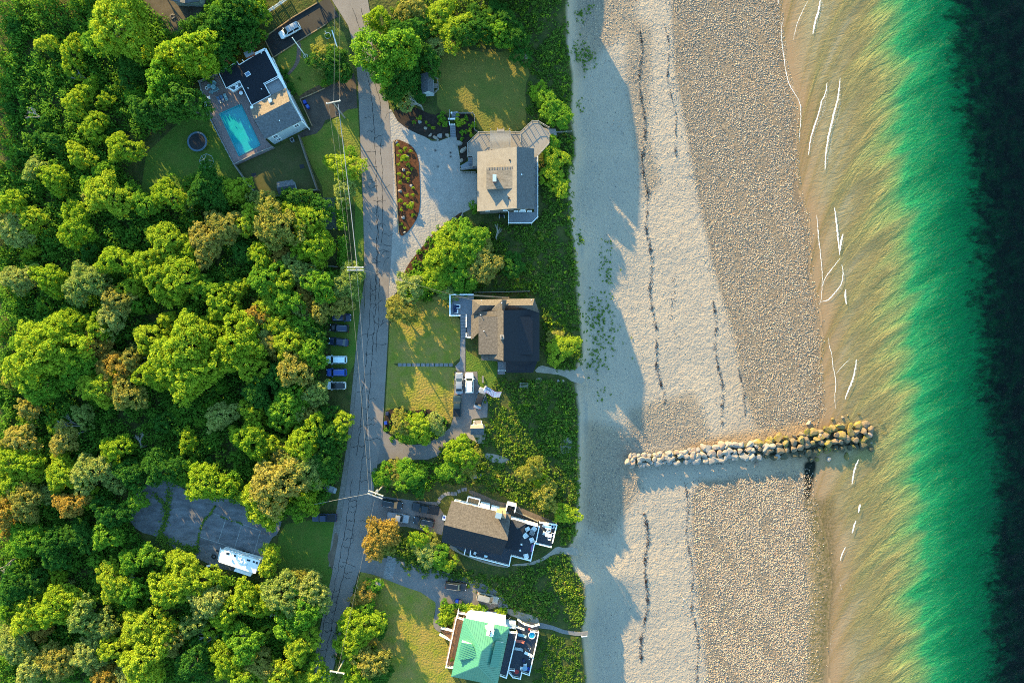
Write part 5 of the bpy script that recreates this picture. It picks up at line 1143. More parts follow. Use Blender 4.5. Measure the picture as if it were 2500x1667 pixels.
fence('brown board fence running from pool patio corner towards the wood', [A(400, 1216), A(480, 1330), A(570, 1450)], 1.6, M['woodgrey'], 2.2, .16)
fence('tall grey board fence between the shaded yard and the front lawn', [A(985, 955), A(1060, 1180), A(1150, 1440)], 1.8, mat('old_fence_boards', (.22, .185, .15), .9, var=.3, scale=3), 2.2, .2)
fence('dark fence at the foot of the shaded yard behind the shed', [A(640, 1520), A(790, 1500), A(960, 1470), A(1160, 1440)], 1.5, M['woodgrey'], 2.2, .12)
fence('long grey fence on the wood side of the garden strip', [F3(1400, 280), F3(1400, 560), F3(1402, 870)], 1.7, M['woodgrey'], 2.2, .14)
fence('short grey fence closing the bottom of the garden strip', [F3(1405, 872), F3(1550, 880)], 1.5, M['woodgrey'], 2.0, .12)
fence('low white slatted fence beside the round tree on the corner lawn', [A2(1285, 480), A2(1340, 660), A2(1385, 830)], 1.0, M['white'], 1.8, .14)
fence('grey post rail fence above the planted bed by the deck', [B(283, 232), B(450, 228), B(470, 260), B(468, 420), B(520, 455)], 1.1, M['railgrey'], 1.4, pickets=True)
fence('timber board edging on the upper side of the black driveway', [A2(300, 545), A2(690, 270), A2(1070, 45)], .3, M['wood'], 3, .14)
fence('timber board edging between black driveway and corner lawn', [A2(410, 855), A2(800, 605), A2(1180, 372)], .3, M['wood'], 3, .14)
fence('timber edging at the house end of the black driveway', [A2(285, 590), A2(410, 850)], .4, M['wood'], 3, .14)
fence('timber edging above the brown driveway', [A(985, 608), A(1100, 560), A(1205, 512)], .3, M['wood'], 3, .14)
fence('timber edging beside the recycling bins', [A(985, 612), A(1095, 855)], .4, M['wood'], 3, .14)
fence('yellow timber edging on the road side of the island bed', [B3(350, 835), B3(358, 1000), B3(372, 1250), B3(388, 1540)], .28, M['wood'], 3, .16)
fence('thin pale rail fence behind the brown house', [C(880, 800), C(1130, 795), C(1340, 790)], 1.0, M['woodgrey'], 3, .05)
fence('low wire fence along the sandy track east of the white house', [D(1650, 270), D(1790, 330), D(1900, 380)], .9, M['woodgrey'], 1.5, .04)

# ------------------------------------------------------------------ garden and deck things
tr = thing('trampoline', 'round black trampoline with blue rim on the shaded back lawn', 'trampoline', V3(A(58, 1003), 0))
b = MB(); b.lathe((0, 0, .86), [(2.05, 0), (2.05, .02)], 32); b.build('mat', M['black'], tr, local=True)
b = MB(); n = 32
for i in range(n):
    a0, a1 = 6.2832 * i / n, 6.2832 * (i + 1) / n
    b.slab([Vector((r_ * math.cos(a_), r_ * math.sin(a_), .95)) for r_, a_ in ((2.0, a0), (2.42, a0), (2.42, a1), (2.0, a1))], .08)
b.build('pad', mat('faded_blue_pad', (.10, .17, .24), .6), tr, local=True)
for i in range(6): b = MB(); a = i * 1.047; b.tube((2.3 * math.cos(a), 2.3 * math.sin(a), 0), (2.3 * math.cos(a), 2.3 * math.sin(a), .9), .04, .04, 6); b.build('leg', M['steel'], tr, local=True)
dc = thing('climbing_dome', 'pale metal climbing dome standing below the trampoline', 'climbing frame', V3(A(128, 1170), 0)); n = 8; rings = [(1.75, .0), (1.5, .75), (.0, 1.35)]
b = MB()
for i in range(n):
    a0, a1 = 6.2832 * i / n, 6.2832 * (i + 1) / n; p = lambda k, a: Vector((rings[k][0] * math.cos(a), rings[k][0] * math.sin(a), rings[k][1]))
    b.tube(p(0, a0), p(0, a1), .06, .06, 6, False); b.tube(p(0, a0), p(1, a0), .05, .05, 6, False)
    if i % 2 == 0 or i == 3: b.tube(p(0, a0), p(2, a0), .06, .06, 6, False)
b.build('frame', mat('pale_painted_tube', (.52, .58, .54), .5), dc, local=True)
def chair(label, p, z, deg, m, grp='deck chairs', s=1.0, nm='deck_chair', cat='chair', cush=None):
    t = thing(nm, label, cat, (p.x, p.y, z), R(deg), grp, (s, s, s))
    b = MB(); b.slab([Vector((x, y, .42)) for x, y in ((-.35, -.34), (.35, -.3), (.35, .3), (-.35, .34))], .07); b.build('seat', cush or m, t, local=True)
    b = MB(); b.add([(-.33, -.33, .42), (-.33, .33, .42), (-.55, .36, 1.0), (-.55, -.36, 1.0), (-.38, -.33, .40), (-.38, .33, .40), (-.6, .36, .98), (-.6, -.36, .98)], [(0, 1, 2, 3), (7, 6, 5, 4), (0, 4, 5, 1), (1, 5, 6, 2), (2, 6, 7, 3), (3, 7, 4, 0)]); b.build('backrest', m, t, local=True)
    for s_ in (-1, 1):
        b = MB(); b.beam((-.45, s_ * .42, .62), (.36, s_ * .42, .62), .14, .05); b.build('armrest', m, t, local=True)
        for x in (-.4, .32): b = MB(); b.box((x, s_ * .38, 0), (.08, .08, .6)); b.build('leg', m, t, local=True)
def table(label, p, z, deg, lx, ly, m, rnd=False, nm='patio_table', h=.72):
    t = thing(nm, label, 'table', (p.x, p.y, z), R(deg)); b = MB()
    if rnd: b.lathe((0, 0, h - .05), [(lx, 0), (lx, .05)], 20)
    else: b.slab([Vector((x, y, h)) for x, y in ((-lx / 2, -ly / 2), (lx / 2, -ly / 2), (lx / 2, ly / 2), (-lx / 2, ly / 2))], .06)
    b.build('table_top', m, t, local=True); k = lx * .6 if rnd else lx / 2 - .1
    for sx, sy in ((-1, -1), (1, -1), (1, 1), (-1, 1)): b = MB(); b.box((sx * k, sy * (k if rnd else ly / 2 - .08), 0), (.07, .07, h - .05)); b.build('leg', M['steel'], t, local=True)
def lounger(label, p, z, deg, m, fm_=None):
    t = thing('sun_lounger', label, 'sun lounger', (p.x, p.y, z), R(deg), 'sun loungers'); b = MB(); b.slab([Vector((x, y, .36)) for x, y in ((-.5, -.33), (1.0, -.33), (1.0, .33), (-.5, .33))], .08); b.build('mattress', m, t, local=True)
    b = MB(); b.slab([Vector(q) for q in ((-.5, -.33, .36), (-.5, .33, .36), (-1.05, .33, .72), (-1.05, -.33, .72))], .08); b.build('backrest', m, t, local=True)
    for x in (-.4, .85):
        for y in (-.28, .28): b = MB(); b.box((x, y, 0), (.06, .06, .3)); b.build('leg', fm_ or M['white'], t, local=True)
W_ = M['white']
# pool patio
table('round glass table with chairs at the upper left corner of the pool patio', A(200, 503, .4), .35, 0, .6, .6, M['teal'], True)
for i, (X, Y, d) in enumerate(((165, 495, 0), (182, 545, 60), (205, 530, 90), (228, 520, 130), (205, 470, -100))): chair(f'teal garden chair on the {["left","lower left","lower","lower right","upper"][i]} side of the round glass patio table', A(X, Y, .4), .35, d, M['teal'], 'chairs round the patio table', .9, 'garden_chair')
for i, X in enumerate((245, 275, 308)): lounger(f'{["blue patterned sun lounger nearest the steps","blue patterned sun lounger in the middle of three","plain teal sun lounger nearest the house"][i]} above the pool', A(X, 620 - i * 12, .4), .35, 115, M['teal'] if i == 2 else mat('blue_pattern_cushion', (.18, .30, .48), .8, var=.6, scale=6))
t = thing('patio_sofa', 'white framed garden sofa at the left edge of the pool patio', 'sofa', V3(A(135, 670), .0), R(-62)); b = MB(); b.box((0, 0, 0), (1.9, .9, .4)); b.build('base', M['woodgrey'], t, local=True); b = MB(); b.box((0, -.05, .4), (1.6, .65, .18)); b.build('cushion', W_, t, local=True); b = MB(); b.box((0, -.42, .4), (1.9, .16, .5)); b.build('backrest', W_, t, local=True)
table('small white side table beside the patio sofa', A(158, 602, .4), .35, 20, .7, .7, W_)
t = thing('life_ring', 'white pool rings hanging on the low fence behind the dining set', 'pool ring', (*A(122, 500, 1.0).xy, .6)); b = MB()
for k in range(16): a0, a1 = k * .3927, (k + 1) * .3927; b.tube((.35 * math.cos(a0), .35 * math.sin(a0), 0), (.35 * math.cos(a1), .35 * math.sin(a1), 0), .09, .09, 6, False)
b.build('ring', W_, t, local=True)
t = thing('bar_stool_set', 'round white patio heater disc beside the sun room wall', 'patio heater', (*A(462, 568, 1).xy, .35)); b = MB(); b.lathe((0, 0, 2.0), [(.5, 0), (.42, .12), (.1, .22)], 16); b.build('hood', W_, t, local=True); b = MB(); b.tube((0, 0, 0), (0, 0, 2.0), .05, .05, 8); b.build('stem', M['steel'], t, local=True); t.name = 'patio_heater'
t = thing('barbecue', 'red and black barbecue by the sun room windows', 'barbecue', (*A(438, 545, 1).xy, .35), R(20)); b = MB(); b.box((0, 0, 0), (1.0, .6, .85)); b.build('cart', M['black'], t, local=True); b = MB(); b.box((0, 0, .85), (.9, .55, .3), 0, .75); b.build('lid', M['red'], t, local=True)
def bin_(label, p, m, deg=0, z=.03, lidm=None):
    t = thing('wheelie_bin', label, 'bin', (p.x, p.y, z), R(deg), 'wheeled bins', (1.15, 1.15, 1)); b = MB(); b.box((0, 0, .06), (.5, .6, .9), 0, 1.15); b.build('bin_body', m, t, local=True); b = MB(); b.box((0, .02, .97), (.64, .74, .09), 0, .9); b.build('lid', lidm or m, t, local=True)
    for s in (-1, 1): b = MB(); b.tube((s * .22, -.32, .1), (s * .3, -.32, .1), .1, .1, 8); b.build('wheel', M['tyre'], t, local=True)
bin_('blue recycling bin at the timber edging of the brown driveway', A(1022, 632, 1), M['blue'], 20); bin_('second blue bin just below the other at the brown driveway', A(1048, 672, 1), M['blue'], 30, lidm=mat('pale_blue_lid', (.05, .13, .5), .5))
bin_('blue bin at the road end of the shrub island', C6(162, 676, 1), M['blue'], 10); bin_('navy bin above the blue one at the shrub island', C6(176, 585, 1), M['navy'], 0)
bin_('blue recycling bin below the black car of the green roofed house', E(522, 478, 1), M['blue'], -8); bin_('brown bin beside the blue one at the green roofed house', E(566, 486, 1), mat('brown_bin', (.12, .09, .08), .6), -8)
def mailbox(label, p, deg, m):
    t = thing('mailbox', label, 'mailbox', (p.x, p.y, 0), R(deg)); b = MB(); b.box((0, 0, 0), (.12, .12, 1.1)); b.build('post', M['white'], t, local=True); b = MB(); b.box((0, 0, 1.1), (.55, .26, .3), 0, .85); b.build('box', m, t, local=True)
mailbox('white mailbox on the verge at the cobbled drive entrance', F8(332, 226), 20, W_); mailbox('small white mailbox among the shrubs by the lower left verge', F7(777, 692), 0, W_)
t = thing('well_house', 'grey stone gate pillar at the cobbled drive entrance', 'gate pillar', V3(F8(470, 190), 0)); t.name = 'gate_pillar'; b = MB(); b.box((0, 0, 0), (1.0, 1.2, 1.5), .2); b.build('pillar', M['stone'], t, local=True); b = MB(); b.box((0, 0, 1.5), (1.3, 1.5, .2), .2); b.build('cap', M['stone'], t, local=True)
lp = thing('wind_pole', 'tall white pole with round wire planter base on the corner lawn', 'pole', V3(A2(888, 838), 0)); hh_ = 10.5; b = MB(); b.tube((0, 0, 0), (0, 0, hh_), .13, .09, 8); b.build('shaft', W_, lp, local=True); b = MB()
for k in range(14): a0, a1 = k * .4488, (k + 1) * .4488; b.tube((.5 * math.cos(a0), .5 * math.sin(a0), .3), (.5 * math.cos(a1), .5 * math.sin(a1), .3), .04, .04, 6, False)
b.build('hoop', W_, lp, local=True); lp.name = 'lawn_pole'
t = thing('planter_ring', 'white wire ring round small green plant on corner lawn', 'planter', V3(A2(1210, 535), 0)); b = MB()
for k in range(16): a0, a1 = k * .3927, (k + 1) * .3927; b.tube((.72 * math.cos(a0), .72 * math.sin(a0), .3), (.72 * math.cos(a1), .72 * math.sin(a1), .3), .045, .045, 6, False); b.tube((.72 * math.cos(a0), .72 * math.sin(a0), 0), (.72 * math.cos(a0), .72 * math.sin(a0), .3), .03, .03, 5)
b.build('hoop', W_, t, local=True); b = MB(); b.tube((-.25, .5, 0), (-.45, .75, 1.0), .12, .08, 8); b.build('spout', W_, t, local=True)
t = thing('garden_bench', 'narrow grey bench on the grass right of the white car', 'bench', V3(C6(1093, 257), 0), R(90)); b = MB(); b.box((0, 0, .4), (1.7, .45, .07)); b.build('seat', M['woodgrey'], t, local=True)
for x in (-.7, .7): b = MB(); b.box((x, 0, 0), (.08, .4, .4)); b.build('leg', M['woodgrey'], t, local=True)
t = thing('garden_bench', 'dark swing bench with white frame under the shingled house', 'bench', V3(B(783, 1415), 0)); b = MB(); b.box((0, 0, .4), (1.1, .5, .07)); b.build('seat', M['black'], t, local=True); b = MB(); b.box((0, .25, .45), (1.1, .07, .5)); b.build('backrest', M['black'], t, local=True)
for x in (-.6, .6): b = MB(); b.box((x, -.2, 0), (.1, .8, .5)); b.build('leg', W_, t, local=True)
t = thing('garden_statue', 'small white statue at the upper right corner of the lawn', 'statue', V3(B3(1362, 192), 0)); b = MB(); b.lathe((0, 0, 0), [(.4, 0), (.4, .25), (.25, .3), (.22, .9), (.34, 1.2), (.16, 1.6), (.2, 1.75), (.05, 1.95)], 12); b.build('figure', M['stone'], t, local=True)
# brown house deck
t = thing('deck_sofa', 'navy cushioned sofa with white frame on the grey corner deck', 'sofa', (*C(722, 932, 1.5).xy, 1.3), R(90)); b = MB(); b.box((0, 0, 0), (2.1, .9, .38)); b.build('frame', W_, t, local=True)
for k in (-1, 0, 1): b = MB(); b.box((k * .62, -.08, .38), (.58, .62, .16)); b.build('cushion', M['navy'], t, local=True)
b = MB(); b.box((0, .36, .38), (2.1, .18, .45)); b.build('backrest', M['navy'], t, local=True)
chair('navy armchair facing the sofa on the grey corner deck', C(745, 915, 1.5), 1.3, 180, W_, cush=M['navy']); table('low white table between sofa and armchair on the grey deck', C(738, 955, 1.5), 1.3, 90, .9, .5, W_, h=.4)
# white house decks
for i, (X, Y, d, w) in enumerate(((1800, 465, -60, 'nearest the lit roof patch'), (1862, 462, -130, 'in the upper right corner of the navy deck'), (1838, 495, 150, 'turned to the house in the chair circle'), (1780, 525, 40, 'at lower left of the chair circle'), (1836, 575, -160, 'alone right of the deck middle'), (1782, 735, 100, 'in the lower corner of the navy deck'))):
    chair(f'white adirondack chair {w}', D(X, Y, 1.3), 1.1, d, W_ if i != 2 else M['steel'], 'white adirondack chairs', 1.15, 'adirondack_chair')
t = thing('fire_pit', 'round dark fire pit amid the white adirondack chairs', 'fire pit', (*D(1822, 498, 1.2).xy, 1.1)); b = MB(); b.lathe((0, 0, 0), [(.3, 0), (.45, .3), (.42, .32), (.25, .12)], 14); b.build('bowl', M['black'], t, local=True)
for i, (X, Y, lab) in enumerate(((2010, 445, 'white dining table with chairs at upper end of the sea deck'), (2012, 525, 'white dining table with chairs at lower end of the sea deck'))):
    table(lab, D(X, Y, 1.2), .9, -12, 1.5, .9, W_)
    for j, (dx, dy, d) in enumerate(((-38, -18, 0), (40, -5, 180), (-8, -30, -90), (10, 28, 90))):
        chair(f'white dining chair {["left of","right of","above","below"][j]} the {["upper","lower"][i]} table on the sea deck', D(X + dx, Y + dy, 1.2), .9, d - 12, W_, 'dining chairs on the sea deck', .85, 'dining_chair', cush=M['navy'] if j % 2 else None)
t = thing('towel', 'striped pink and purple towel over the white deck railing', 'towel', (*D(1845, 650, 2).xy, 0)); b = MB(); b.slab([D(1842, 622, 2.2), D(1856, 625, 2.2), D(1842, 700, 2.2), D(1828, 697, 2.2)], .03); b.build('cloth', mat('pink_striped_towel', (.45, .12, .28), .9, col2=(.12, .12, .35), scale=3), t)
for i, (X, Y) in enumerate(((1735, 622), (1728, 655), (1722, 683))):
    t = thing('planter_pot', f'white square deck pot, {["upper","middle","lower"][i]} one of three on the navy deck', 'pot', (*D(X, Y, 1.3).xy, 1.1), R(10), 'deck pots'); b = MB(); b.box((0, 0, 0), (.34, .34, .36), 0, 1.2); b.build('pot', W_ if i != 1 else M['navy'], t, local=True)
chair('dark armchair at left end of the south porch', D(1258, 712, 1.3), 1.1, 60, M['black'], cush=W_); table('pale blue side table on the south porch', D(1370, 742, 1.3), 1.1, -12, .8, .5, mat('pale_blue_table', (.45, .6, .66), .6), h=.5)
t = thing('bin_store', 'white recycling crates by the corner of the white house', 'crates', V3(D(945, 345), 0), R(-14)); b = MB(); b.box((0, 0, 0), (.8, 1.1, .7)); b.build('crate', W_, t, local=True); b = MB(); b.box((.0, .2, .7), (.5, .5, .15)); b.build('lid', M['blue'], t, local=True); t.name = 'recycling_crate'
# green roofed house deck
for X, Y, d, m, lab in ((1390, 928, 168, M['teal'], 'teal sun lounger nearest the round paddling pool'), (1365, 1007, 172, M['coral'], 'coral red sun lounger on the dark sun deck'), (1345, 1110, 172, mat('pale_grey_canvas', (.50, .56, .58), .8), 'pale grey sun lounger below the coral one'), (1475, 1178, 155, mat('white_canvas', (.66, .68, .68), .8), 'white sun lounger at the right rail of the sun deck')):
    lounger(lab, E(X, Y, 1.4), 1.2, d, m)
t = thing('paddling_pool', 'round turquoise paddling pool with white rim on the sun deck', 'paddling pool', (*E(1522, 930, 1.5).xy, 1.2)); b = MB(); b.lathe((0, 0, 0), [(.82, 0), (.88, .25), (.84, .42), (.74, .42), (.72, .3)], 24); b.build('rim', W_, t, local=True); b = MB(); b.lathe((0, 0, .26), [(.74, 0), (.74, .05)], 24); b.build('water', mat('paddling_water', (.03, .42, .62), .1), t, local=True)
t = thing('cool_box', 'small red cool box at the deck gate', 'cool box', (*E(1490, 850, 1.4).xy, 1.2), .2); b = MB(); b.box((0, 0, 0), (.45, .35, .35)); b.build('box', M['red'], t, local=True); b = MB(); b.box((0, 0, .35), (.47, .37, .06), 0, .9); b.build('lid', M['red'], t, local=True)
t = thing('round_table', 'round glass table with white chairs in the deck corner', 'table', (*E(1428, 1358, 1.4).xy, 1.2)); b = MB(); b.lathe((0, 0, .68), [(.62, 0), (.62, .05)], 20); b.build('table_top', mat('glass_top', (.25, .42, .55), .15), t, local=True); b = MB(); b.tube((0, 0, 0), (0, 0, .68), .08, .06, 8); b.build('leg', W_, t, local=True)
for i, (dx, dy, d) in enumerate(((-38, 5, 0), (5, -35, -90), (38, 10, 180))): chair(f'white chair {["left of","above","right of"][i]} the round glass table on the sun deck', E(1428 + dx, 1358 + dy, 1.4), 1.2, d, W_ if i != 2 else M['blue'], 'chairs of the round glass table', .8)
t = thing('beach_umbrella', 'folded navy parasol base on the sun deck', 'parasol', (*E(1413, 1262, 1.4).xy, 1.2)); b = MB(); b.lathe((0, 0, .05), [(.42, 0), (.36, .5), (.12, 1.1), (.04, 1.5)], 12); b.build('canopy', M['navy'], t, local=True); b = MB(); b.lathe((0, 0, 0), [(.3, 0), (.28, .05)], 12); b.build('base', M['black'], t, local=True)
t = thing('door_mat', 'red round mat at the lower deck gate', 'mat', (*E(1318, 1418, 1.3).xy, 1.21)); b = MB(); b.lathe((0, 0, 0), [(.55, 0), (.55, .03)], 18); b.build('mat', M['red'], t, local=True)
for i, (X, Y) in enumerate(((1475, 1108), (1500, 1112), (1490, 1135), (1490, 1225), (1488, 1250))):
    t = thing('sandal', f'white sandal on the sun deck, {["first","second","third","fourth","fifth"][i]} from the paddling pool', 'sandal', (*E(X, Y, 1.3).xy, 1.2), i * .8, 'sandals on the deck'); b = MB(); b.slab([Vector((.16 * math.cos(k * .785) , .08 * math.sin(k * .785), .04)) for k in range(8)], .04); b.build('sole', W_, t, local=True); b = MB(); b.beam((.02, -.07, .08), (.02, .07, .08), .05, .03); b.build('strap', W_, t, local=True)
t = thing('motor_scooter', 'black motor scooter parked at the corner of the white wing', 'scooter', V3(E(1205, 665), 0), R(-50)); b = MB(); b.box((0, 0, .35), (1.3, .35, .3), 0, .8); b.build('body', M['black'], t, local=True)
for x in (-.6, .6): b = MB(); b.tube((x, -.07, .28), (x, .07, .28), .28, .28, 12); b.build('wheel', M['tyre'], t, local=True)
b = MB(); b.beam((.45, -.4, .95), (.45, .4, .95), .06, .06); b.beam((.6, 0, .3), (.45, 0, .95), .08, .08); b.build('handlebar', M['steel'], t, local=True); b = MB(); b.box((-.25, 0, .65), (.7, .3, .12)); b.build('seat', M['black'], t, local=True)
t = thing('potted_plant', 'dark potted plant on the brown west veranda', 'potted plant', (*E(458, 1240, 3.2).xy, 3.0)); b = MB(); b.lathe((0, 0, 0), [(.25, 0), (.35, .45), (.3, .45)], 12); b.build('pot', M['brick'], t, local=True); PLANT_ON_VERANDA = t
t = thing('storage_tyre', 'black tyre lying on the court beside the caravan', 'tyre', V3(K(1163, 1083), .03)); b = MB(); n = 18
for k in range(n): a0, a1 = 6.2832 * k / n, 6.2832 * (k + 1) / n; b.tube((.45 * math.cos(a0), .45 * math.sin(a0), .14), (.45 * math.cos(a1), .45 * math.sin(a1), .14), .14, .14, 8, False)
b.build('tread', M['tyre'], t, local=True); t.name = 'old_tyre'
t = thing('picnic_table', 'pale folding table and boxes beside the caravan nose', 'table', V3(K(1115, 1193), .0), R(10)); b = MB(); b.slab([Vector((x, y, .7)) for x, y in ((-.6, -.25), (.6, -.25), (.6, .25), (-.6, .25))], .05); b.build('table_top', W_, t, local=True)
for x in (-.5, .5): b = MB(); b.box((x, 0, 0), (.06, .4, .65)); b.build('leg', M['steel'], t, local=True)
t = thing('manhole_cover', 'dark square drain cover on the court', 'drain cover', V3(K(1118, 728), .03)); b = MB(); b.box((0, 0, 0), (.75, .75, .03)); b.build('cover', M['black'], t, local=True); b = MB(); b.box((0, 0, -.01), (.9, .9, .025)); b.build('frame', M['steel'], t, local=True)
t = thing('picnic_bench', 'fallen grey slatted pallet lying in the dune scrub', 'pallet', V3(C6(1485, 312), .9), R(-4)); b = MB()
for k in range(4): b.box((0, -.5 + k * .33, 0), (2.1, .1, .06))
b.build('slats', M['woodgrey'], t, local=True); b = MB()
for x in (-.8, .8): b.box((x, 0, -.08), (.1, 1.2, .08))
b.build('bearer', M['woodgrey'], t, local=True); t.name = 'wooden_pallet'
t = thing('drying_rack', 'pale slatted bench behind the blue roofed shed', 'bench', V3(A(900, 1500), 0), R(8)); b = MB()
for k in range(8): b.box((-.9 + k * .26, 0, .45), (.12, .75, .05))
b.build('slats', M['steel'], t, local=True)
for x in (-.8, .8): b = MB(); b.box((x, 0, 0), (.08, .6, .45)); b.build('leg', M['steel'], t, local=True)
t.name = 'slatted_bench'
t = thing('air_conditioner', 'grey air conditioning unit on gravel by the pool house wall', 'air conditioner', V3(A(915, 985), 0), R(27)); b = MB(); b.box((0, 0, 0), (.9, .9, .8)); b.build('casing', M['steel'], t, local=True); b = MB(); b.lathe((0, 0, .8), [(.36, 0), (.34, .06)], 14); b.build('fan_grille', M['black'], t, local=True)
for i, (X, Y) in enumerate(((560, 1300), (998, 1220))):
    t = thing('ground_hatch', f'dark square mat lying in the {["left","right"][i]} half of the shaded yard', 'mat', V3(A(X, Y), .02), R(10)); b = MB(); b.box((0, 0, 0), (1.1, 1.0, .05)); b.build('sheet', M['black'], t, local=True); t.name = 'ground_mat'
t = thing('fire_ring', 'ring of stones for a fire in the trodden yard at top', 'fire ring', V3(F1(1502, 148), 0)); b = MB()
for k in range(9): a = k * .7; b.box((.5 * math.cos(a), .5 * math.sin(a), 0), (.3, .25, .25), a, .7)
b.build('stones', M['stone'], t, local=True); b = MB(); b.lathe((0, 0, .01), [(.35, 0), (.3, .06)], 10); b.build('ash', M['black'], t, local=True)
t = thing('driftwood_log', 'long pale driftwood log lying on the lower beach', 'log', PT(lambda z: B4(990, 1085, z))); 
t.location = (0, 0, 0); q0, q1 = PT(lambda z: B4(935, 995, z)), PT(lambda z: B4(948, 1012, z)); t.location = (q0.x, q0.y, q0.z); b = MB(); b.tube(q0 + Vector((0, 0, .15)), q1 + Vector((0, 0, .7)), .14, .1, 8); b.build('trunk', M['deadwood'], t); b = MB(); b.tube(q0 + Vector((-.4, .3, .12)), q0 + Vector((.3, -.1, .9)), .12, .06, 8); b.build('branch', M['deadwood'], t)
q = PT(lambda z: B4(950, 1010, z)); t2 = thing('beach_post', 'thin upright post on the lower beach casting a long shadow', 'post', (q.x, q.y, q.z)); b = MB(); b.tube((0, 0, -.3), (0, 0, 2.3), .09, .07, 8); b.build('post', M['deadwood'], t2, local=True); b = MB(); b.tube((0, 0, 2.3), (0, 0, 2.4), .12, .12, 8); b.build('cap', M['white'], t2, local=True)
bpy.data.objects.remove(t.children[0]); [bpy.data.objects.remove(c) for c in list(t.children)]; bpy.data.objects.remove(t)
# boardwalk end rail, stair by the planted bed
t = thing('garden_stair', 'grey timber garden stair between planted beds and the lawn', 'stairs', V3(B(215, 350), 0)); stairs(t, B(218, 490, .6), B(216, 370, .6), 1.3, 0, 1.1, 7, M['deckblue'], 'flight'); stairs(t, B(245, 290, 1), B(235, 210, 1), 1.6, .4, 1.3, 5, M['deckblue'], 'flight')
rail(t, [B(170, 300, .9), B(242, 300, .9)], M['trim'], 1.0, .8, top=.2); rail(t, [B(180, 300, .9), B(182, 200, .9)], M['railgrey'], 1.0, 1.2); rail(t, [B(178, 340, .7), B(182, 365, .7), B(240, 365, .7)], M['trim'], .9, .8)
b = MB(); p = B(198, 205, 2); b.lathe((p.x, p.y, 1.0), [(.2, 0), (.28, .15), (.2, .3), (.05, .4)], 10); b.build('post_cap', M['white'], t)
# beach steps at the dune edge
t = thing('beach_rail', 'short white hand rail at the seaward end of the boardwalk', 'hand rail', V3(E(2200, 945), 0)); b = MB(); p0, p1 = E(2190, 950, .6), E(2260, 938, .3); b.beam(p0, p1, .14, .1); b.build('rail', W_, t); b = MB(); b.box((p0.x, p0.y, -.5), (.14, .14, 1.2)); b.build('post', W_, t)

# ------------------------------------------------------------------ stones: the groyne and the garden rocks
def rock_mesh(seed, m):
    r_ = np.random.default_rng(seed); import bmesh
    bm = bmesh.new(); bmesh.ops.create_icosphere(bm, subdivisions=2, radius=1)
    pl = [(lambda d: (d / np.linalg.norm(d), r_.uniform(.48, .8)))(r_.normal(0, 1, 3)) for _ in range(12)]
    for v_ in bm.verts:
        c = np.array(v_.co)
        for d, o in pl:
            e = c @ d - o
            if e > 0: c = c - d * e * .92
        c += r_.normal(0, .025, 3); v_.co = c
    me = bpy.data.meshes.new('boulder'); bm.to_mesh(me); bm.free(); me.materials.append(m); return me
gm_ = [mat('pale_tan_granite', (.46, .37, .29), .85, col2=(.33, .27, .23), scale=2, bump=.06), mat('pink_granite', (.48, .31, .22), .85, col2=(.36, .26, .2), scale=2, bump=.06), mat('grey_granite', (.36, .33, .30), .85, col2=(.27, .25, .24), scale=2, bump=.06),
       mat('weedy_boulder', (.13, .14, .012), .9, col2=(.24, .165, .08), scale=1.2, bump=.06), mat('ochre_weed_boulder', (.20, .17, .02), .9, col2=(.30, .20, .11), scale=1.3, bump=.06), mat('dark_wet_boulder', (.045, .05, .025), .7, col2=(.09, .08, .05), scale=1.5, bump=.06), mat('brown_boulder', (.25, .175, .115), .85, col2=(.17, .13, .085), scale=1.5, bump=.06)]
names_ = ['pale tan', 'pinkish', 'grey', 'green weed-covered', 'ochre weed-stained', 'dark wet', 'brown']
protos = [[rock_mesh(100 + k * 4 + j, m) for j in range(4)] for k, m in enumerate(gm_)]
rr_ = random.Random(5); used_lab = set()
def rock(p, s, k, label, grp, sq=(1, 1, 1)):
    o = bpy.data.objects.new('boulder', rr_.choice(protos[k])); COL.objects.link(o); o.location = p; o.rotation_euler = (rr_.uniform(-.3, .3), rr_.uniform(-.3, .3), rr_.uniform(0, 6.28))
    o.scale = (s * rr_.uniform(.85, 1.35) * sq[0], s * rr_.uniform(.75, 1.05) * sq[1], s * rr_.uniform(.65, .95) * sq[2]); put(o, label, 'boulder', grp); return o
nst = 0; spots = []
cells = []
i = 0; s = 0.0
L0 = (130, 485); L1 = (2160, 275)
while s < 1.0:
    Xc = L0[0] + (L1[0] - L0[0]) * s; wz2 = 52 + 78 * s ** 1.3; Yc = np.interp(Xc, [130, 600, 1000, 1400, 1800, 2180], [487, 450, 405, 372, 300, 270])
    size = .72 + .68 * min(1, s * 1.4); rows = max(3, int(2 * wz2 / (size * 33.6 * 1.05)))
    for j in range(rows):
        t_ = (j + .5) / rows * 2 - 1; cells.append((Xc + rr_.uniform(-20, 20), Yc + t_ * wz2 + rr_.uniform(-11, 11), t_, s, size * rr_.uniform(.7, 1.35)))
    s += size * 1.25 * 33.6 / (L1[0] - L0[0]) 
cells += [(x_ + rr_.uniform(-18, 18), y_ + rr_.uniform(-14, 14), t2_, s2_, z_ * rr_.uniform(.45, .7)) for x_, y_, t2_, s2_, z_ in list(cells) if s2_ > .42]
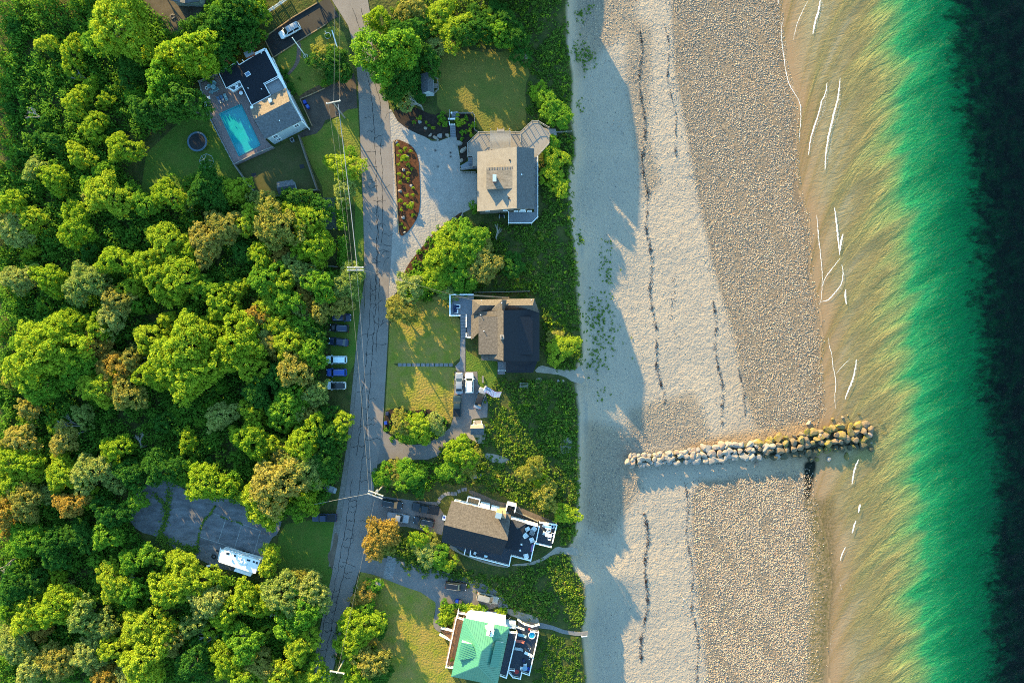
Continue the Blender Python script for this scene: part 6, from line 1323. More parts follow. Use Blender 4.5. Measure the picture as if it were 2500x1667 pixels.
for X_, Y_, t_, s_, sz in cells:
    if rr_.random() < (.35 if s_ > .93 else .02): continue
    g_ = PT(lambda z: Q(X_, Y_, z)); hgt = (1.9 - .2 * s_) * (1 - abs(t_) ** (4 if s_ < .5 else 2) * .7) * (1 - .5 * max(0, s_ - .85) / .15)
    p = Q(X_, Y_, g_.z + hgt * .75)
    if s_ < .5: k = rr_.choice((0, 0, 0, 2, 1)) if t_ < .6 else rr_.choice((0, 2))
    elif s_ < .62: k = rr_.choice((1, 6, 2, 0)) if -.5 < t_ < .5 else (4 if t_ < 0 else rr_.choice((5, 2)))
    else: k = rr_.choice((6, 6, 1, 4, 6)) if -.35 < t_ < .35 else (rr_.choice((4, 4, 3, 6)) if t_ < 0 else rr_.choice((5, 5, 3)))
    zone_ = 'crest' if abs(t_) < .34 else ('north side' if t_ < 0 else 'south side'); m_ = s_ * 60
    base = f'{names_[k]} boulder on groyne {zone_}, {m_:.0f} m from landward end'; lab = base; q = 0
    sizes = ['small', 'large', 'flat', 'angular', 'rounded', 'blocky', 'squat', 'broad', 'leaning', 'low', 'chunky', 'rugged']
    while lab in used_lab: lab = sizes[q % 12] + ' ' + (sizes[(q // 12) + 3] + ' ' if q >= 12 else '') + base; q += 1
    used_lab.add(lab); rock(p, sz * .70 + .16, k, lab, 'boulders of the groyne', (1.2, 1.2, .6) if s_ < .5 else (1.1, 1.05, .9)); 
    # core fill under the crest so the heap is solid
core = MB()
for i in range(24):
    s0, s1 = i / 24, (i + 1) / 24; q = []
    for s_ in (s0, s1):
        Xc = L0[0] + (L1[0] - L0[0]) * s_; Yc = np.interp(Xc, [130, 600, 1000, 1400, 1800, 2180], [487, 450, 405, 372, 300, 270]); wz2 = (52 + 78 * s_ ** 1.3) * .8
        g_ = PT(lambda z: Q(Xc, Yc, z)); hh2 = .75 * (1 - .8 * max(0, s_ - .6) / .4)
        q.append([Q(Xc, Yc - wz2, g_.z - .3), Q(Xc, Yc - wz2 * .5, g_.z + hh2), Q(Xc, Yc + wz2 * .5, g_.z + hh2), Q(Xc, Yc + wz2, g_.z - .3)])
    for j in range(3): core.poly([q[0][j], q[0][j + 1], q[1][j + 1], q[1][j]])
put(core.build('rubble_core', gm_[5]), kind='stuff')
for i, (X_, Y_, k, s_, lab) in enumerate(((1592, 180, 0, .75, 'pale lone boulder on the sand at the north edge of the groyne'), (1868, 130, 1, .62, 'orange boulder standing clear of the groyne north edge'), (1790, 148, 4, .6, 'ochre weed clump boulder left of the orange one'), (1912, 115, 4, .4, 'small ochre boulder right of the orange one'), (2005, 105, 3, .45, 'little green boulder north of the groyne tip'), (2180, 170, 3, .7, 'green boulder awash beyond the groyne tip, upper'), (2215, 205, 5, .5, 'small dark boulder awash beyond the groyne tip'), (2210, 262, 3, .85, 'large green boulder awash beyond the groyne tip'), (2100, 335, 0, .55, 'pale boulder in the water south of the groyne tip'), (2075, 378, 5, .6, 'dark boulder in shade south of the groyne tip'), (2175, 355, 5, .6, 'dark boulder awash at the shaded south east corner'), (1900, 445, 3, .85, 'long weedy boulder under water south of the groyne'), (1755, 470, 2, .8, 'grey boulder on its own in the shaded shallows'), (1165, 510, 1, .6, 'pinkish boulder on the shaded sand south of the groyne'), (1660, 470, 3, .7, 'green boulder at the south foot of the groyne beside the dark gap'), (1600, 470, 5, .9, 'broad dark boulder at the foot of the groyne by the dark gap'), (1740, 395, 3, 1.0, 'bright green weedy boulder on the south slope of the groyne'))):
    p = PT(lambda z: Q(X_, Y_, z)); rock(p + Vector((0, 0, s_ * .25)), s_, k, lab, 'loose boulders at the groyne')
def grocks(fr, lst, what, grp):
    for i, (X_, Y_, s_) in enumerate(lst):
        o = rock(fr(X_, Y_, .3) - Vector((0, 0, .1)), s_, 0 if i % 3 else 2, f'pale garden boulder {what}, {["first","second","third","fourth","fifth","sixth","seventh","eighth"][i]} from the top', grp)
grocks(B3, [(372, 838, .45), (455, 945, .4), (422, 1048, .62), (480, 1172, .62), (398, 1210, .62), (485, 1300, .45), (424, 1413, .55), (430, 1532, .4)], 'in the island mulch bed', 'boulders of the island bed')
grocks(B3, [(545, 685, .55), (592, 730, .5), (628, 785, .55), (702, 790, .7), (665, 800, .62), (762, 785, .58), (688, 820, .35)], 'in the dark bed beside the garden stair', 'boulders of the dark bed')
grocks(B, [(290, 568, .95), (345, 645, .95), (315, 770, .7)], 'in the narrow bed left of the deck', 'boulders of the deck bed')
grocks(C, [(780, 152, .5), (725, 185, .4), (600, 258, .45), (642, 318, .65)], 'in the red mulch strip', 'boulders of the mulch strip')
grocks(C6, [(1815, 272, .5), (1860, 272, .45)], 'at the sandy track edge', 'boulders of the track')
for i, (X_, Y_) in enumerate(((668, 903), (784, 920), (786, 950), (688, 1026))):
    t = thing('drive_marker', f'round dark drain disc in the gravel drive, {["first","second","third","lowest"][i]} from top', 'drain cover', V3(B3(X_, Y_), .04), 0, 'discs in the gravel'); b = MB(); b.lathe((0, 0, 0), [(.36, 0), (.34, .03)], 16); b.build('disc', mat('gravel_disc', (.22, .19, .17), .9), t, local=True); b = MB(); b.lathe((0, 0, .03), [(.12, 0), (.1, .02)], 10); b.build('knob', M['dark'], t, local=True); t.name = 'drain_disc'
# ------------------------------------------------------------------ foliage
LM = dict(y=leafmat('yellow_green_leaves', (.17, .31, .016), (.40, .46, .04)), g=leafmat('fresh_green_leaves', (.08, .24, .02), (.24, .38, .035)), d=leafmat('dark_green_leaves', (.03, .125, .02), (.09, .20, .028)),
          o=leafmat('olive_bronze_leaves', (.20, .24, .03), (.42, .35, .09)), p=leafmat('pale_silver_green_leaves', (.15, .26, .045), (.42, .42, .12)), r=leafmat('rusty_orange_leaves', (.24, .20, .03), (.48, .31, .07)),
          k=leafmat('dune_scrub_leaves', (.04, .14, .018), (.19, .27, .04)), u=leafmat('undergrowth_leaves', (.04, .15, .02), (.16, .30, .03)))
def leafquads(P, Nn, size, r):                        # quads of given centres and normals
    n = len(P); t = r.normal(0, 1, (n, 3)); Nn = Nn / np.linalg.norm(Nn, axis=1, keepdims=True)
    a = np.cross(Nn, t); a /= np.linalg.norm(a, axis=1, keepdims=True) + 1e-9; b = np.cross(Nn, a)
    s = (size * r.uniform(.6, 1.35, n))[:, None]; a = a * s * .62; b = b * s * .5
    return np.stack([P - a - b * .3, P - b, P + a + b * .2, P + b], 1).reshape(-1, 3)
def crown_pts(Rc, hz, r, nsub, per, sub, zc, lob=.3, gap=.0):
    ph = r.uniform(0, 6.28, 4); Ps, Ns, Ts = [], [], []
    for i in range(nsub):
        th = r.uniform(0, 6.28); cz_ = r.uniform(-.25, 1.0); q = math.sqrt(max(0, 1 - max(cz_, 0) ** 2)) if cz_ > 0 else math.sqrt(1 - cz_ ** 2)
        lobe = 1 + lob * (math.sin(2 * th + ph[0]) * .5 + math.sin(3 * th + ph[1]) * .5 + math.sin(5 * th + ph[2]) * .3)
        rad = r.uniform(.45, 1.0) ** .5
        c = np.array([math.cos(th) * q * Rc * lobe * rad, math.sin(th) * q * Rc * lobe * rad, zc + cz_ * hz * (.55 + .45 * rad) * r.uniform(.8, 1.12)])
        sr = sub * r.uniform(.7, 1.3); n = int(per * (sr / sub) ** 2)
        d = r.normal(0, 1, (n, 3)); d[:, 2] = np.abs(d[:, 2]) * 1.0 - .25; d /= np.linalg.norm(d, axis=1, keepdims=True)
        P = c + d * sr * r.uniform(.55, 1.12, (n, 1)) * np.array([1.08, 1.08, .8]); Ps.append(P); Ns.append(d + r.normal(0, .95, (n, 3)))
        Ts.append(np.clip(r.uniform(0, 1) * .55 + r.uniform(0, 1, n) * .45, 0, 1))
    return np.concatenate(Ps), np.concatenate(Ns), np.concatenate(Ts)
def leafmesh(name, P, Nn, T, size, m, r, link=False):
    V = leafquads(P, Nn, size, r); F = np.arange(len(V)).reshape(-1, 4)
    return np_mesh(name, V, F, m, dict(tint=('FACE', T)), link=link)
CROWN = {}
def crown(kind, cls, v):
    key = (kind, cls, v)
    if key not in CROWN:
        r = np.random.default_rng(abs(hash(key)) % 9999 if False else (ord(kind) * 31 + cls * 7 + v * 101))
        Rc, hz, ns, per, zc = {0: (1.5, 1.5, 38, 32, 1.5), 1: (2.5, 2.5, 105, 32, 3.6), 2: (3.6, 3.2, 210, 34, 4.8), 3: (5.2, 4.0, 420, 34, 5.8)}[cls]
        P, Nn, T = crown_pts(Rc, hz, r, ns, per, .34 + .045 * cls, zc, .46)
        CROWN[key] = (leafmesh('crown', P, Nn, T, .25 + .012 * cls, LM[kind], r), Rc, zc + hz)
    return CROWN[key]
TRUNK = {}
def trunk(cls, v):
    if (cls, v) not in TRUNK:
        rr = random.Random(cls * 17 + v); b = MB(); zc = (1.3, 3.3, 4.5, 5.4)[cls]; Rc = (1.2, 2.0, 2.9, 4.2)[cls]; r0 = (.07, .13, .18, .26)[cls]
        b.tube((0, 0, -.2), (rr.uniform(-.1, .1), rr.uniform(-.1, .1), zc * .55), r0, r0 * .75, 7)
        for k in range(3 + cls):
            a = rr.uniform(0, 6.28); e = Vector((math.cos(a) * Rc * .45, math.sin(a) * Rc * .45, zc * rr.uniform(.85, 1.1))); b.tube((0, 0, zc * rr.uniform(.4, .54)), e, r0 * .55, r0 * .3, 6)
            for _ in range(2): b.tube(e, e + Vector((rr.uniform(-1, 1) * Rc * .4, rr.uniform(-1, 1) * Rc * .4, rr.uniform(.2, 1.1))), r0 * .3, r0 * .1, 5)
        me = bpy.data.meshes.new('trunk'); me.from_pydata(b.v, [], b.f); me.materials.append(M['bark']); me.update(); TRUNK[(cls, v)] = me
    return TRUNK[(cls, v)]
LAND = [('round trampoline', 484, 348), ('turquoise pool', 583, 330), ('fire ring yard', 421, 42), ('white caravan', 585, 1372), ('disused court', 400, 1255), ('verge cars', 826, 860), ('garden strip fence', 782, 570), ('blue pickup', 791, 1263),
        ('cargo trailer', 805, 1190), ('blue roofed shed', 700, 458), ('left photo edge', 0, 830), ('top left corner', 0, 0), ('bottom left corner', 0, 1667), ('climbing dome', 504, 395), ('white hatchback', 707, 75), ('island bed', 990, 460),
        ('big deck', 1200, 350), ('brown house', 1210, 815), ('flagpole', 1186, 944), ('white house', 1200, 1280), ('green roof', 1175, 1570), ('gate pillar', 926, 1417), ('grey garden shed', 1043, 205), ('brown driveway', 800, 250), ('shrub island bin', 941, 1033), ('lit bottom verge', 780, 1500)]
CN = dict(y='yellow-green', g='fresh green', d='dark green', o='olive bronze', p='pale silvery', r='rusty orange', k='scrub green', u='deep green')
used = set(); ntree = 0
def where(px, py, pre):
    c = sorted(LAND, key=lambda l: (l[1] - px) ** 2 + (l[2] - py) ** 2)
    for k in range(6):
        n, x, y = c[k]; a = math.degrees(math.atan2(-(py - y), px - x)) % 360
        d = ['right of', 'upper right of', 'above', 'upper left of', 'left of', 'lower left of', 'below', 'lower right of'][int((a + 22.5) // 45) % 8]; m = math.hypot(px - x, py - y) / 10
        for f in ('{:.0f}', '{:.1f}'):
            lab = f'{pre} {f.format(m)} m {d} the {n}'
            if lab not in used: used.add(lab); return lab
    lab = f'{pre} at {px:.0f} across and {py:.0f} down'; used.add(lab); return lab
TR = random.Random(21)
def tree(px, py, r_, kind, grp, zs=1.0, noun='tree', cls=None, flat=1.0):
    """px,py: crown centre on the survey picture, r_ crown radius in metres"""
    global ntree
    if cls is None: cls = 0 if r_ < 1.9 else 1 if r_ < 3.0 else 2 if r_ < 4.4 else 3
    me, R0, top = crown(kind, cls, TR.randrange(3)); s = r_ / (R0 * 1.12); zsc = s * zs; p = PX(px, py, top * zsc * .72)
    adj = 'small' if r_ < 1.9 else 'middling' if r_ < 3 else 'broad' if r_ < 4.4 else 'very broad'
    nm = 'tree' if noun == 'tree' else 'shrub'
    root = thing(nm, where(px, py, f'{adj} {CN[kind]} {noun}'), noun, (p.x, p.y, 0), TR.uniform(0, 6.28), grp, (s * TR.uniform(.88, 1.14), s * TR.uniform(.88, 1.14), zsc))
    t = bpy.data.objects.new('trunk', trunk(cls, TR.randrange(3))); COL.objects.link(t); t.parent = root
    c = bpy.data.objects.new('crown', me); COL.objects.link(c); c.parent = root
    placed.append((px, py, r_)); ntree += 1; return root
placed = []
Wt = lambda x, y: (x / .9408, y / .9408)
wood = [  # crowns of the wood that stand out: x, y, radius (picture units of the survey), colour
 (480, 85, 40, 'd'), (520, 52, 44, 'd'), (560, 82, 36, 'd'), (502, 122, 34, 'd'), (548, 22, 40, 'd'), (590, 25, 30, 'y'), (452, 62, 34, 'd'), (275, 45, 78, 'y'), (228, 85, 40, 'g'), (440, 122, 58, 'y'), (378, 190, 48, 'g'), (300, 160, 34, 'd'), (345, 255, 42, 'd'), (420, 235, 46, 'd'), (282, 340, 42, 'y'), (110, 100, 24, 'y'), (165, 118, 30, 'y'), (165, 155, 22, 'y'), (200, 205, 26, 'y'), (172, 237, 30, 'y'), (215, 292, 34, 'y'),
 (182, 358, 30, 'y'), (240, 230, 22, 'y'), (120, 408, 32, 'y'), (78, 388, 26, 'p'), (22, 470, 34, 'y'), (18, 520, 42, 'p'), (245, 448, 54, 'y'), (238, 400, 30, 'g'), (384, 448, 36, 'y'), (332, 470, 30, 'g'), (70, 505, 30, 'y'), (172, 520, 44, 'y'), (535, 436, 33, 'y'), (470, 425, 42, 'd'), (590, 456, 22, 'p'), (500, 455, 30, 'd'),
 (45, 640, 42, 'p'), (110, 640, 34, 'y'), (265, 600, 40, 'y'), (195, 650, 50, 'p'), (330, 605, 36, 'y'), (300, 660, 30, 'y'), (268, 690, 34, 'o'),
 (470, 560, 42, 'o'), (520, 520, 44, 'o'), (575, 505, 38, 'y'), (640, 515, 58, 'o'), (620, 480, 26, 'g'), (702, 505, 46, 'y'), (680, 455, 32, 'd'), (730, 480, 34, 'd'), (720, 570, 44, 'y'), (560, 580, 26, 'd'), (600, 590, 36, 'y'), (612, 640, 40, 'g'), (640, 590, 26, 'r'), (680, 560, 22, 'g'), (690, 620, 42, 'p'),
 (380, 560, 46, 'y'), (410, 645, 54, 'y'), (358, 640, 40, 'y'), (440, 575, 30, 'y'), (252, 735, 40, 'p'), (225, 750, 34, 'y'), (386, 735, 25, 'y'), (440, 720, 26, 'g'), (340, 775, 36, 'y'), (80, 820, 66, 'y'), (130, 790, 60, 'y'), (165, 745, 42, 'y'), (160, 830, 52, 'g'), (85, 880, 50, 'g'), (420, 800, 66, 'y'), (380, 850, 48, 'y'), (440, 855, 60, 'y'), (345, 855, 36, 'y'), (480, 765, 44, 'y'), (550, 780, 56, 'y'), (560, 830, 50, 'y'), (490, 835, 28, 'g'), (505, 700, 40, 'y'), (470, 665, 30, 'g'), (540, 665, 26, 'y'),
 (262, 860, 46, 'r'), (228, 890, 44, 'y'), (300, 830, 30, 'o'), (215, 800, 34, 'r'), (290, 905, 40, 'o'), (62, 940, 26, 'o'), (45, 1010, 38, 'o'), (25, 1065, 48, 'y'), (65, 1065, 34, 'y'), (150, 1090, 46, 'y'), (205, 1085, 48, 'p'), (265, 1032, 32, 'y'), (145, 1010, 34, 'o'), (190, 955, 30, 'p'), (55, 1150, 42, 'o'), (30, 1110, 36, 'y'), (160, 1160, 36, 'r'),
 (650, 655, 34, 'y'), (660, 690, 36, 'g'), (620, 700, 42, 'y'), (695, 685, 30, 'r'), (690, 712, 28, 'p'), (795, 650, 42, 'p'), (735, 655, 40, 'g'), (785, 695, 28, 'o'), (740, 710, 30, 'o'), (700, 640, 30, 'p'), (585, 730, 34, 'r'), (600, 760, 34, 'p'), (640, 745, 32, 'y'), (620, 790, 30, 'o'), (665, 795, 46, 'y'), (718, 812, 34, 'g'), (722, 770, 26, 'd'), (690, 745, 26, 'g'),
 (672, 850, 40, 'o'), (640, 870, 34, 'd'), (590, 900, 38, 'd'), (575, 945, 30, 'y'), (508, 955, 36, 'p'), (720, 905, 32, 'p'), (700, 915, 30, 'g'), (660, 930, 46, 'g'), (690, 950, 26, 'p'), (712, 950, 24, 'o'), (780, 980, 30, 'y'), (748, 952, 24, 'd'), (575, 1010, 40, 'y'), (630, 1020, 26, 'y'), (700, 1015, 48, 'y'), (650, 1040, 30, 'o'), (430, 1015, 24, 'y'), (475, 1110, 46, 'y'), (520, 1115, 30, 'g'), (635, 1115, 58, 'o'), (600, 1150, 44, 'y'), (700, 1075, 44, 'p'), (610, 1180, 40, 'y'), (700, 1148, 32, 'y'), (680, 1170, 28, 'g'), (745, 1060, 36, 'd'), (750, 1000, 36, 'd'), (722, 1105, 27, 'g'),
 (622, 1270, 24, 'y'), (615, 1300, 26, 'y'), (300, 1290, 30, 'g'), (345, 1275, 26, 'g'), (405, 1290, 28, 'y'), (420, 1330, 48, 'y'), (462, 1335, 36, 'y'), (480, 1380, 38, 'p'), (562, 1378, 36, 'y'), (520, 1412, 36, 'y'), (612, 1388, 30, 'y'), (655, 1370, 50, 'p'), (715, 1360, 44, 'p'), (700, 1400, 40, 'g'), (690, 1330, 28, 'o'), (460, 1400, 26, 'p'), (440, 1440, 26, 'p'), (380, 1360, 36, 'y'), (260, 1340, 44, 'y'), (300, 1360, 34, 'g'), (325, 1440, 44, 'y'), (370, 1460, 34, 'y'), (240, 1440, 34, 'p'), (120, 1400, 50, 'y'), (170, 1380, 38, 'y'), (60, 1420, 40, 'y'), (90, 1450, 26, 'r'), (190, 1420, 40, 'p'), (30, 1480, 44, 'p'), (130, 1520, 46, 'o'), (70, 1540, 36, 'p'), (205, 1505, 44, 'p'), (255, 1490, 34, 'y'), (330, 1520, 56, 'y'), (300, 1550, 36, 'p'), (240, 1560, 34, 'r'), (385, 1480, 32, 'o'), (440, 1530, 40, 'd'), (520, 1520, 44, 'y'), (560, 1480, 40, 'g'), (600, 1530, 42, 'o'), (690, 1480, 42, 'y'), (660, 1440, 34, 'g'), (640, 1560, 40, 'y'), (565, 1555, 36, 'y'), (730, 1545, 32, 'y'), (30, 1350, 40, 'd'), (80, 1340, 30, 'd'), (120, 1260, 44, 'd'), (60, 1240, 44, 'g'), (180, 1230, 42, 'd'), (240, 1230, 34, 'g'), (250, 1180, 36, 'd'), (310, 1150, 30, 'g'), (300, 1090, 40, 'd'), (370, 1075, 44, 'd'), (420, 1085, 30, 'g'), (20, 1180, 36, 'r')]
zone_d = lambda px, py: px < 260 and py < 460
for x, y, r_, k in wood:
    px, py = Wt(x, y); tree(px, py, r_ / 9.4 * 1.02, k, 'trees of the wood', TR.uniform(.85, 1.12) * (1.7 if 350 < x < 460 and 140 < y < 265 else 1.35 if 320 < x < 600 and y < 265 else 1))
forest = [(0, 0), (345, 0), (430, 95), (470, 75), (520, -5), (655, -5), (628, 60), (618, 105), (560, 150), (528, 190), (495, 205), (488, 265), (400, 300), (345, 340), (318, 420), (335, 480), (400, 470), (430, 430), (500, 430), (560, 445), (640, 490), (720, 490), (780, 485), (785, 650), (870, 690), (870, 720), (805, 745), (795, 800), (785, 870), (785, 960), (815, 1020), (842, 1060), (830, 1160), (785, 1235), (690, 1250), (630, 1230), (560, 1215), (480, 1205), (400, 1160), (335, 1165), (310, 1240), (310, 1275), (360, 1330), (460, 1375), (560, 1410), (640, 1400), (690, 1400), (765, 1410), (775, 1450), (765, 1560), (750, 1667), (0, 1667)]
frs = np.array(forest, float)
def fill(n, poly, rlo, rhi, kinds, grp, sep=.85, noun='tree', zs=(.7, 1.0), tries=4000):
    k = 0; xs_ = [p[0] for p in poly]; ys_ = [p[1] for p in poly]
    for _ in range(tries):
        if k >= n: break
        px, py = TR.uniform(min(xs_), max(xs_)), TR.uniform(min(ys_), max(ys_)); r_ = TR.uniform(rlo, rhi)
        if not inpoly(px, py, poly): continue
        if any((px - a) ** 2 + (py - b) ** 2 < (sep * 10 * (r_ + c) * .8) ** 2 for a, b, c in placed): continue
        kk = TR.choice(kinds(px, py)); tree(px, py, r_, kk, grp, TR.uniform(*zs), noun); k += 1
nw_ = ntree
real_ = list(placed); placed += [(830, y, 4.0) for y in range(755, 965, 20)] + [(791, 1263, 5), (585, 1372, 7), (560, 1352, 6), (620, 1390, 6), (805, 1190, 3)] + [(x, y, 6) for x, y in ((350, 1230), (400, 1200), (450, 1250), (520, 1270), (580, 1280), (630, 1290), (520, 1320), (420, 1290))] + [(x, y, 4) for x, y in ((560, 470), (640, 470), (720, 470), (480, 330), (520, 420), (450, 400))]
fill(300 - nw_ - 12, forest, 1.3, 2.7, lambda x, y: 'ddgg' if (x < 330 and y < 470) else 'dggyyyop', 'trees of the wood', .62, zs=(.8, 1.15))  # darker leaf kinds at upper left paint in the shade there
print('wood trees', ntree)
# trees outside the frame to the upper left: the wood goes on
for x, y, r_ in ((-60, -50, 4), (60, -70, 5), (170, -60, 4.5), (-70, 120, 4.5), (-60, 260, 4), (640, -60, 4.0), (720, -90, 4.5), (560, -60, 4), (350, -80, 4.5)): tree(x, y, r_, 'g', 'trees beyond the photo edge')
garden = [  # single trees and big shrubs of the gardens
 (880, 120, 62, 'g', 1.5), (915, 165, 46, 'd', 1.3), (870, 45, 34, 'y', 1.2), (905, 205, 30, 'd', .9), (925, 80, 40, 'd', 1.3), (1070, 75, 32, 'd', 1.1), (1110, 70, 30, 'd', 1.1), (1150, 75, 32, 'g', 1.1), (1185, 85, 30, 'd', 1.1), (1160, 45, 30, 'd', 1.1), (1200, 130, 28, 'd', 1.0), (985, 140, 30, 'd', 1.2), (960, 110, 34, 'd', .7), (975, 60, 30, 'd', .7), (1045, 70, 40, 'y', .7), (1010, 30, 36, 'y', .7), (1000, 105, 26, 'p', .6), (940, 20, 34, 'o', .8), (945, 160, 30, 'd', .7), (960, 215, 22, 'd', .7), (930, 230, 28, 'p', .6), (760, 140, 42, 'd', .8), (745, 130, 34, 'o', .8), (770, 165, 30, 'd', .7), (1090, 45, 34, 'd', .6), (1140, 30, 34, 'd', .5),
 (792, 385, 36, 'y', .9), (790, 440, 34, 'p', .9), (800, 355, 20, 'g', .8), (1075, 550, 46, 'g', .8), (1020, 585, 50, 'y', .8), (1040, 540, 34, 'y', .8), (1110, 600, 44, 'o', .7), (1050, 625, 46, 'g', .7), (1000, 640, 36, 'y', .7), (1085, 570, 36, 'y', .8), (940, 665, 38, 'p', .8), (960, 650, 28, 'g', .7), (920, 712, 42, 'o', .8), (1020, 660, 28, 'p', .6), (1180, 610, 30, 'd', .6), (1060, 660, 28, 'd', .6),
 (922, 972, 32, 'o', .8), (958, 980, 34, 'y', .8), (998, 972, 29, 'p', .7), (935, 995, 24, 'g', .6), (1058, 1040, 38, 'y', .8), (1078, 1062, 29, 'o', .8), (1035, 1080, 32, 'g', .7), (882, 1092, 29, 'g', .8), (938, 1092, 36, 'g', .8), (905, 1092, 29, 'o', .7), (960, 1105, 30, 'd', .7), (1220, 1080, 30, 'o', .8), (1255, 1140, 32, 'o', .8), (1245, 1110, 22, 'y', .7), (1300, 1180, 28, 'y', .6),
 (872, 1235, 42, 'r', .9), (880, 1255, 32, 'o', .8), (965, 1235, 26, 'y', .7), (990, 1250, 24, 'o', .6), (1003, 1278, 27, 'g', .6), (1030, 1295, 22, 'y', .6), (980, 1275, 28, 'p', .6), (825, 1440, 46, 'y', .9), (808, 1480, 44, 'y', .9), (850, 1520, 46, 'o', .9), (820, 1545, 42, 'y', .9), (870, 1545, 34, 'd', .8), (835, 1365, 28, 'r', .7), (855, 1345, 22, 'g', .7), (868, 1440, 28, 'd', .8), (838, 1400, 26, 'g', .7),
 (1275, 360, 30, 'y', .5), (1265, 400, 26, 'y', .5), (1285, 430, 24, 'y', .45), (1262, 240, 34, 'g', .6), (1285, 270, 32, 'g', .6), (1240, 215, 26, 'y', .6), (1270, 330, 22, 'g', .6), (1290, 800, 34, 'y', .55), (1275, 780, 24, 'o', .5)]
for x, y, r_, k, zs in garden:
    px, py = Wt(x, y); tree(px, py, r_ / 9.4, k, 'garden trees', zs * (.85 if r_ > 28 else .7), 'tree' if r_ >= 28 else 'shrub')
# small planted shrubs
def shrub(p, s, kind, lab, grp):
    me, R0, top = crown(kind, 0, TR.randrange(3)); t = thing('shrub', lab, 'shrub', (p.x, p.y, p.z), TR.uniform(0, 6), grp, (s / 1.6, s / 1.6, s / 2.4))
    for nm, m_ in (('crown', me), ('stem', trunk(0, TR.randrange(3)))): o = bpy.data.objects.new(nm, m_); COL.objects.link(o); o.parent = t
for i, (X, Y, s) in enumerate(((385, 865, .35), (438, 890, .4), (407, 915, .4), (480, 910, .35), (385, 945, .3), (440, 965, .8), (388, 1012, .35), (460, 1015, .4), (488, 1045, .3), (396, 1085, .4), (460, 1080, .35), (428, 1105, .3), (458, 1125, .4), (400, 1148, .4), (500, 1190, .3), (452, 1250, .4), (498, 1245, .35), (403, 1288, .45), (478, 1325, .8), (410, 1358, .35), (500, 1398, .4), (410, 1465, .3), (436, 1495, .3))):
    shrub(B3(X, Y, .16), s * 1.25, 'y', where(850 + X / 3.1368, 80 + Y / 3.1368, 'tiny young shrub in mulch'), 'young shrubs of the island bed')
for i, (X, Y, s) in enumerate(((550, 655, .5), (505, 690, .4), (650, 735, .4), (620, 715, .3), (700, 700, .4), (740, 700, .7), (860, 690, 1.1), (880, 770, .6), (930, 750, .5), (870, 820, .4), (945, 790, .5), (905, 660, .5), (960, 710, .7), (720, 650, .9), (600, 690, .3))):
    shrub(B3(X, Y, .07), s * 1.2, 'g' if i % 2 else 'y', where(850 + X / 3.1368, 80 + Y / 3.1368, 'small shrub in dark mulch'), 'shrubs of the dark beds')
for i, (X, Y, s, k) in enumerate(((830, 365, .9, 'd'), (862, 430, .9, 'd'), (900, 500, 1.1, 'd'), (925, 545, .8, 'd'), (1210, 465, .9, 'g'), (1175, 360, 1.0, 'p'), (1180, 300, .6, 'p'), (975, 420, .35, 'd'))):
    shrub(A(X, Y, .1), s, k, where(470 + X / 3.7333, 80 + Y / 3.7333, f'rounded {CN[k]} shrub'), 'shrubs of the corner lawn')
shrub(B(462, 1325, 0), 1.3, 'g', 'green shrub against the lower left corner of the shingled house', 'house shrubs'); shrub(A2(215, 530), 1.7, 'g', 'green shrub at the lower end of the picket fence', 'house shrubs'); shrub(A2(1212, 545, .1), .55, 'g', 'small plant inside the white wire ring', 'house shrubs')
for i, (X, Y, s) in enumerate(((360, 500, .9), (330, 580, .9), (390, 560, 1.0), (440, 560, 1.0), (340, 660, 1.0), (400, 660, 1.2), (320, 740, .9), (390, 740, 1.1), (450, 640, 1.0), (640, 560, 1.0), (720, 540, 1.1), (800, 550, 1.0), (870, 560, .9), (1090, 600, .9), (1140, 610, .8), (560, 520, .9))):
    shrub(E(X, Y, 0), s * 1.25, 'y' if i % 3 else 'g', where(1020 + X / 5.4643, 1380 + Y / 5.4643, 'leafy border shrub'), 'border shrubs of the green roofed house')
pl = PLANT_ON_VERANDA; o = bpy.data.objects.new('foliage', crown('d', 0, 0)[0]); COL.objects.link(o); o.parent = pl; o.scale = (.28, .28, .3); o.location = (0, 0, .25)
# clipped hedge of the garden strip
hd = thing('hedge', 'green hedge along the road side of the garden strip', 'hedge', V3(F3(1590, 600), 0)); r = np.random.default_rng(5)
P = []; 
for X0, Y0, X1, Y1 in ((1560, 300, 1590, 560), (1590, 620, 1590, 860)):
    a, c = F3(X0, Y0, 1), F3(X1, Y1, 1); n = 1500; t = r.uniform(0, 1, (n, 1)); P.append(np.array(a)[None] * (1 - t) + np.array(c)[None] * t + r.normal(0, 1, (n, 3)) * np.array([.55, .2, .35]))
P = np.concatenate(P) - np.array(hd.location)[None]; ob = leafmesh('foliage', P, r.normal(0, .6, P.shape) + np.array([0, 0, 1]), r.uniform(0, 1, len(P)), .34, LM['g'], r, True); ob.parent = hd
b = MB()
for k in range(8): q = F3(1565 + k * 3, 310 + k * 75); b.tube(q, q + Vector((0, 0, .9)), .04, .03, 5)
b.build('stem', M['bark'], hd)
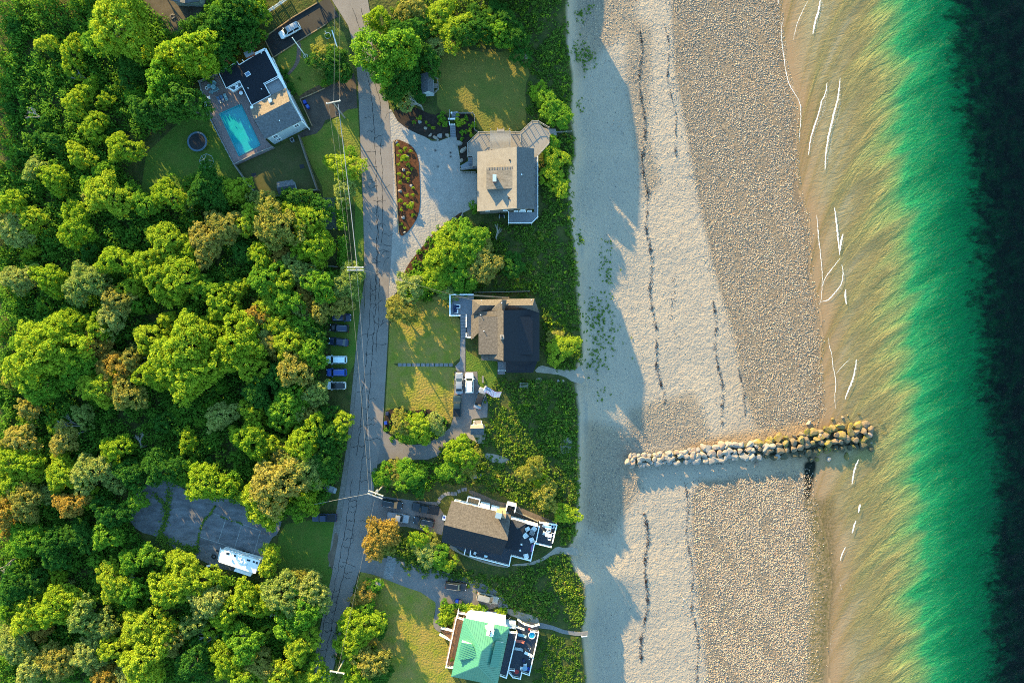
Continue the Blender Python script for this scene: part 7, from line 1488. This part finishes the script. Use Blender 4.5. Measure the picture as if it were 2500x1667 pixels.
# dead trees
def dead(fr, X, Y, deg, ln, lab, sd):
    rr = random.Random(sd); p = fr(X, Y, 3.0); t = thing('dead_tree', lab, 'dead tree', (p.x, p.y, 0)); b = MB(); b.tube((0, 0, 0), (0, 0, 3.2), .2, .14, 7); b.build('trunk', M['deadwood'], t, local=True); b = MB()
    def br(q, a, el, l, r0, dp):
        e = q + Vector((math.cos(a) * math.cos(el), math.sin(a) * math.cos(el), math.sin(el))) * l; b.tube(q, e, r0, r0 * .6, 5)
        if dp: 
            for _ in range(rr.choice((2, 3))): br(q.lerp(e, rr.uniform(.5, 1)), a + rr.uniform(-.6, .6), el * .5 + rr.uniform(-.1, .3), l * rr.uniform(.45, .75), r0 * .6, dp - 1)
    for k in range(3): br(Vector((0, 0, 2.2 + .5 * k)), R(deg) + rr.uniform(-.5, .5), .45, ln, .13, 3)
    b.build('limbs', M['deadwood'], t, local=True)
for i, (fr, X, Y, dg, ln, w) in enumerate(((F4, 690, 1010, 160, 2.9, 'fanning left'), (F4, 940, 210, 215, 3.0, 'leaning'), (F4, 700, 1060, 190, 2.4, 'with twisted twigs'), (F1, 1080, 345, 160, 1.8, 'up top'), (F1, 740, 680, 170, 1.6, 'on the shaded slope'), (F1, 350, 1020, 160, 1.6, 'pale'),
        (F6, 1230, 880, 60, 1.8, 'in the lower bright crowns'), (F6, 300, 1100, 215, 2.4, 'in the lower left crowns'), (F6, 1010, 700, 50, 2.0, 'grey and twiggy'), (F7, 280, 650, 190, 2.4, 'bleached white'), (F7, 410, 690, 60, 1.8, 'small bleached'), (F7, 560, 545, 30, 1.6, 'grey brown twiggy'), (F7, 345, 520, 200, 1.2, 'small dark'), (F4, 1200, 1190, 100, 2.0, 'above the court'), (F6, 100, 560, 220, 2.0, 'near the left edge'),
        (F6, 940, 1300, 215, 2.0, 'at bottom'), (F4, 1260, 430, 200, 2.0, 'fallen'), (F4, 440, 1400, 200, 2.0, 'half hidden at lower left'), (B3, 560, 560, 160, 1.7, 'silver in the dark garden bed'), (C, 1060, 340, 80, 1.6, 'below the shingled house'), (F3, 540, 650, 190, 1.7, 'under the bronze crowns'))):
    px = fr(X, Y); dead(fr, X, Y, dg, ln, where(1250 + px.x * 10, 833 - px.y * 10, f'dead tree {w}'), 40 + i)

# ------------------------------------------------------------------ undergrowth and dune scrub that nobody could count
def scatter(name, polys, dens, hgt, size, m, seed, clump=1.2, zlo=.0, excl=(), gap=-9):
    r = np.random.default_rng(seed); Ps, Ns, Ts = [], [], []
    for poly in polys:
        P2 = np.array(poly, float); mn, mx_ = P2.min(0), P2.max(0); area = (mx_ - mn).prod() / 100; n = int(area * dens / 14)
        px, py = r.uniform(mn[0], mx_[0], n), r.uniform(mn[1], mx_[1], n); k = inpoly(px + r.normal(0, 5, n), py + r.normal(0, 5, n), poly)
        for e in excl: k &= ~inpoly(px, py, e)
        px, py = px[k], py[k]; x = (px - 1250) / 10; y = (833.5 - py) / 10
        k = np.sin(x * .55 + 2.2 * np.sin(y * .21)) + np.sin(y * .47 + 1.7 * np.sin(x * .33)) + r.normal(0, .5, len(x)) > gap; x, y = x[k], y[k]
        hh_ = hgt * (.55 + .45 * np.sin(x * .45 + 2 * np.sin(y * .31)) * np.sin(y * .5 + x * .2)) * r.uniform(.5, 1.15, len(x)); hh_ = np.maximum(hh_, .18 * hgt)
        cr_ = clump * r.uniform(.5, 1.1, len(x)); tt = r.uniform(0, 1, len(x))
        for i in range(14):
            d = r.normal(0, 1, (len(x), 3)); d[:, 2] = np.abs(d[:, 2]); d /= np.linalg.norm(d, axis=1, keepdims=True)
            qx, qy = x + d[:, 0] * cr_, y + d[:, 1] * cr_; g = np.minimum(terr(qx, qy)[0], 0); Ps.append(np.stack([qx, qy, g + zlo + hh_ * (.25 + .75 * d[:, 2]) * r.uniform(.6, 1, len(x))], 1)); Ns.append(d + r.normal(0, .95, d.shape)); Ts.append(np.clip(tt * .6 + r.uniform(0, .4, len(x)), 0, 1))
    P, Nn, T = np.concatenate(Ps), np.concatenate(Ns), np.concatenate(Ts); print(name, len(P)); o = leafmesh(name, P, Nn, T, size, m, r, True); return put(o, kind='stuff')
w2 = lambda l: [Wt(x, y) for x, y in l]
def mounds(name, poly, n, hgt, size, m, seed):
    r = np.random.default_rng(seed); P2 = np.array(poly, float); px, py = r.uniform(0, P2[:, 0].max(), n), r.uniform(0, P2[:, 1].max(), n); k = inpoly(px, py, poly); px, py = px[k], py[k]
    for a, b_, c in placed:
        if c >= 5: kk = (px - a) ** 2 + (py - b_) ** 2 > 250; px, py = px[kk], py[kk]
    x = (px - 1250) / 10; y = (833.5 - py) / 10; n = len(x); R_ = r.uniform(.9, 2.1, n); h_ = hgt * r.uniform(.45, 1.1, n); tt = r.uniform(0, 1, n); per = 120
    d = r.normal(0, 1, (n, per, 3)); d[:, :, 2] = np.abs(d[:, :, 2]); d /= np.linalg.norm(d, axis=2, keepdims=True); q = r.uniform(.8, 1.1, (n, per, 1)); d2 = d * q
    lump = 1 + .22 * np.sin(d[:, :, 0] * 7 + tt[:, None] * 9) * np.sin(d[:, :, 1] * 8 + tt[:, None] * 5)
    P = np.stack([x[:, None] + d2[:, :, 0] * R_[:, None] * lump, y[:, None] + d2[:, :, 1] * R_[:, None] * lump, .2 + d2[:, :, 2] * h_[:, None] * lump], 2).reshape(-1, 3)
    Nn = (d + r.normal(0, .9, d.shape)).reshape(-1, 3); T = np.clip(tt[:, None] * .7 + r.uniform(0, .3, (n, per)), 0, 1).ravel(); print(name, len(P)); put(leafmesh(name, P, Nn, T, size, m, r, True), kind='stuff')
mounds('undergrowth', forest, 5200, 3.4, .36, LM['u'], 61)
grav_px = [(850 + x / 3.1368, 80 + y / 3.1368) for x, y in grav[1:-1]]
lawnB = [(850 + x / 3.1368, 80 + y / 3.1368) for x, y in ((690, 165), (900, 125), (1100, 165), (1350, 105), (1400, 300), (1350, 420), (1375, 640), (1320, 770), (1000, 775), (960, 610), (690, 620), (670, 400))]
scatter('dune_scrub', [w2([(960, -5), (1302, -5), (1304, 60), (1310, 200), (1316, 285), (1290, 290), (1230, 285), (1205, 260), (1215, 200), (1200, 110), (1110, 105), (1000, 118), (985, 170), (965, 195), (930, 245), (905, 250), (880, 200), (870, 120), (900, 20)]),
                       w2([(1262, 300), (1305, 300), (1320, 340), (1312, 420), (1314, 540), (1330, 650), (1330, 760), (1345, 815), (1320, 850), (1265, 845), (1243, 790), (1246, 680), (1200, 672), (1060, 680), (1010, 690), (975, 690), (960, 640), (1000, 560), (1040, 510), (1100, 520), (1150, 516), (1232, 515), (1250, 480), (1245, 420), (1245, 350)]),
                       w2([(1120, 900), (1145, 875), (1230, 870), (1310, 878), (1325, 930), (1332, 1100), (1325, 1200), (1312, 1250), (1285, 1250), (1278, 1190), (1180, 1150), (1100, 1110), (1020, 1115), (990, 1060), (1030, 1010), (1070, 1020), (1112, 1000), (1125, 950)]),
                       w2([(905, 1300), (960, 1260), (1010, 1270), (1060, 1310), (1150, 1325), (1240, 1295), (1300, 1270), (1330, 1330), (1346, 1420), (1330, 1440), (1260, 1425), (1160, 1390), (1140, 1350), (1040, 1325)]),
                       w2([(895, 1230), (960, 1225), (1010, 1260), (1015, 1290), (1060, 1320), (1040, 1335), (960, 1300), (905, 1275)]), w2([(765, 1440), (815, 1420), (850, 1450), (880, 1540), (880, 1568), (770, 1568), (770, 1500)]), w2([(815, 1350), (850, 1335), (880, 1350), (850, 1400), (815, 1420)])],
        36, .95, .32, LM['k'], 62, .55, excl=[lawnB], gap=-1.3)
scatter('dune_scrub', [w2([(1240, 1455), (1325, 1462), (1345, 1568), (1225, 1568)]), w2([(1180, 940), (1300, 900), (1325, 1000), (1310, 1090), (1220, 1000)])], 26, .45, .3, LM['k'], 63, .6)
scatter('dune_scrub', [w2([(975, 560), (1010, 525), (1060, 512), (1075, 540), (1060, 640), (990, 690), (930, 690), (925, 650)]), w2([(855, 1090), (880, 1060), (1000, 1060), (1010, 1100), (960, 1135), (880, 1120)]), w2([(885, 985), (950, 940), (1020, 960), (1030, 985), (960, 1015), (900, 1010)])], 30, 1.3, .38, LM['g'], 64, .7)
scatter('beach_grass', [[(1310 * 1 + 0, 0), (1311, 0), (1311, 1)]], 1, .3, .3, LM['k'], 65) if False else None
T4 = w2([(1120, 900), (1145, 875), (1230, 870), (1310, 878), (1325, 930), (1332, 1100), (1325, 1200), (1312, 1250), (1285, 1250), (1278, 1190), (1180, 1150), (1100, 1110), (1020, 1115), (990, 1060), (1030, 1010), (1070, 1020), (1112, 1000), (1125, 950)])
scatter('dry_dune_grass', [T4, w2([(905, 1300), (1060, 1310), (1150, 1325), (1300, 1270), (1346, 1420), (1260, 1425), (1160, 1390)]), w2([(1150, 520), (1240, 530), (1320, 500), (1330, 760), (1250, 660), (1150, 660)])], 9, .7, .3, LM['o'], 67, .6, gap=.1)
scatter('bright_dune_shrubs', [T4, w2([(905, 1300), (1060, 1310), (1150, 1325), (1300, 1270), (1346, 1420), (1260, 1425), (1160, 1390)]), w2([(1262, 300), (1315, 330), (1330, 820), (1245, 790), (1246, 680), (1100, 660), (1000, 560), (1240, 515)]), w2([(960, -5), (1302, -5), (1316, 285), (1230, 285), (1210, 120), (1100, 105), (1000, 110)])], 6, 1.35, .3, LM['y'], 68, .5, gap=.35)
r = np.random.default_rng(66); P = []
for X, Y, n, s in ((300, 110, 26, 5), (440, 520, 30, 14), (400, 620, 60, 20), (430, 700, 60, 22), (420, 790, 40, 14), (480, 140, 14, 9), (480, 260, 18, 9), (490, 320, 14, 7), (430, 1060, 10, 6), (400, 900, 20, 10), (380, 600, 26, 12)):
    c = B2(X, Y, -4.2)
    for _ in range(n): x, y = c.x + r.normal(0, s / 8), c.y + r.normal(0, s / 6); k = r.integers(3, 9); P += [(x + a, y + b_, tz(x, y) + .08 + abs(c_)) for a, b_, c_ in r.normal(0, .13, (k, 3))]
for X, Y, n, s in ((300, 350, 60, 10), (340, 400, 30, 9), (365, 360, 16, 5), (370, 45, 10, 4), (310, 90, 20, 7), (300, 690, 14, 5)):
    c = B1(X, Y, -3.6)
    for _ in range(n): x, y = c.x + r.normal(0, s / 8), c.y + r.normal(0, s / 6); k = r.integers(3, 9); P += [(x + a, y + b_, tz(x, y) + .08 + abs(c_)) for a, b_, c_ in r.normal(0, .13, (k, 3))]
P = np.array(P); put(leafmesh('beach_grass', P, r.normal(0, .5, P.shape) + np.array([0, 0, 1]), r.uniform(0, 1, len(P)), .26, LM['k'], r, True), kind='stuff')
# creeping weeds in the court joints
P = []
for pts, n, s in (([K(400, 290), K(530, 400), K(570, 480)], 160, .4), ([K(600, 230), K(580, 400), K(560, 560), K(530, 700), K(470, 820), K(560, 860)], 700, .45), ([K(1180, 440), K(1130, 540), K(1040, 620), K(1000, 720), K(975, 830), K(950, 960), K(915, 1060)], 260, .14), ([K(1240, 570), K(1400, 630), K(1540, 670)], 60, .1), ([K(560, 860), K(700, 920), K(810, 975)], 200, .35), ([K(840, 1000), K(870, 1010)], 240, .7), ([K(920, 980), K(940, 1000)], 120, .5), ([K(460, 840), K(560, 950), K(640, 1010)], 300, .6)):
    for _ in range(n):
        k = r.integers(0, len(pts) - 1); c = pts[k].lerp(pts[k + 1], float(r.uniform())); P.append((c.x + r.normal(0, s), c.y + r.normal(0, s), .05 + abs(r.normal(0, .12 + s * .3))))
P = np.array(P); put(leafmesh('court_weeds', P, r.normal(0, .5, P.shape) + np.array([0, 0, 1]), r.uniform(0, 1, len(P)), .34, LM['k'], r, True), kind='stuff')
print('trees', ntree)

# ------------------------------------------------------------------ light, sky, camera
SUN_EL, SUN_AZ = 13.6, -30.5            # degrees; azimuth from +Y towards +X
wd = bpy.data.worlds.new('World'); S.world = wd; wd.use_nodes = True; nt = wd.node_tree; bg = nt.nodes['Background']
sk = nt.nodes.new('ShaderNodeTexSky'); sk.sky_type = 'NISHITA'; sk.sun_disc = False; sk.sun_elevation = R(SUN_EL); sk.sun_rotation = R(SUN_AZ % 360); sk.air_density = 1.3; sk.dust_density = .3; sk.ozone_density = 2.5
mm = nt.nodes.new('ShaderNodeMixRGB'); mm.blend_type = 'MULTIPLY'; mm.inputs[0].default_value = 1; mm.inputs[2].default_value = (.74, 1.0, 1.06, 1); nt.links.new(sk.outputs[0], mm.inputs[1]); nt.links.new(mm.outputs[0], bg.inputs[0]); bg.inputs[1].default_value = .15
sl = bpy.data.lights.new('sun', 'SUN'); sl.energy = 5.0; sl.angle = R(.5); sl.color = (1.0, .73, .30); so = bpy.data.objects.new('sun', sl); COL.objects.link(so)
dv = Vector((math.sin(R(SUN_AZ)) * math.cos(R(SUN_EL)), math.cos(R(SUN_AZ)) * math.cos(R(SUN_EL)), math.sin(R(SUN_EL)))); so.rotation_euler = dv.to_track_quat('Z', 'Y').to_euler()
cam = bpy.data.cameras.new('camera'); co = bpy.data.objects.new('camera', cam); COL.objects.link(co); co.location = (0, 0, H); co.rotation_euler = (0, 0, 0); cam.sensor_width = 36; cam.lens = 36 * H / 250; cam.clip_end = 6000; cam.clip_start = 1; S.camera = co
S.view_settings.view_transform = 'Standard'; S.view_settings.look = 'None'; S.view_settings.exposure = 2.18; S.view_settings.gamma = 1
S.cycles.filter_width = 1.0; S.cycles.use_denoising = False; S.cycles.max_bounces = 6; S.cycles.transparent_max_bounces = 8; S.cycles.diffuse_bounces = 3
